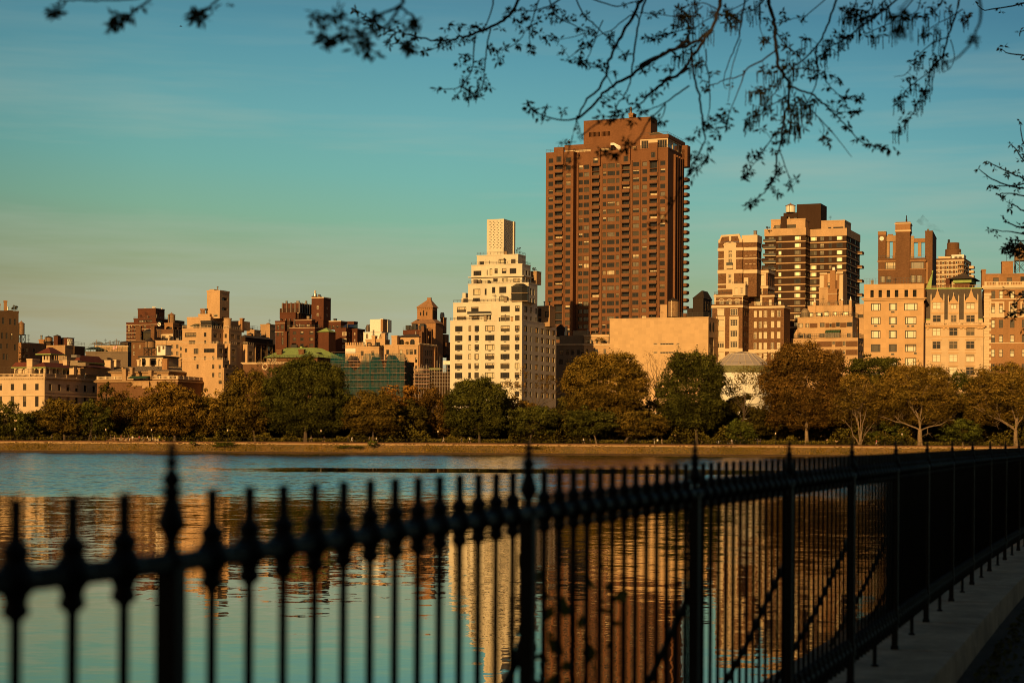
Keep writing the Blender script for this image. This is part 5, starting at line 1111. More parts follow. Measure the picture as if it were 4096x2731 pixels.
p = b.box('penthouse_wall', 1000, 1330, 262, 'beige_brick', xs=1380, y0=yr+2, bot=332, fw=b.grid([(1060,1135),(1200,1225),(1240,1320)], [(308,330)], 320, 1300, yr+2, style='pic3', pal='mix', bl=0))
p = b.solid('bulkhead', 955, 1143, 125, 320, 'dark_brick', y0=10, xs=1190); p = b.solid('bulkhead', 850, 955, 196, 320, 'dark_brick', y0=9, dep=8)
b.done()
water_tank('pale drum water tank with tan cone roof on top of the dark striped tower', ZE, 868, 942, 146, 196, 126, 862, P(*ZE(905,197),862).z, mat='white_paint', rmat='terracotta')
# ---- stepped beige house with terraces
b = Bld('apartment_building', 'stepped tan apartment house with planted terraces and carved stone roof tower', ZE3, 1300, 1300, 755)
kw = dict(pal='warm', bl=.4)
w = b.wins([(900,938,1355,1405),(1065,1105,1352,1420),(900,938,1492,1550),(1065,1100,1490,1550),(600,645,1372,1415),(760,800,1360,1405)], style='sash', **kw)
i = b.box('wall', 258, 1300, 1300, 'beige_brick', xs=1398, fw=w, sw=b.sgrid([(1310,1335),(1350,1375)], [(1355,1410),(1490,1550)], 1385, 1290, 0, style='cas2', pal='side'), cap=.2); b.rail(i, 1.6, .8)
c = MB()
for xa, xb in ((660,890),(945,1060),(1112,1296)):
    for ya, yb in ((1350,1438),(1486,1570)): c = MB(); c.box(b.X(xa,1400), b.X(xb,1400), -.06, .03, b.Z(1000,yb), b.Z(1000,ya), 'brown_brick'); c.build('brick_panel', b.root)
y1 = 3; w = b.wins([(362,440,1070,1140),(478,538,1070,1138),(705,778,1062,1130),(955,1017,1057,1125),(1126,1213,1052,1125)], y0=y1, style='pic3', **kw)+b.wins([(852,888,1075,1130)], y0=y1, style='plain', pal='dark')+b.wins([(365,440,1238,1298),(510,568,1238,1298),(695,775,1230,1290),(1128,1185,1225,1285)], y0=y1, style='pic3', **kw)
x1 = b.X(1215, 1100, y1); i1 = b.box('wall', 355, 1215, 968, 'beige_brick', xs=1398, y0=y1, fw=w, sw=b.sgrid([(1270,1300),(1345,1385)], [(1075,1135)], 1110, 1200, x1, y1, style='cas2', pal='side'), cap=.2); b.rail(i1, 1.7, .8)
c = MB()
for xa, xb in ((545,665),(890,950),(1022,1122),(790,848)): c = MB(); c.box(b.X(xa,1100,y1), b.X(xb,1100,y1), y1-.06, y1+.03, b.Z(1000,1135,y1), b.Z(1000,1062,y1), 'brown_brick'); c.build('brick_panel', b.root)
y2 = 7; w = b.wins([(645,745,900,960),(765,850,890,960),(910,975,890,945),(1060,1150,887,945),(525,603,905,970)], y0=y2, style='pic3', pal='bright', bl=0)
i2 = b.box('wall', 513, 1155, 790, 'beige_brick', dep=12, y0=y2, bot=985, fw=w, cap=.2); b.rail(i2, 1.6, .8)
b.box('wall', 1262, 1390, 785, 'beige_brick', dep=8, y0=16, bot=1010, fw=b.wins([(1295,1385,930,985)], y0=16, style='pic3', **kw)); b.solid('wall', 1320, 1400, 1000, 1300, 'beige_brick', y0=14, dep=3)
for q, yt, yb in ((610,740,800),(1037,710,800),(1170,715,960)): x, z = b.fr(q+14, yb, 6.6); zt = b.Z(q+14, yt, 6.6); c = MB(); c.box(x-.5, x+.5, 6.1, 7.1, z-3, zt, 'beige_brick'); c.lathe([(.6,zt),(.35,zt+.4),(.3,zt+.7),(.02,zt+1.8)], x, 6.6, 'white_paint', 10); c.build('pinnacle', b.root)
y3 = 12; x3 = b.X(1072, 500, y3)
i3 = b.box('roof_tower', 705, 1072, 278, 'beige_brick', xs=1130, y0=y3, bot=790, cap=0, fw=b.wins([(825,862,432,515)], y0=y3, style='plain', pal='dark'))
c = MB()
for xa, xb, ya, yb, mt in ((705,770,325,520,'pale_stone'),(780,822,300,520,'orange_brick'),(868,950,250,540,'orange_brick'),(985,1010,290,540,'orange_brick'),(1015,1070,320,700,'pale_stone'),(705,820,278,300,'pale_stone'),(960,1072,268,300,'pale_stone'),(905,1000,400,540,'brown_brick')):
    x0, x1_ = b.X(xa,450,y3), b.X(xb,450,y3); c.box(x0, x1_, y3-.6-random.random()*.3, y3, b.Z(900,yb,y3), b.Z(900,ya,y3), mt)
c.build('pilaster', b.root); b.chim(875, 948, 240, 360, 'orange_brick', y0=13, dep=2.5); b.solid('chimney_cap', 900, 938, 190, 240, 'white_paint', y0=13.4, dep=1.6)
b.box('roof_house', 690, 835, 525, 'beige_brick', dep=4, y0=10, bot=790); b.box('roof_house', 832, 972, 548, 'orange_brick', xs=1022, y0=9, bot=790, bands=((600,608,.1),), sw=b.sgrid([(985,1005)], [(615,680)], 650, 960, b.X(972,600,9), 9, style='sash', pal='dark'))
c = MB(); x0, x1_, z0, zm_, zt = b.X(778,1220,-.3), b.X(1008,1220,-.3), b.Z(900,1290,-.3), b.Z(900,1218,-.3), b.Z(900,1172,1.5)
c.box(x0, x1_, .2, 2.9, z0, zm_, 'glass_warm'); c.prism([(x0,.2),(x1_,.2),(x1_,2.9),(x0,2.9)], zm_, zt, 'awning_green', [(x0,2),(x1_,2),(x1_,2.9),(x0,2.9)])
for k in range(7): q = x0+(x1_-x0)*k/6; c.box(q-.06, q+.06, .12, .2, z0, zm_, 'frame_dark'); c.tube([(q,.15,zm_),(q,1.95,zt+.05)], .06, 'frame_dark', 4)
c.build('greenhouse', b.root)
c = MB(); x, z = b.fr(472, 972, 6); h = b.Z(472, 905, 6)-z; R = 1.7; c.lathe([(R,z-1),(R,z+h),(R*1.05,z+h),(R*.9,z+h+.9),(R*.55,z+h+1.6),(.05,z+h+2)], x, 6, 'zinc', 14); c.build('domed_kiosk', b.root)
c = MB(); x0, z0 = b.fr(290, 1300, 2); x1_, z1 = b.fr(355, 1150, 2); c.prism([(x0,0),(x1_,0),(x1_,z1-z0),(x0+1.2,(z1-z0)*.85),(x0+.2,(z1-z0)*.4)], 2, 5, 'beige_brick')
for k in range(len(c.v)): v = c.v[k]; c.v[k] = (v[0], v[2], z0+v[1])
c.build('scroll_buttress', b.root); b.done()
# ---- right hand group
b = Bld('apartment_building', 'plain pale limestone apartment house with wide dark framed windows and open attic loggia', ZF, 722, 1000, 690, 12)
kw = dict(fm='frame_dark', bl=.1)
w = b.grid([(275,303),(343,371),(411,440),(479,509),(560,590),(630,661)], [(752,812)], 780, 500, 0, style='none', pal='open', rec=1.2)
rows = [(862,925),(977,1040),(1090,1157),(1205,1270),(1320,1386),(1436,1500)]
for k, r_ in enumerate(rows):
    pal = 'allbright' if k < 3 else 'mix'
    n0 = len(w); w += b.grid([(280,360),(430,497)], [r_], 1060, 500, 0, style='pic3', pal='creamy' if k < 3 else 'cream', **kw)+b.grid([(556,668) if k == 0 else (565,660)], [r_], 1060, 600, 0, style='pic3', pal='creamy' if k < 3 else 'cream', **kw)
for q in w[6:]: q['fw'] = .3
i = b.box('wall', 222, 722, 702, 'limestone_warm', dep=22, fw=w, cap=0, topx=500)
for (a, c_, p) in ((818,828,1.0),(828,840,.5),(740,745,.12)): b.band(i, b.Z(500,c_), b.Z(500,a), p, 'limestone_warm')
b.rail(i, 2.2, 1.0, z=i['z1']); c = MB()
for xa, xb, ya, yb in ((448,476,930,942),(448,474,1050,1062),(305,330,1047,1058),(580,600,1047,1060),(618,640,1047,1060),(448,474,1282,1295),(640,662,1275,1288)):
    x0, x1, z0, z1 = b.X(xa,ya), b.X(xb,ya), b.Z(xa,yb), b.Z(xa,ya); c = MB(); c.box(x0-.15, x1+.15, -.12, .02, z0-.1, z1+.1, 'limestone'); c.box(x0, x1, -.3, .02, z0, z1, 'dark_metal'); c.build('air_conditioner', b.root)
b.done()
# beaux arts house
b = Bld('mansion', 'ornate limestone house with slate mansard, three carved gables and green copper ridge', ZF, 1222, 1100, 691, 12)
kw = dict(pal='cream', fm='frame_tan', bl=.2, style='cross')
wc = []
for r_, pal in (((1070,1135),'cream'),((1180,1245),'dark'),((1290,1356),'cream'),((1396,1466),'cream'),((1500,1560),'mix')):
    wc += b.grid([(793,863),(932,1004),(1073,1146)], [r_], 1240, 1000, 0, **dict(kw, pal=pal))
i = b.box('wall', 720, 1222, 1052, 'limestone', dep=18, fw=wc, cap=0, topx=1000)
for (a, c_, p) in ((1046,1056,.9),(1056,1068,.5),(1142,1148,.2)): b.band(i, b.Z(1000,c_), b.Z(1000,a), p, 'limestone_warm')
c = MB()
for q in (745, 880, 915, 1025, 1060, 1170, 1195): c = MB(); x0, x1 = b.X(q,1075), b.X(q+18,1075); c.box(x0, x1, -.55, 0, b.Z(1000,1080), b.Z(1000,1056), 'limestone_warm'); c.build('bracket', b.root)
c = MB()
for (xa, xb) in ((793,863),(932,1004),(1073,1146)):
    for (ya, yb) in ((1180,1245),(1290,1356),(1396,1466)):
        x0, x1, z0, z1 = b.X(xa-8,1240), b.X(xb+8,1240), b.Z(1000,yb+6), b.Z(1000,ya-8); c.box(x0, x1, -.22, 0, z1, z1+.35, 'limestone_warm'); c.box(x0, x1, -.25, 0, z0-.2, z0, 'limestone_warm')
c.build('window_hood', b.root)
b.balus(i, b.Z(1000,1048), b.Z(1000,1026), 'limestone', pr=.1, pier=4.2, side=False)
zr, ze = b.Z(1000, 745, 4), b.Z(1000, 1000, .8)
c = MB(); c.prism([(i['x0']+.6,.9),(i['x1']-.3,.9),(i['x1']-.3,16),(i['x0']+.6,16)], i['z1'], ze, 'limestone', None); c.build('attic_wall', b.root)
c = MB(); c.hip(i['x0']+.6, i['x1']-.3, .95, 16, ze+.02, zr, 'slate', top=(i['x0']+1.0, i['x1']-.7, 3.2, 14)); c.build('mansard_roof', b.root)
c = MB(); c.box(i['x0']+.9, i['x1']-.6, 3.0, 3.5, zr, zr+.45, 'copper_green'); c.box(i['x1']-3.4, i['x1']-.4, .8, 1.2, ze-.1, ze+.35, 'copper_green'); c.box(i['x0']+.6, i['x0']+2.6, .8, 1.2, ze-.1, ze+.35, 'copper_green'); c.build('copper_ridge', b.root)
for xa, xb, yt, cx_, ww in ((783,888,752,830,(795,866)),(928,1012,795,970,(947,996)),(1062,1172,752,1112,(1075,1150))):
    y0 = .35; x0, x1 = b.X(xa, 950, y0), b.X(xb, 950, y0); ztop_ = b.Z(cx_, 850 if yt < 780 else 862, y0); z0 = i['z1']; za = b.Z(cx_, yt, y0)
    wn = b.grid([ww], [(962,1022)], 990, cx_, y0, style='cross', pal='mix', fm='frame_tan', bl=.2)+b.grid([ww], [(852,914)], 880, cx_, y0, style='cross', pal='creamy', fm='frame_tan', bl=.2)
    c = MB(); c.wall((x0, y0), (1, 0), 0, x1-x0, z0, ztop_, [(q['r'][0]-x0, q['r'][1]-x0, q['r'][2], q['r'][3]) for q in wn], (0, 1), .25, 'limestone')
    c.poly([(x1,y0,z0),(x1,4,z0),(x1,4,ztop_),(x1,y0,ztop_)], 'limestone'); c.poly([(x0,4,z0),(x0,y0,z0),(x0,y0,ztop_),(x0,4,ztop_)], 'limestone')
    m_ = (x0+x1)/2; w_ = (x1-x0)/2
    pts = [(x0+.1, ztop_), (x1-.1, ztop_), (m_+w_*.72, ztop_+(za-ztop_)*.25), (m_+w_*.4, ztop_+(za-ztop_)*.4), (m_+.15, za), (m_-.15, za), (m_-w_*.4, ztop_+(za-ztop_)*.4), (m_-w_*.72, ztop_+(za-ztop_)*.25)]
    n = len(c.v); k = len(pts); c.v += [(p, y0-.1, q) for p, q in pts]+[(p, y0+1.2, q) for p, q in pts]; mi = c.mi('limestone_warm'); c.f.append(tuple(range(n, n+k))); c.m.append(mi)
    for a in range(k): a2 = (a+1) % k; c.f.append((n+a2, n+a, n+k+a, n+k+a2)); c.m.append(mi)
    c.box(x0-.2, x1+.2, y0-.3, y0+.1, ztop_-.3, ztop_+.1, 'limestone_warm'); c.box(x0-.15, x1+.15, y0-.25, y0+.1, b.Z(cx_,950,y0), b.Z(cx_,938,y0), 'limestone_warm')
    for q in (x0-.25, x1-.15): c.box(q, q+.4, y0-.2, y0+.3, z0, ztop_+2.2, 'limestone'); c.lathe([(.28,ztop_+2.2),(.02,ztop_+3.2)], q+.2, y0+.05, 'limestone', 6)
    c.box(m_-.12, m_+.12, y0, y0+.3, za, za+.9, 'limestone'); c.build('gable_dormer', b.root)
    for q in wn: b.place(q, 'f', y0)
b.rail(dict(i, y0=3.3, x0=i['x0']+1, x1=i['x1']-1, y1=4), 1.0, 1.4, 'limestone_warm', z=zr+.4); b.done()
# brick house at right edge
b = Bld('apartment_building', 'red brown brick apartment house with pale quoins and roof balustrade, cut by right edge', ZF, 1228, 1000, 692, 12)
cols = [(1285,1318),(1350,1384),(1443,1480),(1542,1576),(1640,1674)]
kw = dict(style='sash', fm='frame_dark', pal='cream', bl=.4)
w = b.grid(cols, [(760,825),(878,945),(1003,1070),(1128,1190),(1248,1312),(1370,1432),(1490,1552)], 1060, 1300, 0, **kw)
i = b.box('wall', 1228, 1760, 735, 'orange_brick', dep=20, fw=w, cap=0, topx=1300)
for (a, c_, p) in ((718,738,.9),(738,746,.4),(826,834,.15),(972,982,.3),(1192,1198,.15)): b.band(i, b.Z(1300,c_), b.Z(1300,a), p, 'pale_stone')
c = MB(); z = 0; k = 0
while z < i['z1']-2: c.box(i['x0']-.06, i['x0']+(2.6 if k % 2 else 1.9), -.09, .05, z, z+1.05, 'pale_stone'); z += 1.1; k += 1
c.build('quoin', b.root)
c = MB()
for (xa, xb) in ((1272,1395),(1432,1500),(1530,1690)):
    x0, x1 = b.X(xa,900), b.X(xb,900); c.wall((x0,-.12), (1,0), 0, x1-x0, b.Z(1300,972), b.Z(1300,850), [(b.X(p,900)-x0, b.X(q,900)-x0, b.Z(1300,945), b.Z(1300,862)) for p, q in cols if xa < p < xb], (0,1), .12, 'pale_stone')
c.build('arched_surround', b.root)
b.balus(i, b.Z(1300,717), b.Z(1300,684), 'pale_stone', pr=.3, pier=5, side=False)
i2 = b.box('penthouse_wall', 1240, 1760, 618, 'orange_brick', dep=12, y0=6, bot=735, fw=b.wins([(1302,1348,650,700),(1415,1460,650,700),(1530,1580,640,690)], y0=6, style='plain', pal='dark'), cap=.3); b.chim(1207, 1240, 582, 735, 'orange_brick', y0=5, dep=8)
b.box('roof_house', 1375, 1470, 517, 'orange_brick', dep=6, y0=9, bot=620, cap=.3); b.done()
water_tank('brown roof tank on open steel frame half hidden by leaves at the right edge', ZF, 1480, 1580, 400, 505, 350, 706, P(*ZF(1500,612),706).z)
# tower house with pylons
b = Bld('apartment_tower', 'brown brick roof tower house with three tall chimney pylons and an open bridge', ZF, 735, 600, 790, 16)
w = b.wins([(400,487,520,578),(615,722,517,576),(357,400,636,690),(408,450,636,690),(610,655,628,690),(662,706,628,690)], style='pic3', pal='mix', bl=.2)
i = b.box('wall', 340, 735, 492, 'brown_brick', dep=14, fw=w, bands=((500,512,.3),(572,582,.2)), bandmat='orange_brick'); b.rail(i, 1.2, 1.5)
t = b.box('pylon', 340, 404, 268, 'brown_brick', dep=4, y0=.4, bot=500, capmat='pale_stone', cap=.4, bands=((262,292,.12),), bandmat='orange_brick')
c = MB(); x, z = b.fr(370, 323, .3)
for k in range(24): a = 2*math.pi*k/24; c.v.append((x+.95*math.cos(a), .2, z+.95*math.sin(a)))
for k in range(24): a = 2*math.pi*k/24; c.v.append((x+.95*math.cos(a), .5, z+.95*math.sin(a)))
c.f.append(tuple(range(24))); c.m.append(c.mi('white_paint'))
for k in range(24): c.f.append((k, 24+k, 24+(k+1)%24, (k+1)%24)); c.m.append(0)
c.build('roundel', b.root)
t = b.box('chimney', 487, 606, 188, 'brown_brick', xs=618, y0=-.4, cap=.3, capmat='orange_brick'); 
b.band(t, b.Z(600,268,-.4), b.Z(600,200,-.4), .18, 'orange_brick'); b.band(t, b.Z(600,262,-.4), b.Z(600,250,-.4), .35, 'pale_stone'); b.band(t, b.Z(600,200,-.4), b.Z(600,192,-.4), .5, 'pale_stone')
x, z = b.fr(577, 188, 1); c = MB(); c.lathe([(.35,z),(.35,z+1.4),(.2,z+1.5),(.2,z+3)], x, 1, 'dark_metal', 8); c.build('flue', b.root)
b.solid('pylon', 400, 435, 300, 500, 'tan_brick', y0=3, dep=2); b.solid('pylon', 462, 487, 330, 500, 'orange_brick', y0=3, dep=2); b.solid('beam', 400, 487, 296, 345, 'tan_brick', y0=2.5, dep=3); b.solid('beam', 420, 462, 285, 300, 'orange_brick', y0=2.6, dep=2)
b.solid('pylon', 612, 638, 300, 500, 'tan_brick', y0=2, dep=3); b.solid('pylon', 672, 700, 350, 470, 'tan_brick', y0=3, dep=2); b.solid('beam', 618, 735, 320, 352, 'orange_brick', y0=2.6, dep=3)
t = b.box('pylon', 733, 795, 262, 'brown_brick', xs=828, y0=2, cap=.3); b.solid('pylon_cap', 748, 766, 242, 262, 'dark_metal', y0=3, dep=1)
b.solid('roof_house', 735, 760, 520, 700, 'orange_brick', y0=1, dep=3)
c = MB(); x0, z0 = b.fr(735, 745, -3); x1, z1 = b.fr(790, 590, 2); c.prism([(x0,-3),(x1,-3),(x1,2),(x0,2)], z0, z1, 'copper_green', [(x0+3,1.5),(x1,1.5),(x1,2),(x0+3,2)]); c.build('sloped_roof', b.root); b.done()
# far striped block
b = Bld('apartment_tower', 'distant brown apartment block gridded with pale bands under a round brick roof drum', ZF, 1058, 560, 960)
rows = [(512+38.5*k, 535+38.5*k) for k in range(8)]
cols = [(838,856),(872,893),(912,930),(948,965),(985,1004),(1020,1040)]
i = b.box('wall', 820, 1058, 492, 'brown_brick', xs=1118, fw=b.grid(cols, rows, 600, 1000, 0, style='plain', pal='mix', fm='frame_white', bl=.3), sw=b.sgrid([(1068,1082),(1092,1106)], rows, 600, 1050, 0, style='plain', fm='frame_white'))
for k in range(8): z = b.Z(1000, 505+38.5*k); b.band(i, z-.35, z+.35, .12, 'pale_stone', 'string_course')
for k in range(8):
    c = MB(); z = b.Z(1000, 548+38.5*k); y = b.sd(1100, 600, 0)[0]; c.box(0, 2.4, y, y+5, z, z+1.3, 'pale_stone'); c.build('balcony', b.root)
    c = MB(); x0, x1 = b.X(1010,600), b.X(1056,600); c.box(x0, x1, -1.5, 0, z, z+.9, 'tan_brick'); c.build('balcony', b.root)
b.box('penthouse_wall', 955, 1056, 464, 'white_paint', dep=8, y0=2, bot=500, fw=b.wins([(978,1004,474,495),(1012,1040,474,495)], y0=2, style='plain', pal='dark')); b.box('penthouse_wall', 845, 945, 478, 'pale_stone', dep=8, y0=3, bot=500)
c = MB(); x, z = b.fr(967, 470, 8); R1, R2 = 66*.478*960/F, 51*.478*960/F; zb2, zt = b.Z(967,415,8), b.Z(967,360,8); c.lathe([(R1,z),(R1,zb2),(R2,zb2+.4),(R2,zt)], x, 8, 'brown_brick', 28); c.build('drum', b.root)
c = MB(); x, z = b.fr(931, 360, 6); c.lathe([(.6,z),(.6,z+1.8)], x, 6, 'dark_metal', 8); c.build('flue', b.root); P_SMOKE = b.root.matrix_basis @ Vector((x, 6, z+1.8)); b.done()
# pagoda roof
b = Bld('roof_house', 'dark pagoda like roof house with wide curved eaves above the slate mansard', ZF, 1100, 700, 735, cat='roof house', zg=P(*ZF(1060,760),735).z)
t = b.solid('wall', 985, 1105, 660, 762, 'red_brick', xs=1140); c = MB(); z = t['z1']; zt = b.Z(1050, 604, 3)
x0, x1, y0, y1 = t['x0'], t['x1'], t['y0'], t['y1']; c.hip(x0-2.6, x1+2.6, y0-2.6, y1+2.6, z, z+(zt-z)*.5, 'slate', top=(x0+.8, x1-.8, y0+.8, y1-.8)); c.hip(x0+.8, x1-.8, y0+.8, y1-.8, z+(zt-z)*.5, zt, 'slate', top=(x0+3, x1-3, y0+3, y1-3)); c.build('roof', b.root)
c = MB(); c.box(x0-.8, x1+.8, y0-.8, y1+.8, z-1.5, z-.02, 'copper_green'); c.build('eave_band', b.root); b.solid('penthouse', 905, 945, 655, 745, 'red_brick', y0=3, dep=3); b.done()
# smoke
m, nt, out = newmat('smoke')
vp = nd(nt, 'ShaderNodeVolumePrincipled', Density=.0); tc = nd(nt, 'ShaderNodeTexCoord'); n1 = nd(nt, 'ShaderNodeTexNoise', Scale=.28, Detail=4.0); nt.links.new(tc.outputs['Object'], n1.inputs['Vector'])
nt.links.new(ramp(nt, n1.outputs[0], [(.44, 0), (.72, .16)]), vp.inputs['Density']); vp.inputs['Color'].default_value = (.05,.045,.04,1); nt.links.new(vp.outputs[0], out.inputs['Volume'])
c = MB(); pts = [P_SMOKE+Vector((-t*15.5, 0, 1.0+t*10.5+.8*math.sin(t*6))) for t in np.linspace(0, 1, 12)]; c.tube(pts, [.4+2.3*t for t in np.linspace(0, 1, 12)], 'smoke', 10)
tag(c.build('smoke'), 'thin dark smoke drifting from the round roof drum', 'smoke')
# ================================================================== LAND AND WATER
def groundmat(name, c1, c2, c3, s1=.35, s2=4.0, rough=.95):
    m, nt, out = newmat(name); g = nd(nt, 'ShaderNodeNewGeometry')
    n1 = nd(nt, 'ShaderNodeTexNoise', Scale=s1, Detail=5.0, Roughness=.65); n2 = nd(nt, 'ShaderNodeTexNoise', Scale=s2, Detail=4.0, Roughness=.7)
    nt.links.new(g.outputs['Position'], n1.inputs['Vector']); nt.links.new(g.outputs['Position'], n2.inputs['Vector'])
    col = mixc(nt, ramp(nt, n1.outputs[0], [(.38, 0), (.62, 1)]), c1, c2); col = mixc(nt, ramp(nt, n2.outputs[0], [(.5, 0), (.68, .8)]), col, c3)
    b = nd(nt, 'ShaderNodeBsdfPrincipled', Roughness=rough); b.inputs['Specular IOR Level'].default_value = .15; nt.links.new(col, b.inputs['Base Color'])
    bp = nd(nt, 'ShaderNodeBump', Strength=.5, Distance=.05); nt.links.new(n2.outputs[0], bp.inputs['Height']); nt.links.new(bp.outputs[0], b.inputs['Normal']); nt.links.new(b.outputs[0], out.inputs[0]); return m
groundmat('earth', (.05,.038,.02), (.035,.03,.014), (.06,.035,.015)); groundmat('bank_grass', (.20,.118,.046), (.12,.088,.032), (.30,.175,.07), .22, 1.1)
groundmat('path_dirt', (.075,.055,.036), (.05,.037,.025), (.12,.09,.06), .8, 14); groundmat('coping_stone', (.40,.28,.165), (.25,.175,.105), (.50,.36,.22), 1.6, 7, .85)
groundmat('wall_stone', (.36,.23,.115), (.10,.06,.03), (.42,.27,.14), 1.1, 2.5); groundmat('wet_stone', (.06,.035,.02), (.04,.026,.016), (.1,.06,.03), 1.0, 3)
m, nt, out = newmat('rubble_wall')
g = nd(nt, 'ShaderNodeNewGeometry'); mp = nd(nt, 'ShaderNodeMapping'); mp.inputs['Scale'].default_value = (.8, 1, 2.6); nt.links.new(g.outputs['Position'], mp.inputs[0])
v_ = nd(nt, 'ShaderNodeTexVoronoi', Scale=1.0, _feature='DISTANCE_TO_EDGE'); nt.links.new(mp.outputs[0], v_.inputs['Vector']); n1 = nd(nt, 'ShaderNodeTexNoise', Scale=.35, Detail=3.0); nt.links.new(g.outputs['Position'], n1.inputs['Vector'])
col = mixc(nt, ramp(nt, v_.outputs['Distance'], [(.05, 0), (.14, 1)]), (.50,.33,.17), (.10,.058,.028)); col = mixc(nt, ramp(nt, n1.outputs[0], [(.42, 0), (.58, 1)]), col, (.36,.23,.12))
b = nd(nt, 'ShaderNodeBsdfDiffuse'); nt.links.new(col, b.inputs[0]); nt.links.new(b.outputs[0], out.inputs[0])
m, nt, out = newmat('lake_water')
g = nd(nt, 'ShaderNodeNewGeometry'); sp = nd(nt, 'ShaderNodeSeparateXYZ'); nt.links.new(g.outputs['Position'], sp.inputs[0])
def mt(op, a, b=None, c=None):
    n = nt.nodes.new('ShaderNodeMath'); n.operation = op
    for i_, v in enumerate((a, b, c)):
        if v is None: continue
        if isinstance(v, (int, float)): n.inputs[i_].default_value = v
        else: nt.links.new(v, n.inputs[i_])
    return n.outputs[0]
def noise(scale, sx=1, sy=1, detail=2.0, rough=.5, w=None):
    mp = nd(nt, 'ShaderNodeMapping'); mp.inputs['Scale'].default_value = (sx, sy, 1); nt.links.new(g.outputs['Position'], mp.inputs[0])
    n = nd(nt, 'ShaderNodeTexNoise', Scale=scale, Detail=detail, Roughness=rough); nt.links.new(mp.outputs[0], n.inputs['Vector']); return n
patch = noise(.02, 1, 1.6, 3.0); yv = mt('ADD', sp.outputs[1], mt('MULTIPLY', mt('SUBTRACT', patch.outputs[0], .5), 42))
t = mt('DIVIDE', yv, 600.0)
# wave slope by distance: calm near water, a breeze-ruffled belt, one glassy streak, ruffled again up to the far bank
amp = ramp(nt, t, [(0, .026), (.085, .032), (.14, .052), (.20, .080), (.245, .12), (.275, .34), (.42, .42), (.445, .42), (1, .44)])
bias = ramp(nt, t, [(0, 0), (.20, .0), (.245, .012), (.285, .062), (1, .09)])
gust = noise(.05, .25, 1.4, 3.0)
sx_ = ramp(nt, mt('ADD', mt('DIVIDE', sp.outputs[0], 300.0), .5), [(.33, 0), (.40, 1)])
streak = mt('MULTIPLY', mt('MULTIPLY', ramp(nt, mt('DIVIDE', mt('ADD', sp.outputs[1], mt('MULTIPLY', mt('SUBTRACT', gust.outputs[0], .5), 8)), 600.0), [(.425, 0), (.435, 1), (.488, 1), (.497, 0)]), sx_), .97)
keep = mt('SUBTRACT', 1.0, streak)
amp2 = mt('MULTIPLY', mt('MULTIPLY', amp, keep), mt('ADD', .75, mt('MULTIPLY', gust.outputs[0], .5))); bias2 = mt('MULTIPLY', mt('MULTIPLY', bias, keep), mt('ADD', .7, mt('MULTIPLY', gust.outputs[0], .6)))
w1, w2, w3 = noise(.8, .6, 1, 2.0), noise(2.6, .6, 1, 2.0, .6), noise(.16, .5, 1, 1.0)
def slope(ch):
    o = []
    for w_, k in ((w1, .8), (w2, .9), (w3, .22)):
        s_ = nd(nt, 'ShaderNodeSeparateColor'); nt.links.new(w_.outputs['Color'], s_.inputs[0]); o.append(mt('MULTIPLY', mt('SUBTRACT', s_.outputs[ch], .5), k))
    return mt('ADD', mt('ADD', o[0], o[1]), o[2])
nx = mt('MULTIPLY', mt('MULTIPLY', slope(0), amp2), .6); ny = mt('SUBTRACT', mt('MULTIPLY', slope(1), amp2), bias2)
cb = nd(nt, 'ShaderNodeCombineXYZ'); nt.links.new(nx, cb.inputs[0]); nt.links.new(ny, cb.inputs[1]); cb.inputs[2].default_value = 1
nv = nd(nt, 'ShaderNodeVectorMath', _operation='NORMALIZE'); nt.links.new(cb.outputs[0], nv.inputs[0])
b = nd(nt, 'ShaderNodeBsdfPrincipled', Roughness=.015, IOR=1.333); b.inputs['Base Color'].default_value = (.006,.016,.012,1); nt.links.new(nv.outputs[0], b.inputs['Normal']); gl = nd(nt, 'ShaderNodeBsdfGlossy', Roughness=.015); gl.inputs['Color'].default_value = (1,.90,.74,1); nt.links.new(nv.outputs[0], gl.inputs['Normal']); ms = nd(nt, 'ShaderNodeMixShader', Fac=.24); nt.links.new(b.outputs[0], ms.inputs[1]); nt.links.new(gl.outputs[0], ms.inputs[2]); nt.links.new(ms.outputs[0], out.inputs[0])
BY = 550.0
c = MB(); c.poly([(-700,-120,0),(700,-120,0),(700,BY+2,0),(-700,BY+2,0)], 'lake_water'); tag(c.build('water'), 'lake water, ruffled far out and glassy near the fence', kind='structure')
c = MB(); c.poly([(-9000,BY+1.6,ZG-.06),(9000,BY+1.6,ZG-.06),(9000,12000,ZG-.06),(-9000,12000,ZG-.06)], 'earth'); tag(c.build('ground'), 'park and city ground beyond the far bank', kind='structure')
c = MB(); n = 80
for k in range(n):
    xa, xb = -700+1400*k/n, -700+1400*(k+1)/n
    c.poly([(xa,BY-3.6,.42),(xb,BY-3.6,.42),(xb,BY+.2,2.55),(xa,BY+.2,2.55)], 'bank_grass')
tag(c.build('bank'), 'sunlit grassy slope of the far bank', kind='structure')
c = MB(); c.box(-700,700,BY-4.6,BY-3.55,-1,.43,'wet_stone'); tag(c.build('stone_edge'), 'dark wet stone edge at the far waterline', 'stone edge', kind='structure')
r = empty('retaining_wall', (0, BY, 0), 0, 'low sunlit stone wall along the top of the far bank', 'wall')
c = MB(); c.box(-700,700,.15,1.3,2.2,2.98,'rubble_wall'); c.build('masonry', r)
c = MB(); c.box(-700,700,.05,1.4,2.98,3.3,'brown_brick'); c.build('coping', r)
c = MB(); c.poly([(-700,BY+1.4,ZG+.0),(700,BY+1.4,ZG+.0),(700,BY+7,ZG+.02),(-700,BY+7,ZG+.02)], 'path_dirt'); tag(c.build('path'), 'far lakeside running path', kind='structure')
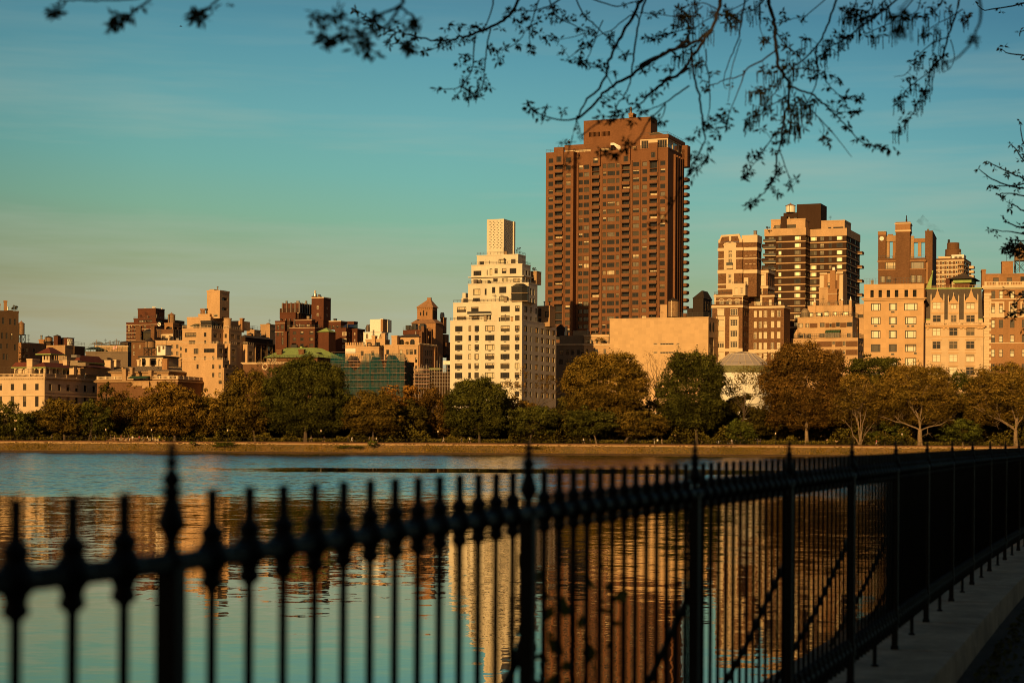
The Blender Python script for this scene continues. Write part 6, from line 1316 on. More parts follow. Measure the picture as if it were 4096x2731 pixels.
# ------------------------------------------------------------------ leaf clouds
def leafcloud(name, cen, nor, size, tone, mat, parent=None, asp=.7, loc=None):
    cen, nor = np.asarray(cen, np.float32), np.asarray(nor, np.float32); n = len(cen)
    nor = nor/np.maximum(np.linalg.norm(nor, axis=1, keepdims=True), 1e-6)
    rv = RNG.normal(size=(n, 3)).astype(np.float32); u = np.cross(nor, rv); u /= np.maximum(np.linalg.norm(u, axis=1, keepdims=True), 1e-6); w = np.cross(nor, u)
    s = np.asarray(size, np.float32)[:, None]/2; u = u*s; w = w*s*asp
    v = np.stack([cen-u, cen+w*.9-u*.1, cen+u, cen-w*.9+u*.1], 1).reshape(-1, 3)
    me = bpy.data.meshes.new(name); me.vertices.add(4*n); me.vertices.foreach_set('co', v.ravel()); me.loops.add(4*n); me.loops.foreach_set('vertex_index', np.arange(4*n, dtype=np.int32))
    me.polygons.add(n); me.polygons.foreach_set('loop_start', np.arange(0, 4*n, 4, dtype=np.int32)); me.update(calc_edges=True)
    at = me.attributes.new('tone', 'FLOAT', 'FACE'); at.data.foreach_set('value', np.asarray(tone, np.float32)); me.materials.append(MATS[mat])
    return link(name, me, parent, loc)
leafmat('leaf_olive', (.185,.115,.020), (.125,.088,.017)); leafmat('leaf_green', (.100,.092,.017), (.072,.072,.014)); leafmat('leaf_rust', (.27,.150,.025), (.19,.115,.021))
leafmat('leaf_brown', (.19,.100,.022), (.135,.078,.018)); leafmat('leaf_gold', (.36,.17,.03), (.25,.12,.025)); leafmat('leaf_bright', (.11,.115,.018), (.08,.09,.016)); leafmat('leaf_dark', (.10,.074,.015), (.072,.058,.013))
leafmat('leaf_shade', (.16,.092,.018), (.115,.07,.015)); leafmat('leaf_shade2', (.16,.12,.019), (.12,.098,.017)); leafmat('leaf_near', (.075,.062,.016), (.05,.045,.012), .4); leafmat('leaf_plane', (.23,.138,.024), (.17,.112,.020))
plain('bark', (.085,.055,.032), .95); plain('bark_pale', (.22,.145,.078), .9, var=.5); plain('bark_twig', (.028,.021,.016), .9)
def crown_points(rx, ry, rz, npuff, dens, low=.8, seed=0, gap=0.0, front=True, skip=None):
    """leaf positions on a cloud of puffs that fills a rounded, slightly boxy crown"""
    g = np.random.default_rng(seed); pc = []; k = 0
    while len(pc) < npuff and k < 6000:
        k += 1; d = g.normal(size=3); d /= np.linalg.norm(d)
        d = np.sign(d)*np.abs(d)**.82; rr = g.uniform(.45, .80); p = d*rr
        if p[2] < -low: continue
        if front and p[1] > .45: continue
        if skip is not None and skip(p): continue
        w = 1-.28*max(0, p[2])**1.5; p[0] *= w
        if all(np.linalg.norm(p-q[0]) > .25 for q in pc) or k > 3500: pc.append((p, g.uniform(.22, .36)))
    for j in range(npuff):
        d = g.normal(size=3); d /= np.linalg.norm(d); d = np.sign(d)*np.abs(d)**.85; p = d*g.uniform(.86, 1.0)
        if p[2] < -low or (front and p[1] > .45) or (skip is not None and skip(p)): continue
        p[0] *= 1-.28*max(0, p[2])**1.5; pc.append((p, g.uniform(.09, .17)))
    C, N, T = [], [], []
    for p, r in pc:
        n = int(dens*r*r*rx*rz*4); d = g.normal(size=(n, 3)); d /= np.linalg.norm(d, axis=1, keepdims=True)
        d[:, 2] = np.where(d[:, 2] < -.45, -d[:, 2]*.6, d[:, 2])
        wob = 1+.20*np.sin(d[:, 0]*7+p[0]*9)+.16*np.sin(d[:, 2]*8+p[2]*7)+.12*np.sin(d[:, 1]*9)
        rr = r*np.minimum(1.35, (.62+.44*g.random(n)**.6)*wob)
        q = p+d*rr[:, None]; keep = g.random(n) > gap
        C.append(q[keep]); N.append((d+.33*g.normal(size=(n, 3))+np.array([0, 0, .45]))[keep])
        T.append((g.uniform(.5, 1.35, n)*g.uniform(.75, 1.25)*np.where(d[:, 2] < -.1, .45, 1)*np.clip(rr/r*1.25-.1, .35, 1.15)*np.clip(.72+.40*(q[:, 2]+.5), .45, 1.25))[keep])  # shade painted into tone: darker inside puffs, underneath and low in the crown
    C, N, T = np.concatenate(C), np.concatenate(N), np.concatenate(T)
    return C*np.array([rx, ry, rz]), N, T, [(p*np.array([rx, ry, rz]), r) for p, r in pc]
def twigs(c, p, d, L, r, depth, g, mat, spread=.55, up=.12, tips=None):
    pts = [p]; q = p.copy(); dd = d.copy()
    for k in range(4):
        dd = (dd+g.normal(size=3)*.16+np.array([0,0,up*.4])); dd /= np.linalg.norm(dd); q = q+dd*L/4; pts.append(q.copy())
    c.tube(pts, [r, r*.9, r*.78, r*.66, r*.55], mat, 5 if r > .06 else 3)
    if depth == 0:
        if tips is not None: tips += [pts[3], pts[4]]
        return
    for k in range(g.integers(2, 4)):
        nd_ = dd+g.normal(size=3)*spread; nd_ /= np.linalg.norm(nd_); twigs(c, pts[g.integers(2, 5)], nd_, L*g.uniform(.6, .8), r*.55, depth-1, g, mat, spread, up, tips)
TN = [0]
def tree(label, xl, xr, yt, yb, Y, mat, tx=None, npuff=30, dens=21, leaf=.56, bark='bark', gap=.0, group='trees along the far shore', kind='full', ry=None, name='tree', tr=.38, flat=.8, limbs=7, mat2=None):
    """crown given by its outline in the photograph (pixels), trunk foot at pixel column tx"""
    TN[0] += 1; sd = 100+TN[0]; g = np.random.default_rng(sd)
    cx, cyp = (xl+xr)/2, (yt+yb)/2; c0 = P(cx, cyp, Y); rx = (xr-xl)/2*Y/F*1.02; yb = yb+(16 if kind == 'full' and yb > 1700 else 0); cyp = (yt+yb)/2; c0 = P(cx, cyp, Y); rz_ = (yb-yt)/2*Y/F; ry = ry or min(rx, 7)*.9
    tb = P(tx if tx else cx, 1760, Y-ry*.25 if kind == 'full' else Y-ry*.4); root = empty(name, (tb.x, tb.y, ZG), 0, label, 'tree', group)
    o = np.array([c0.x-tb.x, c0.y-tb.y, c0.z-ZG]); q = MB()
    if kind == 'full':
        C, N, T, pc = crown_points(rx, ry, rz_, npuff, dens, flat, sd, gap)
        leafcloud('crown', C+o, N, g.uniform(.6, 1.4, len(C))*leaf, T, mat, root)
        h = max(1.6, o[2]-rz_*.55); q.tube([(0,0,-.2), (0,0,.5), (o[0]*.15, o[1]*.2, h*.55), (o[0]*.5, o[1]*.5, h), (o[0]*.8, o[1]*.8, o[2]+rz_*.2)], [tr*1.5, tr*1.05, tr*.85, tr*.65, tr*.3], bark, 8)
        for p, r in pc[:limbs]: s_ = np.array([o[0]*.5, o[1]*.5, h]); e = o+p*.95; mid = (s_+e)/2+np.array([0,0,-.08*np.linalg.norm(e-s_)]); q.tube([s_, mid, e], [tr*.42, tr*.3, tr*.1], bark, 5)
    elif kind == 'plane':     # open crown, pale limbs showing in front of the leaves
        C, N, T, pc = crown_points(rx, ry, rz_, npuff, dens, .62, sd, gap, True, lambda p: (p[1] < -.2 and p[2] < -.15 and abs(p[0]) < .4) or (p[1] < -.35 and g.random() < .2))
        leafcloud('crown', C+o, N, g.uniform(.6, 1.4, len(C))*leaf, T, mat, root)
        H = o[2]+rz_; nst = 3 if tr < .55 and len(label) % 2 else 1; h = H*.20
        if tr >= .6: nst = 1; q.tube([(0,0,-.2), (.03,0,.6), (-.1,0,h*.6), (0,0,h)], [tr*1.5, tr*1.05, tr*.9, tr*.85], bark, 10)
        else: nst = 3
        for k in range(6):
            a = math.pi*(k+.5)/6+g.normal()*.22; tgt = o+np.array([-math.cos(a)*rx*.82, g.uniform(-.65,-.15)*ry, (math.sin(a)*1.25-.55)*rz_*.85])
            s_ = np.array([0,0,h*.95]) if nst == 1 else np.array([(k%3-1)*.35, 0, .1]); L = np.linalg.norm(tgt-s_)
            pts = []
            for j in range(7):
                t = j/6; b_ = s_*(1-t)+tgt*t; b_[2] += L*.10*math.sin(math.pi*t)*(1 if abs(math.cos(a)) < .8 else -.3); b_[:2] = s_[:2]+(b_[:2]-s_[:2])*(t**.35 if nst == 1 else t**.6) if j else s_[:2]; pts.append(b_+(g.normal(size=3)*L*.018 if 0 < j < 6 else 0))
            r0 = tr*(.36 if nst == 1 else .45); q.tube(pts, [r0*(1-.8*j/6) for j in range(7)], bark, 7)
            for j in (2, 3, 4, 5): d = (pts[j+1]-pts[j]); d = d/np.linalg.norm(d)+g.normal(size=3)*.7+np.array([0,-.1,.25]); d /= np.linalg.norm(d); twigs(q, pts[j], d, L*.26, r0*(.5-.07*j), 2, g, bark, .55, .1)
    else:
        tips = []; H = o[2]+rz_; hs = max(1.5, o[2]-rz_*.55); top = np.array([o[0]*.4, 0, hs])
        q.tube([(0,0,-.2), (0,0,.4), (.1,0,hs*.6), top], [tr*1.4, tr, tr*.8, tr*.7], bark, 8)
        for k in range(9):
            a = math.pi*(k+.5)/9; tgt = o+np.array([-math.cos(a)*rx*.8, g.uniform(-.7,.3)*ry, (math.sin(a)*1.1-.35)*rz_*.8])
            s_ = top*(.75+.25*g.random()); L = np.linalg.norm(tgt-s_); mid = s_*.55+tgt*.45+np.array([0,0,.10*L])+g.normal(size=3)*L*.04; d = (tgt-mid)/np.linalg.norm(tgt-mid)
            q.tube([s_, (s_+mid)/2+np.array([0,0,.05*L]), mid, tgt*.5+mid*.5], [tr*.5, tr*.4, tr*.28, tr*.2], bark, 6); twigs(q, tgt*.5+mid*.5, d, L*.34, tr*.2, 3, g, bark, .6, .1, tips); twigs(q, mid, d+g.normal(size=3)*.5, L*.36, tr*.18, 2, g, bark, .6, .1, tips)
        tips = np.array(tips); n = int(len(tips)*(6 if kind != 'bare' else 1.0)*dens/17)
        C = tips[g.integers(0, len(tips), n)]+g.normal(size=(n, 3))*(.75 if kind != 'bare' else .35)
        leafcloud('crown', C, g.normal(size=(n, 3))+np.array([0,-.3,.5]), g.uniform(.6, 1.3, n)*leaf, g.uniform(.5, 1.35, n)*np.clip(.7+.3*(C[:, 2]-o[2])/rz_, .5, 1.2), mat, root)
    q.build('trunk', root); return root
T_ = tree
T_('low dark green tree at the left edge under the limestone mansion', -80, 100, 1598, 1752, 566, 'leaf_green', 40, 26)
T_('round dark green tree right of the left edge tree, low before the mansion', 50, 160, 1640, 1756, 562, 'leaf_green', 130, 22)
T_('olive tree hiding the lower mansion windows, bare trunk showing', 150, 345, 1588, 1738, 563, 'leaf_olive', 258, 30)
T_('dark olive tree right of the mansion tree with a thin pale trunk', 300, 452, 1602, 1738, 565, 'leaf_green', 358, 24)
T_('dark tree rising behind, against the mansion side wall', 385, 470, 1528, 1650, 590, 'leaf_dark', 420, 16)
T_('reddish brown thin leaved tree between dark olive and orange trees', 445, 590, 1530, 1745, 578, 'leaf_brown', 500, 20, dens=10, gap=.15)
T_('big rust orange tree in front of the metal roofed mansion', 562, 800, 1528, 1742, 562, 'leaf_rust', 700, 42)
T_('olive orange tree joined to the right side of the big rust tree', 760, 905, 1560, 1745, 566, 'leaf_plane', 790, 28)
T_('tall olive tree left of the great green tree', 878, 1100, 1478, 1752, 566, 'leaf_olive', 1020, 44)
T_('great dark green tree, broadest of the far shore', 1050, 1398, 1428, 1752, 563, 'leaf_green', 1222, 66, tr=.62)
T_('thin reddish tree peeking over the olive and great green trees', 1030, 1140, 1420, 1540, 600, 'leaf_brown', 1085, kind='bare', dens=14, leaf=.4)
T_('rounded olive tree right of the great green tree', 1375, 1612, 1558, 1748, 562, 'leaf_olive', 1492, 40)
T_('golden topped tree glowing behind the rounded olive tree', 1500, 1690, 1535, 1660, 580, 'leaf_gold', 1600, 26, dens=14, leaf=.55)
T_('dark tree under the golden topped one', 1560, 1720, 1600, 1752, 574, 'leaf_dark', 1640, 26)
T_('brown leafed tree before the bare tube scaffolding', 1650, 1815, 1530, 1745, 580, 'leaf_brown', 1730, 26, dens=12, gap=.1)
T_('dense green tree in front of the tall white apartment building', 1776, 2052, 1512, 1752, 563, 'leaf_green', 1918, 48)
T_('thin brown tree against the shaded side of the white building', 2035, 2262, 1490, 1665, 585, 'leaf_brown', 2140, kind='bare', dens=60, leaf=.5)
T_('low spreading green tree right of the dense tree, leaning trunk', 2016, 2262, 1625, 1738, 562, 'leaf_green', 2120, 30, limbs=9)
T_('large orange brown tree left of the bare pinkish tree', 2256, 2590, 1395, 1690, 570, 'leaf_plane', 2380, 56, tr=.5)
T_('low olive tree with crooked pale trunk under the large orange brown tree', 2240, 2470, 1622, 1745, 561, 'leaf_green', 2385, 30, bark='bark_pale', tr=.25)
T_('low green tree above three walkers', 2455, 2680, 1635, 1742, 562, 'leaf_olive', 2500, 28)
T_('bare pinkish tree before the blank museum slab', 2556, 2668, 1412, 1610, 584, 'leaf_brown', 2635, kind='bare', dens=9, leaf=.35, tr=.3)
T_('tall dark green tree left of the museum rotunda', 2632, 2912, 1388, 1745, 565, 'leaf_green', 2787, 58, dens=15, gap=.06, tr=.5)
T_('slender thin crowned tree standing before the white rotunda wall', 2912, 3060, 1478, 1690, 572, 'leaf_olive', 2968, kind='sparse', dens=15, leaf=.5, tr=.22)
T_('small bright green tree under the rotunda', 2902, 3022, 1672, 1772, 563, 'leaf_bright', 2962, 20, tr=.15)
T_('huge rust brown tree right of the rotunda with straight pale trunk', 3044, 3400, 1362, 1735, 564, 'leaf_brown', 3227, 64, bark='bark_pale', tr=.6, dens=15)
T_('dark green tree tops under the plain limestone apartment house', 3360, 3632, 1420, 1560, 600, 'leaf_green', 3490, 34, gap=.08)
T_('pale multi stemmed tree right of the huge rust brown tree', 3310, 3525, 1490, 1760, 562, 'leaf_plane', 3440, kind='plane', npuff=34, dens=12, gap=.1, leaf=.5, bark='bark_pale', tr=.42)
T_('wide plane tree with pale spreading limbs in front of mansard house', 3478, 3838, 1455, 1750, 563, 'leaf_plane', 3680, kind='plane', npuff=52, dens=15, leaf=.55, bark='bark_pale', tr=.75)
T_('dark green tree between the two pale limbed plane trees', 3770, 3935, 1490, 1690, 590, 'leaf_green', 3850, 26)
T_('plane tree at the right edge with thick pale trunk', 3850, 4180, 1460, 1745, 564, 'leaf_plane', 4063, kind='plane', npuff=48, dens=15, leaf=.55, bark='bark_pale', tr=.65)
T_('low bright green tree behind the pale multi stemmed tree', 3455, 3632, 1680, 1770, 568, 'leaf_bright', 3540, 22, tr=.2)
T_('low flat bright green tree beside the right edge plane tree', 3745, 3925, 1676, 1765, 562, 'leaf_bright', 3852, 22, tr=.16, bark='bark_pale')
for k, px in enumerate(range(-60, 4250, 112)):
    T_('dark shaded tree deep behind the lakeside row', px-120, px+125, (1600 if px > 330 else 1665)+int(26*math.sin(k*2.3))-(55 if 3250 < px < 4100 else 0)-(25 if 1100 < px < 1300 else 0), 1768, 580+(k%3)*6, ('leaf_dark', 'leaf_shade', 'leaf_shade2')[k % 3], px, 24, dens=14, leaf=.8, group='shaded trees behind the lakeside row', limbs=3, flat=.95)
# undergrowth along the path and grass tufts on the bank
n = 26000; x = RNG.uniform(-190, 190, n); hmax = 2.4+3.0*np.clip(np.sin(x*.13)+.7*np.sin(x*.37+1)+.5*np.sin(x*.9), -.4, 1.6)
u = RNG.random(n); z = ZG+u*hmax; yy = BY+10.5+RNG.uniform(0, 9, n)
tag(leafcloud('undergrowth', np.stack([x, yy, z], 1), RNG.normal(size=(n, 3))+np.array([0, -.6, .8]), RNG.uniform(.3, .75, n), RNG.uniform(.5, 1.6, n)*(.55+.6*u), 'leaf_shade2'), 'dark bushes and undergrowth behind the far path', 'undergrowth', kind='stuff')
n = 26000; x = RNG.uniform(-200, 200, n); u = RNG.random(n)
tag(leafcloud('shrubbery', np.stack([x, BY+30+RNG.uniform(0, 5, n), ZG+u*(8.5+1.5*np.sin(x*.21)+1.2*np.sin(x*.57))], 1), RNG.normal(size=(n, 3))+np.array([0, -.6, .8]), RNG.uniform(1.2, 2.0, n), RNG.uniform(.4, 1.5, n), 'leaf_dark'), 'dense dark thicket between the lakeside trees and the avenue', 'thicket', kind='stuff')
n = 16000; x = RNG.uniform(-190, 190, n); t = RNG.random(n); pch = np.clip(np.sin(x*.21)+np.sin(x*.083+2)+.6*np.sin(x*.71), -.6, 2)
kp = RNG.random(n) < .35+.4*pch; x, t = x[kp], t[kp]; n = len(x)
tag(leafcloud('grass', np.stack([x, BY-3.6+3.8*t+RNG.normal(size=n)*.05, .5+2.13*t+.08], 1), RNG.normal(size=(n, 3))+np.array([0, -.8, .7]), RNG.uniform(.18, .6, n), RNG.uniform(.5, 1.5, n), 'leaf_olive'), 'grass and weeds growing in patches on the far bank slope', 'grass', kind='stuff')
n = 9000; x = RNG.uniform(-190, 190, n); t = RNG.random(n)**1.3
tag(leafcloud('dry_grass', np.stack([x, BY-3.6+3.8*t, .46+2.13*t+.06], 1), RNG.normal(size=(n, 3))+np.array([0, -.9, .5]), RNG.uniform(.15, .5, n), RNG.uniform(.4, 1.7, n), 'leaf_rust'), 'tawny dry grass scattered over the far bank slope', 'grass', kind='stuff')
def shrub(label, px, py, w, h, mat='leaf_bright', Y=547.5):
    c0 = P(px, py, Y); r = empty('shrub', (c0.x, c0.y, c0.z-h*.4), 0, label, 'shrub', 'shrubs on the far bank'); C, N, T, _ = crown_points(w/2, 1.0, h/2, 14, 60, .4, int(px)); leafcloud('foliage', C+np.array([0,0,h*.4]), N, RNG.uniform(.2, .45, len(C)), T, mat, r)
    q = MB()
    for k in range(3): q.tube([(0,0,-.2),((k-1)*w*.12,0,h*.25),((k-1)*w*.25,0,h*.5)], [.05,.04,.02], 'bark', 4)
    q.build('stem', r)
shrub('wide green shrub spilling over the stone wall, largest on the far bank', 900, 1779, 8.5, 2.3); shrub('small green shrub on the wall left of the largest bank shrub', 771, 1772, 2.4, 1.2)
shrub('rounded green shrub below the rounded olive tree', 1492, 1776, 3.6, 2.2); shrub('low flat weeds on the bank left of the rounded shrub', 1400, 1788, 9, 1.2); shrub('low weeds on the bank right of the tall white building', 2130, 1790, 6, 1.0, 'leaf_olive')

# ------------------------------------------------------------------ things on the far shore
PATHZ = ZG+.02
r = empty('stone_balustrade', P(*ZP(900,345),562), 0, 'pale stone balustrade with sloping end walls behind the strollers', 'balustrade'); bp = r.location; 
c = MB(); X_ = lambda q: P(*ZP(q,320),562).x-bp.x; H = .78
for xa, xb in ((470,600),(655,700),(735,770),(800,1000),(1060,1130)): c.box(X_(xa), X_(xb), -.15, .15, 0, H, 'brown_brick')
c.box(X_(470), X_(1340), -.22, .22, H-.02, H+.14, 'tan_brick'); c.build('wall', r); c = MB()
for k in range(62): x = X_(470)+(X_(1340)-X_(470))*k/61; c.box(x-.09, x+.09, -.09, .09, 0, H-.02, 'pale_stone')
c.build('baluster', r); c = MB()
for xa, xb in ((470,345),(1340,1490)):
    x0, x1 = X_(xa), X_(xb); n = len(c.v); c.v += [(x0,-.2,0),(x1,-.2,0),(x1,-.2,.2),(x0,-.2,H+.12),(x0,.2,0),(x1,.2,0),(x1,.2,.2),(x0,.2,H+.12)]; mi = c.mi('brown_brick')
    for f in ((0,1,2,3),(7,6,5,4),(3,2,6,7),(1,5,6,2)): c.f.append(tuple(n+q for q in f)); c.m.append(mi)
c.build('end_wall', r)
r = empty('iron_fence', (0, BY+8.2, PATHZ), 0, 'thin dark iron fence running behind the far path', 'fence'); c = MB()
for z in (.15, 1.1): c.box(-170, 170, -.02, .02, z, z+.05, 'dark_opening')
for k in range(227): x = -170+k*1.5; c.box(x-.03, x+.03, -.03, .03, 0, 1.25, 'dark_opening')
c.build('railing', r)
lamps = [(60,'lamp post at the left edge in front of dark trees'),(423,'lamp post left of the stone balustrade'),(606,'lamp post in front of the stone balustrade'),(911,'lamp post beside the largest bank shrub'),(1284,'lamp post below the great green tree'),(1752,'lamp post left of the dense green tree by the white building'),(3102,'lamp post below the huge rust brown tree'),(3608,'lamp post left of the wide plane tree')]
proto = None
for px, lb in lamps:
    p = P(px, 1760, BY+6.2); loc = (p.x, p.y, PATHZ)
    if proto is None:
        proto = r = empty('lamp_post', loc, 0, lb, 'lamp post', 'lamp posts along the far path'); c = MB(); c.lathe([(.17,0),(.17,.3),(.1,.5),(.065,.9),(.05,2.9),(.1,3.0),(.06,3.1)], 0, 0, 'black_iron', 8); c.build('pole', r)
        c = MB(); c.lathe([(.1,3.1),(.22,3.3),(.2,3.6),(.1,3.75)], 0, 0, 'frame_white', 10); c.build('lantern', r); c = MB(); c.lathe([(.14,3.75),(.03,3.95)], 0, 0, 'black_iron', 8); c.build('lamp_cap', r); kids = list(r.children)
    else:
        r = proto.copy(); COL.objects.link(r); r.location = loc; r['label'] = lb
        for ch in kids: q = ch.copy(); COL.objects.link(q); q.parent = r
# people: one skinned body per pose, clothed by material zones
for nme, cc in (('cloth_white', (.72,.66,.56)), ('cloth_black', (.012,.012,.013)), ('cloth_teal', (.02,.10,.11)), ('cloth_yellow', (.35,.36,.03)), ('cloth_grey', (.12,.11,.10)), ('cloth_navy', (.015,.02,.045)), ('cloth_tan', (.35,.25,.15)), ('cloth_pink', (.4,.08,.09)), ('skin', (.42,.24,.15)), ('hair', (.03,.02,.012))): plain(nme, cc, .85, var=.15)
def body(nm, stride, arm, lean, bare=False):
    V = [(0,0,.96,.13,.10),(lean*.4,0,1.18,.13,.09),(lean,0,1.40,.15,.10),(lean*1.1,0,1.53,.055,.055),(lean*1.2,0,1.63,.085,.10),(lean*1.2,0,1.74,.07,.085)]
    E = [(0,1),(1,2),(2,3),(3,4),(4,5)]
    for s in (-1, 1):
        st = stride*s; n = len(V)
        V += [(0,.10*s,.90,.09,.09),(st*.42+.03,.10*s,.50,.062,.062),(st*.75-(.12 if stride > .25 and s < 0 else 0),.10*s,.10+(.16 if stride > .25 and s < 0 else 0),.042,.042),(st*.75+.14,.10*s,.05+(.12 if stride > .25 and s < 0 else 0),.04,.035)]
        E += [(0,n),(n,n+1),(n+1,n+2),(n+2,n+3)]; n = len(V); a = -arm*s
        V += [(lean,.19*s,1.42,.058,.058),(lean+a*.5-.03,.24*s,1.16,.045,.045),(lean+a*.9+.10,.23*s,.95+abs(a)*.35,.032,.032),(lean+a*.95+.16,.22*s,.90+abs(a)*.4,.035,.02)]
        E += [(2,n),(n,n+1),(n+1,n+2),(n+2,n+3)]
    me = bpy.data.meshes.new(nm); me.from_pydata([v[:3] for v in V], E, []); o = bpy.data.objects.new(nm, me); COL.objects.link(o)
    m_ = o.modifiers.new('s', 'SKIN'); sv = me.skin_vertices[0].data
    for k, v in enumerate(V): sv[k].radius = v[3:5]; sv[k].use_root = k == 0
    o.modifiers.new('u', 'SUBSURF').levels = 1; dg = bpy.context.evaluated_depsgraph_get(); out = bpy.data.meshes.new_from_object(o.evaluated_get(dg)); bpy.data.objects.remove(o)
    out.materials.clear()
    for q in ('skin', 'cloth_white', 'cloth_black', 'hair'): out.materials.append(MATS[q])
    for p in out.polygons:
        z, y, x = p.center.z, abs(p.center.y), p.center.x
        k = 0
        if z > 1.70 or (z > 1.60 and x < lean*1.2-.04): k = 3
        elif z > 1.50: k = 0
        elif y > .2 and z < 1.2: k = 0
        elif z > .93: k = 1
        elif z < .07: k = 3
        elif bare and z < .52: k = 0
        else: k = 2
        p.material_index = k
    out.polygons.foreach_set('use_smooth', [True]*len(out.polygons)); return out
POSE = {'stand': body('person', .04, .05, 0), 'walk': body('person', .24, .22, .03), 'run': body('person', .42, .42, .09, True), 'short': body('person', .16, .12, .02, True)}
G_ = 'people strolling on the far path'
ppl = [(ZP(70,345),'stand',0,'cloth_black','cloth_black','person in black standing beside a pale trunk left of the balustrade lamp'),(ZP(152,340),'walk',0,'cloth_teal','cloth_black','person in dark green jacket left of the balustrade lamp'),
 (ZP(440,345),'walk',3.14,'cloth_black','cloth_grey','person in dark clothes at the left end of the balustrade'),(ZP(508,345),'short',0,'cloth_tan','cloth_tan','person with bare arms and tan clothes before the left end of balustrade'),(ZP(632,345),'short',0,'cloth_red','cloth_black','person in bright red shirt before the balustrade'),(ZP(700,345),'short',3.14,'cloth_black','cloth_black','person in black just right of the red shirt'),
 (ZP(772,345),'stand',0,'cloth_black','cloth_navy','fair haired person in black left of the stout white shirt'),(ZP(848,345),'stand',1.57,'cloth_white','cloth_tan','stout person in white shirt and tan trousers seen from behind'),(ZP(972,345),'stand',1.57,'cloth_pink','cloth_black','person in dark pink top leaning on the balustrade'),(ZP(1047,345),'walk',3.14,'cloth_teal','cloth_navy','person in teal shirt striding past the balustrade'),
 (ZP(1130,345),'walk',3.14,'cloth_white','cloth_black','person in white top and black trousers left of balustrade lamp'),(ZP(1225,345),'short',0,'cloth_grey','cloth_white','person in white shorts just right of balustrade lamp'),(ZP(1352,345),'stand',1.57,'cloth_yellow','cloth_black','person in yellow green top at the right end of the balustrade'),(ZP(1442,345),'short',0,'cloth_black','cloth_black','person in black shorts with bare legs on the right ramp'),(ZP(1630,345),'walk',0,'cloth_grey','cloth_tan','person carrying something white, alone right of the balustrade'),
 ((208,1760),'walk',3.14,'cloth_grey','cloth_black','person alone walking near the left edge under dark trees'),((1243,1765),'run',0,'cloth_tan','cloth_black','runner in tan top below the great green tree'),((1295,1765),'run',0,'cloth_black','cloth_black','runner in black beside the lamp below the great green tree'),((1392,1765),'walk',0,'cloth_black','cloth_black','walker in black left of the rounded olive tree'),((1407,1765),'run',0,'cloth_white','cloth_white','runner in white close behind the walker in black'),
 ((1479,1766),'walk',3.14,'cloth_grey','cloth_black','walker in grey under the rounded olive tree'),((1506,1766),'run',3.14,'cloth_white','cloth_black','runner in white top passing the rounded shrub'),((1773,1767),'run',0,'cloth_tan','cloth_white','runner in white shorts right of the lamp by the dense green tree'),((1847,1767),'run',3.14,'cloth_navy','cloth_navy','runner in navy left of the dense tree trunk'),((1878,1767),'run',0,'cloth_white','cloth_black','runner in white top and black shorts under the dense tree'),
 ((2335,1770),'run',3.14,'cloth_white','cloth_black','runner in white cap and top under the low olive tree'),((2360,1769),'stand',0,'cloth_tan','cloth_black','person just right of the runner in white cap'),((2617,1772),'stand',0,'cloth_grey','cloth_white','leftmost person of the group of three walkers'),((2630,1772),'stand',1.57,'cloth_white','cloth_black','person in white top, middle of the group of three walkers'),((2647,1772),'walk',0,'cloth_tan','cloth_tan','striding person in tan, right of the group of three walkers'),
 ((2928,1775),'run',3.14,'cloth_white','cloth_tan','lone runner in white below the rotunda'),((3029,1776),'walk',0,'cloth_black','cloth_navy','walker in black, left of a close pair right of the rotunda'),((3041,1776),'walk',3.14,'cloth_navy','cloth_black','walker in navy, right of a close pair right of the rotunda'),((3505,1779),'run',0,'cloth_pink','cloth_white','runner in pink top and white shorts near the pale multi stemmed tree')]
MATS['cloth_red'] = MATS['red_cloth']
for k, ((px, py), pose, rz, sh, tr_, lb) in enumerate(ppl):
    p = P(px, py, BY+3.2+(k%3)*.5); o = link('person', POSE[pose], None, (p.x, p.y, PATHZ), rz); tag(o, lb, 'person', G_); s_ = random.uniform(.94, 1.05); o.scale = (s_*(1.15 if 'stout' in lb else 1.05), s_*(1.25 if 'stout' in lb else 1.1), s_)
    for i_, mm in ((1, sh), (2, tr_)): o.material_slots[i_].link = 'OBJECT'; o.material_slots[i_].material = MATS[mm]
# rooftop shrubs
def roofplant(label, p, w, h, mat='leaf_dark'):
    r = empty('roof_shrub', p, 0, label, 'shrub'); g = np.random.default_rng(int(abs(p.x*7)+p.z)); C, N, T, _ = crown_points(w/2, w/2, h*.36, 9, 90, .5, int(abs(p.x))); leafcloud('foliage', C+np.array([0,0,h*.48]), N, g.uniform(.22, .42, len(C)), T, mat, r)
    q = MB(); q.tube([(0,0,-.3),(0,0,h*.6)], [.12,.06], 'bark', 5)
    for k in range(6): a = k*1.05; q.tube([(0,0,h*.3),(math.cos(a)*w*.35,math.sin(a)*w*.35,h*.75)], [.05,.02], 'bark', 4)
    q.build('stem', r)
roofplant('small bushy tree on the roof of the brown house at the left edge', P(*Z1(252,282),737), 3.0, 3.2); roofplant('dark bush on the terrace corner of the white stepped building', P(*ZC(858,560),712), 1.9, 1.9)
roofplant('leafy shrub on the terrace between white building and museum slab', P(*ZC(1372,1122),764), 4.6, 2.9, 'leaf_rust'); roofplant('thin conifer shrub on the left roof edge of the brown tower', P(*ZD2(325,480),792), 1.4, 2.8); roofplant('dark bush on the top left corner of the striped tower', P(*ZE(726,328),852), 2.2, 1.6)
roofplant('palm like plant in front of arched penthouse windows', P(*Z4(1165,845),762), 2.2, 2.1, 'leaf_rust')
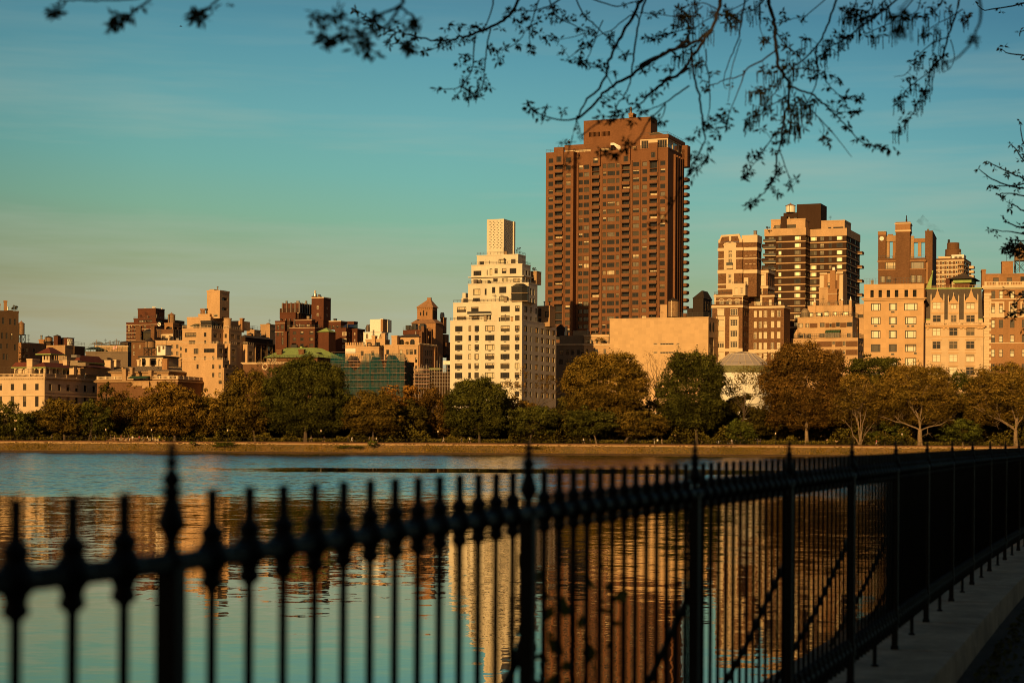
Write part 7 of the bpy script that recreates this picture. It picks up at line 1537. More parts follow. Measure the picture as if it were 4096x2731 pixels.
# a bird
p = P(723, 107, 200); r = empty('bird', p, .4, 'tiny dark bird gliding high in the sky at upper left', 'bird'); c = MB()
c.tube([(-.16,0,0),(-.08,0,.01),(0,0,.015),(.1,0,.01),(.17,0,.02)], [.004,.03,.04,.03,.012], 'cloth_black', 6); c.build('body', r); c = MB()
for s in (-1, 1): c.poly([(-.06,s*.02,.02),(.05,s*.02,.02),(.03,s*.16,.08),(-.05,s*.16,.08)], 'cloth_black'); c.poly([(-.05,s*.16,.08),(.03,s*.16,.08),(-.08,s*.34,.05)], 'cloth_black')
c.build('wing', r)
# ================================================================== NEAR FENCE, COPING AND BRANCHES
CZ = EYE-1.36; NZ = CZ-.2
posts = [(688,2.92),(2115,4.9),(2780,6.68),(3157,8.4),(3408,10.15),(3584,11.95),(3709,13.75),(3809,15.55),(3891,17.35),(3961,19.15),(4022,20.95),(4076,22.75)]
PT = [((px-CX)/F*Y, Y) for px, Y in posts]
d = (PT[-1][0]-PT[-3][0], PT[-1][1]-PT[-3][1]); 
for k in range(1, 5): PT.append((PT[11][0]+d[0]*k/2, PT[11][1]+d[1]*k/2))
t21 = math.radians(21); PT = [(PT[0][0]-1.89*math.sin(t21)*k, PT[0][1]-1.89*math.cos(t21)*k) for k in (2, 1)]+PT
PT = [Vector((x, y, 0)) for x, y in PT]
def offs(dist):
    out = []
    for k, p in enumerate(PT):
        t = (PT[min(k+1, len(PT)-1)]-PT[max(k-1, 0)]).normalized(); out.append(p+Vector((t.y, -t.x, 0))*dist)   # + = path side
    return out
fence = empty('park_fence', (PT[1].x, PT[1].y, CZ), 0, 'black cast iron fence with finial posts and round pickets along the lake', 'fence'); FO = Vector((PT[1].x, PT[1].y, 0))
R = .202; z0 = EYE-R    # rail height
pk = MB(); prof = [(.0088,-1.155+R-.03),(.0088,-.058),(.010,-.055),(.0185,-.048),(.0205,-.040),(.0165,-.031),(.0195,-.021),(.029,-.010),(.032,0),(.031,.008),(.025,.019),(.0175,.030),(.0205,.036),(.0215,.043),(.0165,.050),(.0108,.056),(.0102,.063),(.0102,.112),(.0092,.1145)]
pk.lathe(prof, 0, 0, 'black_iron', 12); lo = -1.16+R
pk.lathe([(.0095,lo-.085),(.0085,lo-.07),(.016,lo-.055),(.022,lo-.045),(.019,lo-.03),(.027,lo-.012),(.029,lo),(.026,lo+.012),(.019,lo+.03),(.022,lo+.042),(.016,lo+.055),(.0085,lo+.07)], 0, 0, 'black_iron', 12)
PM = pk.mesh('picket'); PM.polygons.foreach_set('use_smooth', [True]*len(PM.polygons))
po = MB(); w = .0187; po.box(-w, w, -w, w, CZ-z0, -.004, 'black_iron'); po.box(-.024, .024, -.024, .024, CZ-z0, CZ-z0+.025, 'black_iron'); po.box(-.024, .024, -.024, .024, -1.19+R, -1.13+R, 'black_iron'); PO = po.mesh('post')
f = MB(); s = .000252; zf = lambda y: (840-y)*s
f.lathe([(72*s,-.004),(84*s,zf(825)),(70*s,zf(795)),(44*s,zf(755)),(38*s,zf(705)),(54*s,zf(655)),(82*s,zf(610)),(84*s,zf(575)),(68*s,zf(520)),(54*s,zf(465)),(42*s,zf(428)),(50*s,zf(410)),(76*s,zf(396)),(76*s,zf(380)),(36*s,zf(366)),(48*s,zf(345)),(58*s,zf(318)),(48*s,zf(288)),(26*s,zf(255)),(24*s,zf(236)),(44*s,zf(220)),(44*s,zf(200)),(24*s,zf(186)),(28*s,zf(150)),(26*s,zf(110)),(18*s,zf(78)),(8*s,zf(60)),(2*s,zf(54))], 0, 0, 'black_iron', 16)
f.v = [(x*1.12, y*1.12, z) for x, y, z in f.v]; FM = f.mesh('finial'); FM.polygons.foreach_set('use_smooth', [True]*len(FM.polygons))
rest = MB(); npk = 0
for k, p in enumerate(PT):
    q = PT[k+1] if k+1 < len(PT) else None; t = ((q or p)-(PT[k] if q else PT[k-1])).normalized(); rz = math.atan2(t.y, t.x)
    o = link('post', PO, fence, (p.x-FO.x, p.y-FO.y, z0-CZ), rz); link('finial', FM, o)
    n_out = Vector((-t.y, t.x, 0)); c = MB(); a = p-FO+n_out*.02+Vector((0,0,EYE-.57-CZ)); e = p-FO+n_out*.42+Vector((0,0,0)); m_ = (a*.55+e*.45)+Vector((0,0,-.035))
    c.tube([a, m_, e], .0125, 'black_iron', 8); c.tube([p-FO+n_out*.012+Vector((0,0,EYE-.545-CZ)), a+Vector((0,0,-.02))], .02, 'black_iron', 6); c.build('brace', fence)
    if not q: continue
    L = (q-p).length
    for zr, nm in ((z0, 'rail'), (EYE-1.16, 'rail')):
        c = MB(); a, e = p-FO+t*.018, q-FO-t*.018; h = .0135
        for (hw, hz) in ((.0145, .0165),):
            nrm = Vector((t.y, -t.x, 0))*hw; n = len(c.v)
            for pt in (a, e): c.v += [tuple(pt+nrm*sx+Vector((0,0,zr-CZ+sz*hz))) for sx, sz in ((-1,-.5),(-.5,-1),(.5,-1),(1,-.5),(1,.5),(.5,1),(-.5,1),(-1,.5))]
            mi = c.mi('black_iron')
            for j in range(8): c.f.append((n+j, n+(j+1)%8, n+8+(j+1)%8, n+8+j)); c.m.append(mi)
        c.build('rail', fence)
    for j in range(1, 14):
        x = p+t*(L*j/14)-FO
        if k >= 1 and npk < 100: npk += 1; link('picket', PM, fence, (x.x, x.y, z0-CZ), random.random()*6)
        else:
            n = len(rest.v); rest.v += [(v.co.x+x.x, v.co.y+x.y, v.co.z+z0-CZ) for v in PM.vertices]; mi = rest.mi('black_iron')
            for pg in PM.polygons: rest.f.append(tuple(n+i_ for i_ in pg.vertices)); rest.m.append(mi)
    x = p+t*(L*.5)-FO; c = MB(); c.box(x.x-.011, x.x+.011, x.y-.011, x.y+.011, 0, EYE-1.16-CZ-.01, 'black_iron'); c.box(x.x-.02, x.x+.02, x.y-.02, x.y+.02, 0, .012, 'black_iron'); c.build('foot', fence)
tag(rest.build('pickets', fence, smooth=True), kind='stuff')
# coping stones under the fence, wall down to the water, near path
cop = MB(); oi, oo = offs(.39), offs(-.50)
def lerp(a, b, t): return a+(b-a)*t
for k in range(len(PT)-1):
    for h in range(1):
        a, b_ = .004, .996; q = [lerp(oo[k],oo[k+1],a), lerp(oi[k],oi[k+1],a), lerp(oi[k],oi[k+1],b_), lerp(oo[k],oo[k+1],b_)]
        cc = sum(q, Vector())/4; top = [v+(cc-v)*.006 for v in q]
        cop.prism([(v.x, v.y) for v in q], NZ-.3, CZ-.018, 'coping_stone'); n = len(cop.v)
        cop.prism([(v.x, v.y) for v in q], CZ-.018, CZ, 'coping_stone', [(v.x, v.y) for v in top])
tag(cop.build('stone_coping'), 'weathered grey stone kerb carrying the black iron fence', 'stone kerb')
c = MB(); oo2 = offs(-.47)
for k in range(len(PT)-1): a, e = oo2[k], oo2[k+1]; c.poly([(a.x,a.y,-1.5),(e.x,e.y,-1.5),(e.x,e.y,NZ),(a.x,a.y,NZ)], 'wet_stone')
tag(c.build('embankment'), 'masonry drop from the kerb down to the water', kind='structure')
c = MB(); inn = offs(.385); fin_ = inn[-1]+(inn[-1]-inn[-2]).normalized()*420; st = inn[0]-(inn[1]-inn[0]).normalized()*80
line = [st]+inn+[fin_]
for a, e in zip(line, line[1:]): c.poly([(a.x,a.y,NZ),(a.x+60,a.y,NZ),(e.x+(60 if e is not fin_ else 200),e.y,NZ),(e.x,e.y,NZ)], 'path_dirt')
tag(c.build('near_path'), 'dim earth path on the near side of the fence', kind='structure')
n = 2600; k = RNG.integers(1, len(inn)-1, n); t = RNG.random(n)[:, None]; A = np.array([v[:2] for v in inn]); base = A[k]*(1-t)+A[np.minimum(k+1, len(inn)-1)]*t+np.stack([np.abs(RNG.normal(size=n))*.16+.12, RNG.normal(size=n)*.02], 1)
tag(leafcloud('leaf_litter', np.concatenate([base, np.full((n, 1), NZ+.012)+RNG.random((n, 1))*.03], 1), RNG.normal(size=(n, 3))*.6+np.array([0,0,1]), RNG.uniform(.02, .06, n), RNG.uniform(.6, 2.2, n), 'leaf_near'), 'dry leaves and grass scraps on the path by the kerb', 'leaf litter', kind='stuff')
# weed growing at the foot of the fence
p = P(2235, 2690, 5.75); r = empty('weed', (p.x, p.y, CZ), 0, 'leafy weed growing at the foot of the fence beside the second post', 'plant'); c = MB(); C = []
for k in range(7):
    a = k*.9; e = Vector((math.cos(a)*.09+.02, math.sin(a)*.06, .62+.05*math.sin(k*2.1))); c.tube([(0,0,-.02), (e.x*.4, e.y*.4, e.z*.55), e], [.004,.003,.002], 'bark_twig', 4)
    for j in range(11): C.append(tuple(Vector((e.x*.4,e.y*.4,e.z*.55)).lerp(e, j/5)+Vector((random.uniform(-.04,.04), random.uniform(-.03,.03), random.uniform(-.03,.03)))))
c.build('stem', r); leafcloud('foliage', C, RNG.normal(size=(len(C), 3)), RNG.uniform(.045, .085, len(C)), RNG.uniform(.8, 1.6, len(C)), 'leaf_green', r)
# ------------------------------------------------------------------ overhanging branches
def leafshape(B, p, d, L, wd, tone):
    d = d.normalized(); u = d.cross(Vector((random.gauss(0,1), random.gauss(0,1), random.gauss(0,1)))).normalized(); nrm = d.cross(u); n = len(B['v'])
    m1, m2 = p+d*L*.35+nrm*L*.06, p+d*L*.7+nrm*L*.05
    B['v'] += [p, m1-u*wd*.5, m2-u*wd*.36, p+d*L, m2+u*wd*.36, m1+u*wd*.5]; B['f'] += [(n,n+1,n+2,n+3), (n,n+3,n+4,n+5)]; B['t'] += [tone, tone*.9]
def finish(B, name, mat, parent):
    if not B['v']: return
    me = bpy.data.meshes.new(name); o_ = parent.location; me.from_pydata([tuple(v-o_) for v in B['v']], [], B['f']); at = me.attributes.new('tone', 'FLOAT', 'FACE'); at.data.foreach_set('value', B['t']); me.materials.append(MATS[mat]); tag(link(name, me, parent), kind='stuff')
def smooth_line(pts, n=5):
    out = []
    for i_ in range(len(pts)-1):
        p0, p1, p2, p3 = pts[max(i_-1,0)], pts[i_], pts[i_+1], pts[min(i_+2,len(pts)-1)]
        for k in range(n):
            t = k/n; out.append(.5*((2*p1)+(p2-p0)*t+(2*p0-5*p1+4*p2-p3)*t*t+(3*p1-p0-3*p2+p3)*t**3))
    return out+[pts[-1]]
class Overhang:
    def __init__(s, label, loc): s.root = empty('overhanging_tree', loc, 0, label, 'tree'); s.L = {'v':[], 'f':[], 't':[]}; s.K = {'v':[], 'f':[], 't':[]}; s.S = []; s.starts = []; s.sc = 1; s.k = 1
    def cluster(s, p, size, n=None):
        for k in range(n or random.randint(4, 7)):
            d = Vector((random.gauss(0,.8), random.gauss(0,.8), random.gauss(-.35,.6))); leafshape(s.L, p+d*size*.12, d, size*random.uniform(.55, 1.0), size*random.uniform(.24, .36), random.uniform(.6, 1.3))
    def catkin(s, p, L):
        n = 9; r = .0016*s.sc; u = Vector((random.uniform(-.1,.1), random.uniform(-.1,.1), -1)); b = len(s.K['v'])
        for k in range(n+1):
            q = p+u*L*k/n+Vector((random.uniform(-1,1), random.uniform(-1,1), 0))*r*.7; rr = r*(1.0 if k % 2 else 1.9)*(.5 if k in (0, n) else 1)
            s.K['v'] += [q+Vector((rr,0,0)), q+Vector((-rr*.5,rr*.87,0)), q+Vector((-rr*.5,-rr*.87,0))]
            if k:
                for j in range(3): j2 = (j+1)%3; s.K['f'].append((b+(k-1)*3+j, b+(k-1)*3+j2, b+k*3+j2, b+k*3+j)); s.K['t'].append(random.uniform(.7, 1.1))
    def branch(s, zm, pts, r0, r1, D, leaf=.5, cat=0, size=.036, start=None, tip=.45, own=True, wob=.25):
        """pts: pixel path from its thick end; D: distance from the camera; leaf / cat: how thickly the outer part carries leaves or catkins"""
        r0 *= s.k; r1 *= s.k; size *= s.k; ph = random.random()*6; V = [P(*zm(x, y), D+wob*math.sin(ph+k*.8)) for k, (x, y) in enumerate(pts)]; V = smooth_line(V, 4); n = len(V)
        for k in range(1, n-1): V[k] += Vector((random.gauss(0,1), 0, random.gauss(0,1)))*r0*.35
        if start is not None: s.starts.append((V[0], r0))
        mb = MB(); o_ = s.root.location; mb.tube([v-o_ for v in V], [r0+(r1-r0)*k/(n-1) for k in range(n)], 'bark_twig', 6); mb.build('branch', s.root); s.S += [(v, D) for v in V]
        L = sum((V[k+1]-V[k]).length for k in range(n-1)); acc = 0; tw = MB()
        for k in range(n-1):
            seg = (V[k+1]-V[k]); acc += seg.length; f_ = acc/L
            if f_ < 1-tip: continue
            for what, dn in ((0, leaf*.72), (1, cat*.85)):
                m_ = dn*seg.length/(size*1.15); m_ = int(m_)+(random.random() < m_-int(m_))
                for j in range(m_):
                    p = V[k]+seg*random.random(); d = Vector((random.gauss(0,1), random.gauss(0,.7), random.gauss(-.1,.8))).normalized(); e = p+d*size*random.uniform(.3, 1.1); tw.tube([p-o_, e-o_], [r1*.6, r1*.5], 'bark_twig', 3)
                    if what == 0: s.cluster(e, size)
                    else:
                        s.cluster(e, size*.6, 3)
                        for c_ in range(random.randint(3, 6)): s.catkin(e+Vector((random.gauss(0,.3), random.gauss(0,.3), random.gauss(0,.2)))*size, size*random.uniform(1.0, 2.0))
        if leaf: s.cluster(V[-1], size, 6)
        if tw.f: tag(tw.build('twigs', s.root), kind='stuff')
    def spots(s, zm, pts, D, size=.036, cat=False):
        size *= s.k; tw = MB(); o_ = s.root.location
        for x, y in pts:
            p = P(*zm(x, y), D); q = min((t[0] for t in s.S), key=lambda v: ((v.x/v.y-p.x/p.y)**2+((v.z-EYE)/v.y-(p.z-EYE)/p.y)**2)); p = P(*zm(x, y), q.y); tw.tube([q-o_, (q+p)/2-o_+Vector((0,0,.2*size)), p-o_], [.0016*s.sc, .0014*s.sc, .0012*s.sc], 'bark_twig', 3)
            s.cluster(p, size*1.05, 7); s.cluster(p+Vector((random.gauss(0,.4), random.gauss(0,.4), random.gauss(0,.4)))*size, size*.9, 4)
            if cat:
                for c_ in range(5): s.catkin(p+Vector((random.gauss(0,.5), 0, -.1))*size, size*random.uniform(1.2, 2.2))
        tag(tw.build('twigs', s.root), kind='stuff')
    def finish(s, limbs, trunk):
        o_ = s.root.location; Lp = []
        for pts, r0, r1 in limbs:
            V = smooth_line([Vector(p) for p in pts], 6); n = len(V); c = MB(); c.tube([v-o_ for v in V], [r0+(r1-r0)*k/(n-1) for k in range(n)], 'bark', 8); c.build('limb', s.root); Lp += V
        for p, r in s.starts:
            q = min(Lp, key=lambda v: (v-p).length+(3 if v.z < p.z+.1 else 0)); c = MB(); m_ = (p+q)/2+Vector((0,0,.15*(p-q).length)); m_.z = max(m_.z, p.z+.05); c.tube([v-o_ for v in smooth_line([p, p.lerp(m_, .5)+Vector((0,0,.05)), m_, q], 3)], [r]*4+[r*1.2]*3+[r*1.4]*3, 'bark_twig', 5); c.build('branch', s.root)
        V = smooth_line([Vector(p) for p in trunk], 4); n = len(V); c = MB(); c.tube([v-o_ for v in V], [.36*(1-.55*k/(n-1))*(1.5 if k == 0 else 1) for k in range(n)], 'bark', 12); c.build('trunk', s.root)
        finish(s.L, 'foliage', 'leaf_near', s.root); finish(s.K, 'catkins', 'leaf_near', s.root)
random.seed(11)
T = Overhang('leafy branches with catkins hanging across the top of the view', (3.9, 1.6, NZ)); J, K, D = ZJ, ZK, 13.0; T.k = T.sc = 13/9
B_ = T.branch
B_(J, [(1385,-20),(1330,80),(1250,140),(1150,190),(1050,225),(950,250),(850,262),(740,235)], .0085, .004, D, .35, 0, start=1, tip=.9)
B_(J, [(740,235),(660,210),(560,190),(470,140),(400,95),(350,60)], .004, .0018, D, .75, 0, tip=.95); B_(J, [(960,248),(860,300),(785,325)], .003, .0016, D, .6); B_(J, [(740,235),(650,270),(560,280)], .003, .0016, D, .8, tip=.8)
B_(J, [(1195,185),(1180,260),(1165,350),(1155,450),(1150,520),(1120,585),(1060,612)], .004, .0018, D, .42, .1, tip=.75); B_(J, [(1100,225),(1090,330),(1080,430),(1040,510),(990,550),(900,560),(860,558)], .004, .0018, D, .42, .08, tip=.6); B_(J, [(1030,515),(1000,580),(968,605)], .0022, .0014, D, .5)
B_(J, [(1215,-20),(1195,90),(1150,185)], .004, .003, D, .25, start=1); B_(J, [(1505,-20),(1470,90),(1440,200),(1446,310)], .004, .0018, D, .4, start=1); B_(J, [(1410,205),(1370,260),(1310,300),(1240,322)], .0025, .0016, D, .3)
B_(J, [(2150,-20),(2100,80),(2030,200),(1970,310),(1930,400),(1920,480),(1860,570),(1790,640),(1750,730),(1735,745),(1700,890)], .0085, .003, D-.6, 0, start=1); B_(J, [(1735,745),(1660,755),(1560,735),(1480,700),(1425,640)], .0045, .002, D-.6, .7, tip=.5)
B_(J, [(2440,260),(2352,310),(2230,370),(2140,420),(2080,470),(1960,540),(1900,590),(1830,670),(1740,745)], .009, .0055, D-.6, 0); B_(J, [(2172,-20),(2130,120),(2110,250),(2090,380),(2080,470),(2050,570),(1990,660),(1960,735)], .0055, .0025, D-.5, .25, start=1, tip=.3)
B_(J, [(2440,430),(2352,480),(2260,530),(2200,590),(2150,640),(2080,690),(1960,745),(1885,755)], .006, .002, D-.5, .5, tip=.4); B_(J, [(2440,540),(2352,600),(2290,645),(2200,685),(2130,700)], .004, .002, D-.5, .6, tip=.5); B_(J, [(2290,648),(2280,720),(2245,752)], .003, .0018, D-.5, .5)
B_(J, [(2200,735),(2130,860),(2060,930),(1990,962),(1900,955)], .0035, .002, D-1.6, .6, tip=.5); B_(J, [(2290,648),(2250,700),(2200,735)], .0035, .003, D-1.0, .2); B_(J, [(1900,752),(1830,800),(1765,850)], .003, .0025, D-2, .2, size=.03); B_(J, [(1730,890),(1650,895)], .002, .0012, D-.7, .1); B_(J, [(1700,890),(1680,960),(1660,1010),(1690,1060)], .003, .002, D-2.5, .9, size=.034, tip=.8); B_(J, [(1735,750),(1752,800),(1762,850)], .002, .002, D-1.4, .4, size=.03)
B_(J, [(2080,95),(2000,150),(1960,190),(1880,222),(1760,310),(1670,377)], .003, .0016, D, .12); B_(J, [(1725,-20),(1780,100),(1830,140),(1900,210),(1982,278)], .004, .0025, D, .3, .15, start=1); B_(J, [(1560,-20),(1600,90),(1700,150),(1790,200)], .004, .002, D, .5, start=1, tip=.8); B_(J, [(1800,205),(1720,230),(1625,250)], .0022, .0014, D, .45); B_(J, [(2440,180),(2352,200),(2280,215),(2190,237)], .003, .0016, D, .6, tip=.5); B_(J, [(2440,108),(2352,105),(2240,92),(2105,78)], .003, .0016, D, .3)
B_(J, [(1900,130),(1830,300),(1800,370),(1750,385)], .003, .0018, D, .3); B_(J, [(1960,540),(1890,430),(1800,390),(1740,372)], .0028, .0016, D-.4, .55, tip=.7); B_(J, [(1650,-20),(1560,40),(1450,70),(1330,60)], .0045, .002, D, .5, start=1, tip=.8); B_(J, [(1800,-20),(1880,10),(1990,40),(2110,10)], .004, .0025, D, .35, start=1, tip=.8)
T.spots(J, [(785,322),(690,300),(650,285),(640,250),(600,190),(520,205),(470,145),(420,110),(345,62),(700,240),(560,280),(870,255),(930,290),(960,270),(1000,250),(1060,190),(930,150),(1000,160),(1100,150),(1140,180),(1050,365),(1020,345),(1040,440),(1000,400),(1225,305),(1240,390),(1190,300),(1120,430),(1150,485),(1185,540),(1060,605),(1095,600),(1050,560),(1370,155),(1350,110),(1400,105),(1320,70),(1290,95),(1450,175),(1420,100),(1500,210),(1555,245),(1600,240),(1540,220),(1550,100),(1600,120),(1640,60),(1580,70),(1590,30),(1650,110),(1690,130),(1800,95),(1820,260),(1760,175),(1830,210),(1770,255),(1760,310),(1655,325),(1445,315),(1445,275)], D)
T.spots(J, [(1435,650),(1460,700),(1540,695),(1650,700),(1740,375),(1780,385),(1880,400),(1900,425),(1970,455),(2030,330),(2050,345),(1940,610),(1990,580),(1920,660),(1980,690),(1890,720),(1950,760),(1960,740),(2100,645),(2140,690),(2225,575),(2215,620),(2240,740),(2090,760),(2060,920),(2040,930),(1950,960),(1920,965),(1985,965),(2170,240),(2230,235),(2280,205),(2300,500),(2310,425),(2200,410),(2160,435)], D-.6)
B_(K, [(445,-20),(420,100),(390,180),(330,260),(270,350),(180,470),(100,500),(40,560),(-30,610)], .0095, .006, D-.4, .1, start=1); B_(K, [(390,180),(300,250),(150,310),(60,350),(-60,410)], .008, .007, D-.5, .1); B_(K, [(265,380),(280,490),(310,600),(325,700),(330,790),(345,870),(310,960),(260,1040),(230,1110),(200,1160),(120,1320),(60,1400),(10,1425)], .0055, .0018, D-1.0, .35, tip=.5, wob=.1)
B_(K, [(350,400),(370,500),(375,640),(360,760)], .0035, .0022, D-.8, .3, tip=.4); B_(K, [(595,-20),(580,100),(560,230),(520,330),(480,430),(460,520),(480,562)], .0045, .0014, D, 0, start=1); B_(K, [(570,250),(510,450),(500,560),(490,640)], .0025, .0014, D, 0); B_(K, [(350,310),(350,400),(300,420)], .0035, .0022, D, .2, .5)
B_(K, [(735,-20),(770,100),(785,200),(795,330),(800,410),(840,480),(875,540),(860,680),(830,800),(810,930),(790,1080),(770,1140),(700,1220),(640,1270)], .010, .002, D-.3, .28, .1, start=1, tip=.5); B_(K, [(790,320),(700,380),(600,440),(580,470),(470,505),(380,540),(345,555)], .0045, .0018, D-.3, .2); B_(K, [(600,440),(570,530),(520,650),(490,740),(490,785)], .0032, .0016, D-.4, .5, tip=.5); B_(K, [(490,720),(430,770),(345,800)], .0025, .0016, D-.6, .4)
B_(K, [(875,540),(950,570),(1030,600),(1100,660),(1160,720),(1240,800),(1310,880),(1380,910),(1490,932)], .0055, .0018, D-.3, .3, tip=.4); B_(K, [(960,590),(1010,690),(1080,760),(1150,840),(1200,900),(1265,985)], .0035, .0014, D-.3, 0); B_(K, [(1060,745),(1090,800),(1085,860),(1105,885)], .0022, .0014, D-.3, .4)
B_(K, [(1175,-20),(1140,90),(1100,190),(1050,280),(970,370),(890,430),(820,500),(740,560),(650,585)], .0058, .0018, D-.2, .4, .35, start=1, tip=.6); B_(K, [(1050,280),(1040,350),(1055,450),(1030,560),(980,650),(920,720),(850,790),(790,830)], .004, .0018, D-.2, .28, .3, tip=.6); B_(K, [(1565,-20),(1450,80),(1350,150),(1230,240),(1140,290),(1060,365),(1020,395)], .005, .002, D, .35, .55, start=1, tip=.85); B_(K, [(1320,160),(1250,240),(1200,310),(1150,337)], .0025, .0014, D, .1)
B_(K, [(890,440),(960,428),(1060,455),(1120,530),(1200,605),(1320,622)], .0036, .0018, D-.2, .5, tip=.55); B_(K, [(1100,665),(1180,705),(1300,692)], .0028, .0016, D-.3, .8, tip=.7); B_(K, [(810,930),(850,1050),(880,1120),(915,1125)], .003, .0016, D-.4, .25); B_(K, [(865,1095),(885,1175)], .002, .0016, D-.4, .5); B_(K, [(830,795),(740,900),(690,960),(620,1025)], .003, .0016, D-.4, .45); B_(K, [(740,905),(690,980),(600,1092)], .0028, .0016, D-.4, .6)
B_(K, [(860,600),(800,640),(700,690),(600,755)], .0032, .0016, D-.3, .3, .7, tip=.8); B_(K, [(860,690),(930,740),(980,720)], .0025, .0016, D-.3, .3, .6, tip=.8); B_(K, [(1000,640),(940,650),(880,650)], .0025, .0016, D-.3, .3, .8, tip=.9); B_(K, [(960,115),(1040,50),(1120,-20)], .0022, .0028, D, 0, start=None); B_(K, [(780,150),(880,125),(975,100)], .0026, .0016, D, .5); B_(K, [(690,-20),(690,100),(690,180),(715,250)], .003, .0016, D, .5, start=1); B_(K, [(785,200),(850,280),(910,340),(1000,420)], .0036, .002, D-.2, .35, .2, tip=.8); B_(K, [(820,510),(780,590),(700,670),(640,720)], .003, .0016, D-.3, .3, .6, tip=.6)
for pts in ([(300,-20),(250,60),(180,110)],[(440,90),(350,130),(250,200)],[(330,40),(260,110),(220,260)],[(580,60),(520,110),(480,140)],[(640,-20),(560,40),(430,95)],[(330,250),(260,300),(170,360)],[(420,60),(330,20),(190,50)],[(700,20),(640,70),(520,100)]): B_(K, pts, .003, .0016, D-.1, .4, .75, tip=.9, start=1 if pts[0][1] < 0 else None)
B_(K, [(1945,-20),(1910,120),(1870,230),(1830,360),(1760,440),(1740,540),(1680,650),(1620,760),(1540,840)], .0058, .0018, D+.4, .35, .3, start=1, tip=.7); B_(K, [(1880,230),(1780,270),(1700,330),(1630,400)], .0032, .0016, D+.4, .25, .6, tip=.8); B_(K, [(1770,440),(1650,530),(1550,625)], .0032, .0016, D+.4, .4, .45, tip=.7); B_(K, [(1885,250),(1910,340),(1890,420),(1838,457)], .0025, .0014, D+.4, 0); B_(K, [(1640,420),(1600,470),(1530,482)], .0022, .0014, D+.4, 0)
B_(K, [(1650,0),(1530,130),(1430,180),(1340,222)], .003, .0016, D+.2, .4, .5, tip=.8); B_(K, [(1400,-20),(1380,60),(1300,100),(1210,120)], .004, .0018, D+.1, .4, .8, tip=.9, start=1); B_(K, [(1300,-20),(1280,60),(1250,70)], .003, .0018, D+.1, .4, .8, tip=.9, start=1); B_(K, [(1500,-20),(1440,40),(1380,120)], .003, .0018, D+.1, .3, .9, tip=.9, start=1); B_(K, [(1840,-20),(1800,60),(1720,110)], .003, .0018, D+.3, .4, .5, tip=.8, start=1); B_(K, [(1700,-20),(1680,60),(1640,100)], .003, .0018, D+.3, .4, .5, start=1); B_(K, [(1960,60),(1880,110),(1770,170),(1720,215)], .003, .0016, D+.3, .3, .8, tip=.8)
B_(K, [(2062,-20),(2075,90),(2050,190),(2000,290),(1920,370),(1830,395)], .004, .0022, 7, .06, start=1, size=.03); B_(K, [(2048,195),(2030,255)], .002, .0018, 7, 1.0, size=.024); B_(K, [(1640,-20),(1580,60),(1570,170)], .002, .002, 6, .1, start=1, size=.021); 
T.spots(K, [(1560,180),(1550,195),(1575,200),(1540,205)], 6.0, .021)
T.spots(K, [(80,210),(40,80),(165,155),(700,245),(720,260),(830,70),(840,130),(950,115),(850,220),(820,290),(860,300),(745,130),(770,190),(1010,480),(1020,470),(1090,445),(1110,470),(1180,505),(1300,600),(1315,620),(1240,620),(1220,600),(1270,690),(1300,690),(1165,710),(1130,650),(1240,795),(1300,870),(1380,905),(1420,905),(1450,925),(1495,925),(1085,860),(1105,870),(470,690),(440,720),(455,740),(490,785),(385,755),(400,450),(350,555),(415,810),(420,850),(300,830),(260,865),(370,920),(345,780),(270,965),(330,1010),(370,1000),(290,1060),(270,1080),(640,1270),(680,1250),(620,1285),(760,1130),(790,1110),(760,1165),(795,1205),(600,1095),(630,1080),(580,1110),(690,980),(700,950),(640,970),(800,900),(780,950),(830,880),(820,1050),(885,1170),(960,800),(700,810),(780,830),(760,720),(740,700),(1010,640),(900,610),(940,630),(1050,640),(160,200)], D-.3)
T.spots(K, [(660,560),(690,570),(730,560),(720,440),(760,440),(810,440),(870,410),(890,480),(850,390),(1060,380),(1090,340),(1100,290),(980,240),(920,320),(1180,210),(1215,215),(1140,240),(870,660),(900,670),(980,660),(930,790),(910,800),(860,820),(620,760),(660,720),(700,690),(1300,90),(1340,60),(1260,60),(1220,50),(1320,110),(1370,90),(1560,80),(1530,100),(1650,90),(1720,100),(1770,40),(1870,60),(1960,110),(1980,90),(1650,380),(1700,340),(1720,210),(1800,190),(1780,370),(1820,370),(1640,480),(1660,520),(1580,600),(1560,640),(1720,560),(1670,640),(1600,740),(1550,810),(1450,210),(1370,220),(300,100),(260,180),(200,90),(180,60),(350,170),(370,200),(240,210),(500,90),(530,120),(310,400),(290,390),(160,350),(220,330)], D, cat=True)
lim = [([(3.9,1.6,8.2),(4.4,6,10.0),(3.6,11,11.2),(1.8,13.2,11.0),(-.3,13.6,10.1),(-1.9,13.4,9.4)], .16, .03), ([(4.1,4,9.4),(4.9,9.5,10.9),(4.7,13.2,10.5),(4.2,14,9.6)], .11, .03), ([(3.8,2.4,8.4),(3.2,4.8,8.4),(2.3,6.6,8.0)], .06, .015)]
T.finish(lim, [(3.9,1.6,NZ-.1),(3.95,1.6,5),(3.85,1.6,6.8),(3.9,1.6,8.3)])
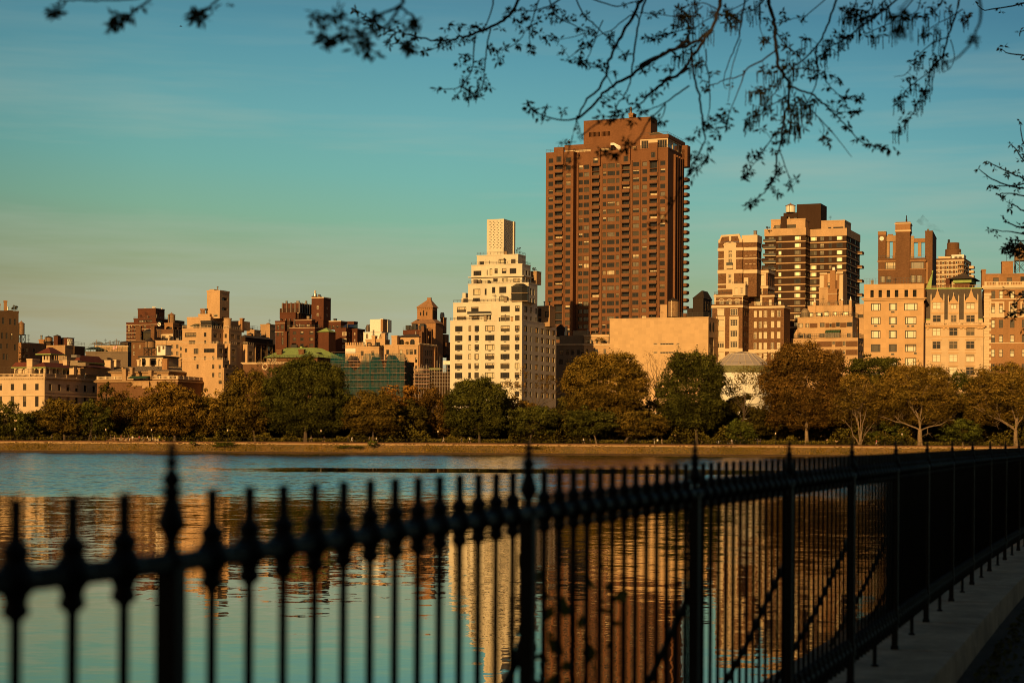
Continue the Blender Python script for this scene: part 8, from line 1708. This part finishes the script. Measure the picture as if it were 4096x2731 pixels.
# blurred sprigs nearer to the camera, from a limb reaching left
T = Overhang('nearer out of focus leafy sprigs at the upper left', (-3.4, 2.6, NZ)); T.root.location = (4.6, -1.0, NZ); B_ = T.branch; J, D = ZJ, 6.6; T.k = T.sc = 1.5
B_(J, [(645,-20),(625,45),(500,95),(430,130),(330,140),(190,105)], .0045, .0018, D, .35, size=.028, start=1, tip=.5); B_(J, [(625,45),(700,95),(740,140)], .0035, .002, D, .3, size=.028); B_(J, [(625,45),(575,125),(520,175),(430,210),(330,235),(200,245),(130,240)], .004, .0018, D, .45, size=.028, tip=.6); B_(J, [(420,215),(440,260),(435,310)], .002, .0014, D, .3, size=.026)
T.spots(J, [(100,80),(120,130),(150,150),(240,70),(240,115),(120,210),(150,255),(200,245),(280,230),(290,190),(330,195),(370,205),(340,310),(420,305),(470,85),(470,110),(730,130),(715,150),(640,130),(670,180),(390,250),(690,290),(660,270),(680,310)], D, .028)
L = ZL; B_(L, [(1010,-12),(850,2),(700,3),(560,6),(470,8),(430,-5)], .003, .002, D, 0, start=1); B_(L, [(472,10),(455,48),(400,62)], .003, .002, D, .2, size=.026); T.spots(L, [(385,72),(410,85),(395,95)], D, .026)
B_(L, [(1100,-15),(1030,40),(970,85),(900,145),(830,185)], .003, .0018, D, .2, size=.026, start=1); T.spots(L, [(820,185),(800,190),(850,155),(870,110),(890,165),(945,130),(960,120),(1020,45)], D, .026)
B_(L, [(1590,-15),(1520,50),(1460,105),(1420,130)], .003, .0018, D, .2, size=.026, start=1); T.spots(L, [(1440,70),(1400,110),(1420,150),(1470,145),(1535,70),(1440,110),(1425,90)], D, .028)
T.finish([([(4.6,-1.0,7.6),(3.0,3.0,8.6),(.9,5.8,7.9),(-.6,6.6,7.4),(-1.6,6.7,7.1)], .07, .015)], [(4.6,-1.0,NZ-.1),(4.6,-1.0,5.2),(4.6,-1.0,7.5)])
# tree at the right edge
T = Overhang('small leaved branches reaching in from the right edge', (9.6, 27.5, NZ)); B_ = T.branch; K, D = ZK, 24.0; kw = dict(size=.075, wob=.6); T.sc = 2.2
for pts in ([(2460,-20),(2330,25),(2100,65),(2040,8)],[(2460,340),(2346,347),(2250,335),(2195,305)],[(2460,150),(2380,190),(2320,195)],[(2460,1160),(2346,1120),(2250,1080),(2150,1030),(2110,1010)],[(2460,1210),(2346,1185),(2200,1150),(2100,1090),(2060,1060)],[(2460,1080),(2346,1010),(2290,930),(2265,905)],[(2400,960),(2335,880),(2320,760)],[(2460,1330),(2346,1320),(2290,1290),(2250,1270)],[(2460,1440),(2346,1430),(2250,1400),(2210,1360)],[(2460,1470),(2346,1470),(2240,1450),(2130,1440)],[(2460,1560),(2346,1540),(2260,1530),(2240,1560)],[(2460,1250),(2346,1230),(2240,1210),(2190,1220)],[(2460,1130),(2350,1150),(2220,1170),(2120,1170)]):
    B_(K, pts, .014, .004, D, .55, start=1, tip=.85, **kw)
for pts in ([(1700,410),(1580,400),(1500,400),(1420,445)],[(1700,380),(1580,350),(1500,340),(1430,340)],[(1700,470),(1560,450),(1460,430),(1405,385)],[(1700,780),(1580,790),(1480,790),(1405,745)],[(1700,800),(1560,810),(1470,880)],[(1700,900),(1580,905),(1500,930),(1425,965)],[(1700,930),(1560,945),(1480,945)],[(1700,1060),(1590,1070),(1540,1085)]): B_(ZF, pts, .014, .004, D, .75, start=1, tip=.85, **kw)
T.spots(ZF, [(1430,380),(1460,390),(1490,380),(1520,380),(1440,420),(1480,420),(1510,430),(1540,460),(1530,410),(1550,390),(1420,400),(1490,450)], D, .075)
T.finish([([(9.6,27.5,8.6),(8.9,26,9.2),(8.3,24.6,9.0)], .12, .03), ([(9.6,27.5,7.0),(8.9,26,7.6),(8.2,24.4,7.6)], .1, .03), ([(9.6,27.5,9.6),(9.2,26,10.6),(8.6,24.6,10.9)], .1, .03), ([(9.6,27.5,6.4),(9,26,6.6),(8.2,24.4,6.7)], .08, .03)], [(9.6,27.5,NZ-.1),(9.6,27.5,6.5),(9.6,27.5,8.5),(9.6,27.4,11.5)])
# the wood behind the viewer, which keeps the near shore in shade
c = MB(); c.poly([(-90,-160,NZ-.02),(70,-160,NZ-.02),(70,-18,NZ-.02),(-90,-18,NZ-.02)], 'path_dirt'); tag(c.build('near_ground'), 'park ground behind the viewpoint', kind='structure')
n = 16000; x = RNG.uniform(-32, 60, n); y = RNG.uniform(-48, -24, n); hh = 24+4*np.sin(x*.4)+3*np.sin(x*1.1+y*.3); z = NZ+RNG.random(n)*hh
tag(leafcloud('woodland', np.stack([x, y, z], 1), RNG.normal(size=(n, 3))+np.array([0, .4, .3]), RNG.uniform(1.2, 2.4, n), RNG.uniform(.6, 1.3, n), 'leaf_green'), 'dense park wood standing behind the viewpoint', 'wood', kind='stuff')
# ------------------------------------------------------------------ camera, sky, sun
cam = bpy.data.cameras.new('camera'); co = bpy.data.objects.new('camera', cam); COL.objects.link(co)
cam.sensor_width = 36; cam.lens = 36*F/4096; cam.shift_y = (HY-1365.5)/4096; cam.clip_start = .05; cam.clip_end = 20000
n_ = math.sqrt(1+ROLL*ROLL)
co.matrix_world = Matrix(((1/n_, -ROLL/n_, 0, 0), (0, 0, -1, 0), (ROLL/n_, 1/n_, 0, EYE), (0, 0, 0, 1)))
cam.dof.use_dof = True; cam.dof.focus_distance = 640; cam.dof.aperture_fstop = 3.7
S.camera = co
SUN_EL, SUN_AZ = math.radians(14.5), math.radians(20)      # low sun behind the camera, a little to its left
sd_ = Vector((-math.sin(SUN_AZ)*math.cos(SUN_EL), -math.cos(SUN_AZ)*math.cos(SUN_EL), math.sin(SUN_EL)))
sl_ = bpy.data.lights.new('sun', 'SUN'); so = bpy.data.objects.new('sun', sl_); COL.objects.link(so); so.location = (0, -60, 60)
so.rotation_euler = sd_.to_track_quat('Z', 'Y').to_euler(); sl_.energy = 5.25; sl_.angle = math.radians(.5); sl_.color = (1, .61, .215)
W = bpy.data.worlds.new('World'); S.world = W; W.use_nodes = True; nt = W.node_tree; nt.nodes.clear()
out = nt.nodes.new('ShaderNodeOutputWorld'); bg = nt.nodes.new('ShaderNodeBackground'); nt.links.new(bg.outputs[0], out.inputs[0])
sky = nd(nt, 'ShaderNodeTexSky', _sky_type='NISHITA', _sun_disc=False); sky.sun_elevation = SUN_EL; sky.sun_rotation = math.pi+SUN_AZ; sky.dust_density = 2.5; sky.air_density = 1.3
tc = nd(nt, 'ShaderNodeTexCoord'); sp = nd(nt, 'ShaderNodeSeparateXYZ'); nt.links.new(tc.outputs['Generated'], sp.inputs[0])
def L_(h): return tuple(((v/255+.055)/1.055)**2.4 if v > 10 else v/255/12.92 for v in h)
SKY = [(0, (190,164,120)), (.05, (173,165,124)), (.085, (146,167,128)), (.11, (128,176,151)), (.135, (113,174,165)), (.165, (103,166,170)), (.20, (86,149,164)), (.235, (68,125,148)), (.4, (34,78,108)), (.7, (18,42,66)), (1, (14,30,50))]
def math_(op, a, b=None):
    n = nt.nodes.new('ShaderNodeMath'); n.operation = op
    for i_, v in ((0, a), (1, b)):
        if v is None: continue
        if isinstance(v, (int, float)): n.inputs[i_].default_value = v
        else: nt.links.new(v, n.inputs[i_])
    return n.outputs[0]
ELV = math_('ADD', sp.outputs[2], math_('MULTIPLY', math_('MAXIMUM', math_('MINIMUM', sp.outputs[0], .35), -.35), .07))
el = ramp(nt, ELV, [(p, tuple(v*10 for v in L_(c))) for p, c in SKY])
# darker, warmer towards the left (north), a warm glow around the low sun behind the camera
lx = ramp(nt, math_('ADD', math_('MULTIPLY', sp.outputs[0], 1.0), .5), [(.2, (.70,.73,.76)), (.31, (.95,.95,.94)), (.46, (1.06,1.06,1.05)), (.68, (1.05,1.05,1.05)), (.8, (.9,.92,.94))])
front = mixc(nt, 1.0, el, lx, 'MULTIPLY')
wn = nd(nt, 'ShaderNodeTexNoise', Scale=1.0, Detail=5.0, Roughness=.6); mp = nd(nt, 'ShaderNodeMapping'); mp.inputs['Scale'].default_value = (2.2, 2.2, 26); mp.inputs['Rotation'].default_value = (0, .05, 0)
nt.links.new(tc.outputs['Generated'], mp.inputs[0]); nt.links.new(mp.outputs[0], wn.inputs['Vector'])
wisp = math_('MULTIPLY', ramp(nt, wn.outputs[0], [(.43, 0), (.69, 1)]), ramp(nt, sp.outputs[2], [(.02, .5), (.1, .62), (.17, .42), (.24, .06)]))
front = mixc(nt, wisp, front, tuple(v*10 for v in L_((172,184,166))))
dt = nd(nt, 'ShaderNodeVectorMath', _operation='DOT_PRODUCT'); nt.links.new(tc.outputs['Generated'], dt.inputs[0]); dt.inputs[1].default_value = tuple(sd_)
glow = ramp(nt, dt.outputs['Value'], [(.0, (1.1,.78,.46)), (.5, (1.9,1.25,.66)), (.85, (3.4,2.2,1.0)), (1.0, (9,6,2.7))])
west = mixc(nt, ramp(nt, sp.outputs[2], [(0, 0), (.75, 1)]), glow, (.25,.5,.8))
fy = ramp(nt, math_('ADD', math_('MULTIPLY', sp.outputs[1], .5), .5), [(.42, 0), (.78, 1)])
allsky = mixc(nt, fy, west, front)
fin = mixc(nt, .04, allsky, sky.outputs[0])
nt.links.new(fin, bg.inputs[0]); bg.inputs[1].default_value = .1
S.view_settings.view_transform = 'Standard'; S.view_settings.look = 'None'; S.view_settings.exposure = 0; S.view_settings.gamma = 1
S.render.engine = 'CYCLES'; cy = S.cycles
cy.max_bounces = 5; cy.diffuse_bounces = 2; cy.glossy_bounces = 3; cy.transmission_bounces = 2; cy.transparent_max_bounces = 8; cy.volume_bounces = 0
cy.caustics_reflective = False; cy.caustics_refractive = False; cy.use_denoising = True; cy.sample_clamp_indirect = 4.0; cy.blur_glossy = .0
S.render.film_transparent = False; cy.filter_width = 1.0; S.render.filter_size = 1.0
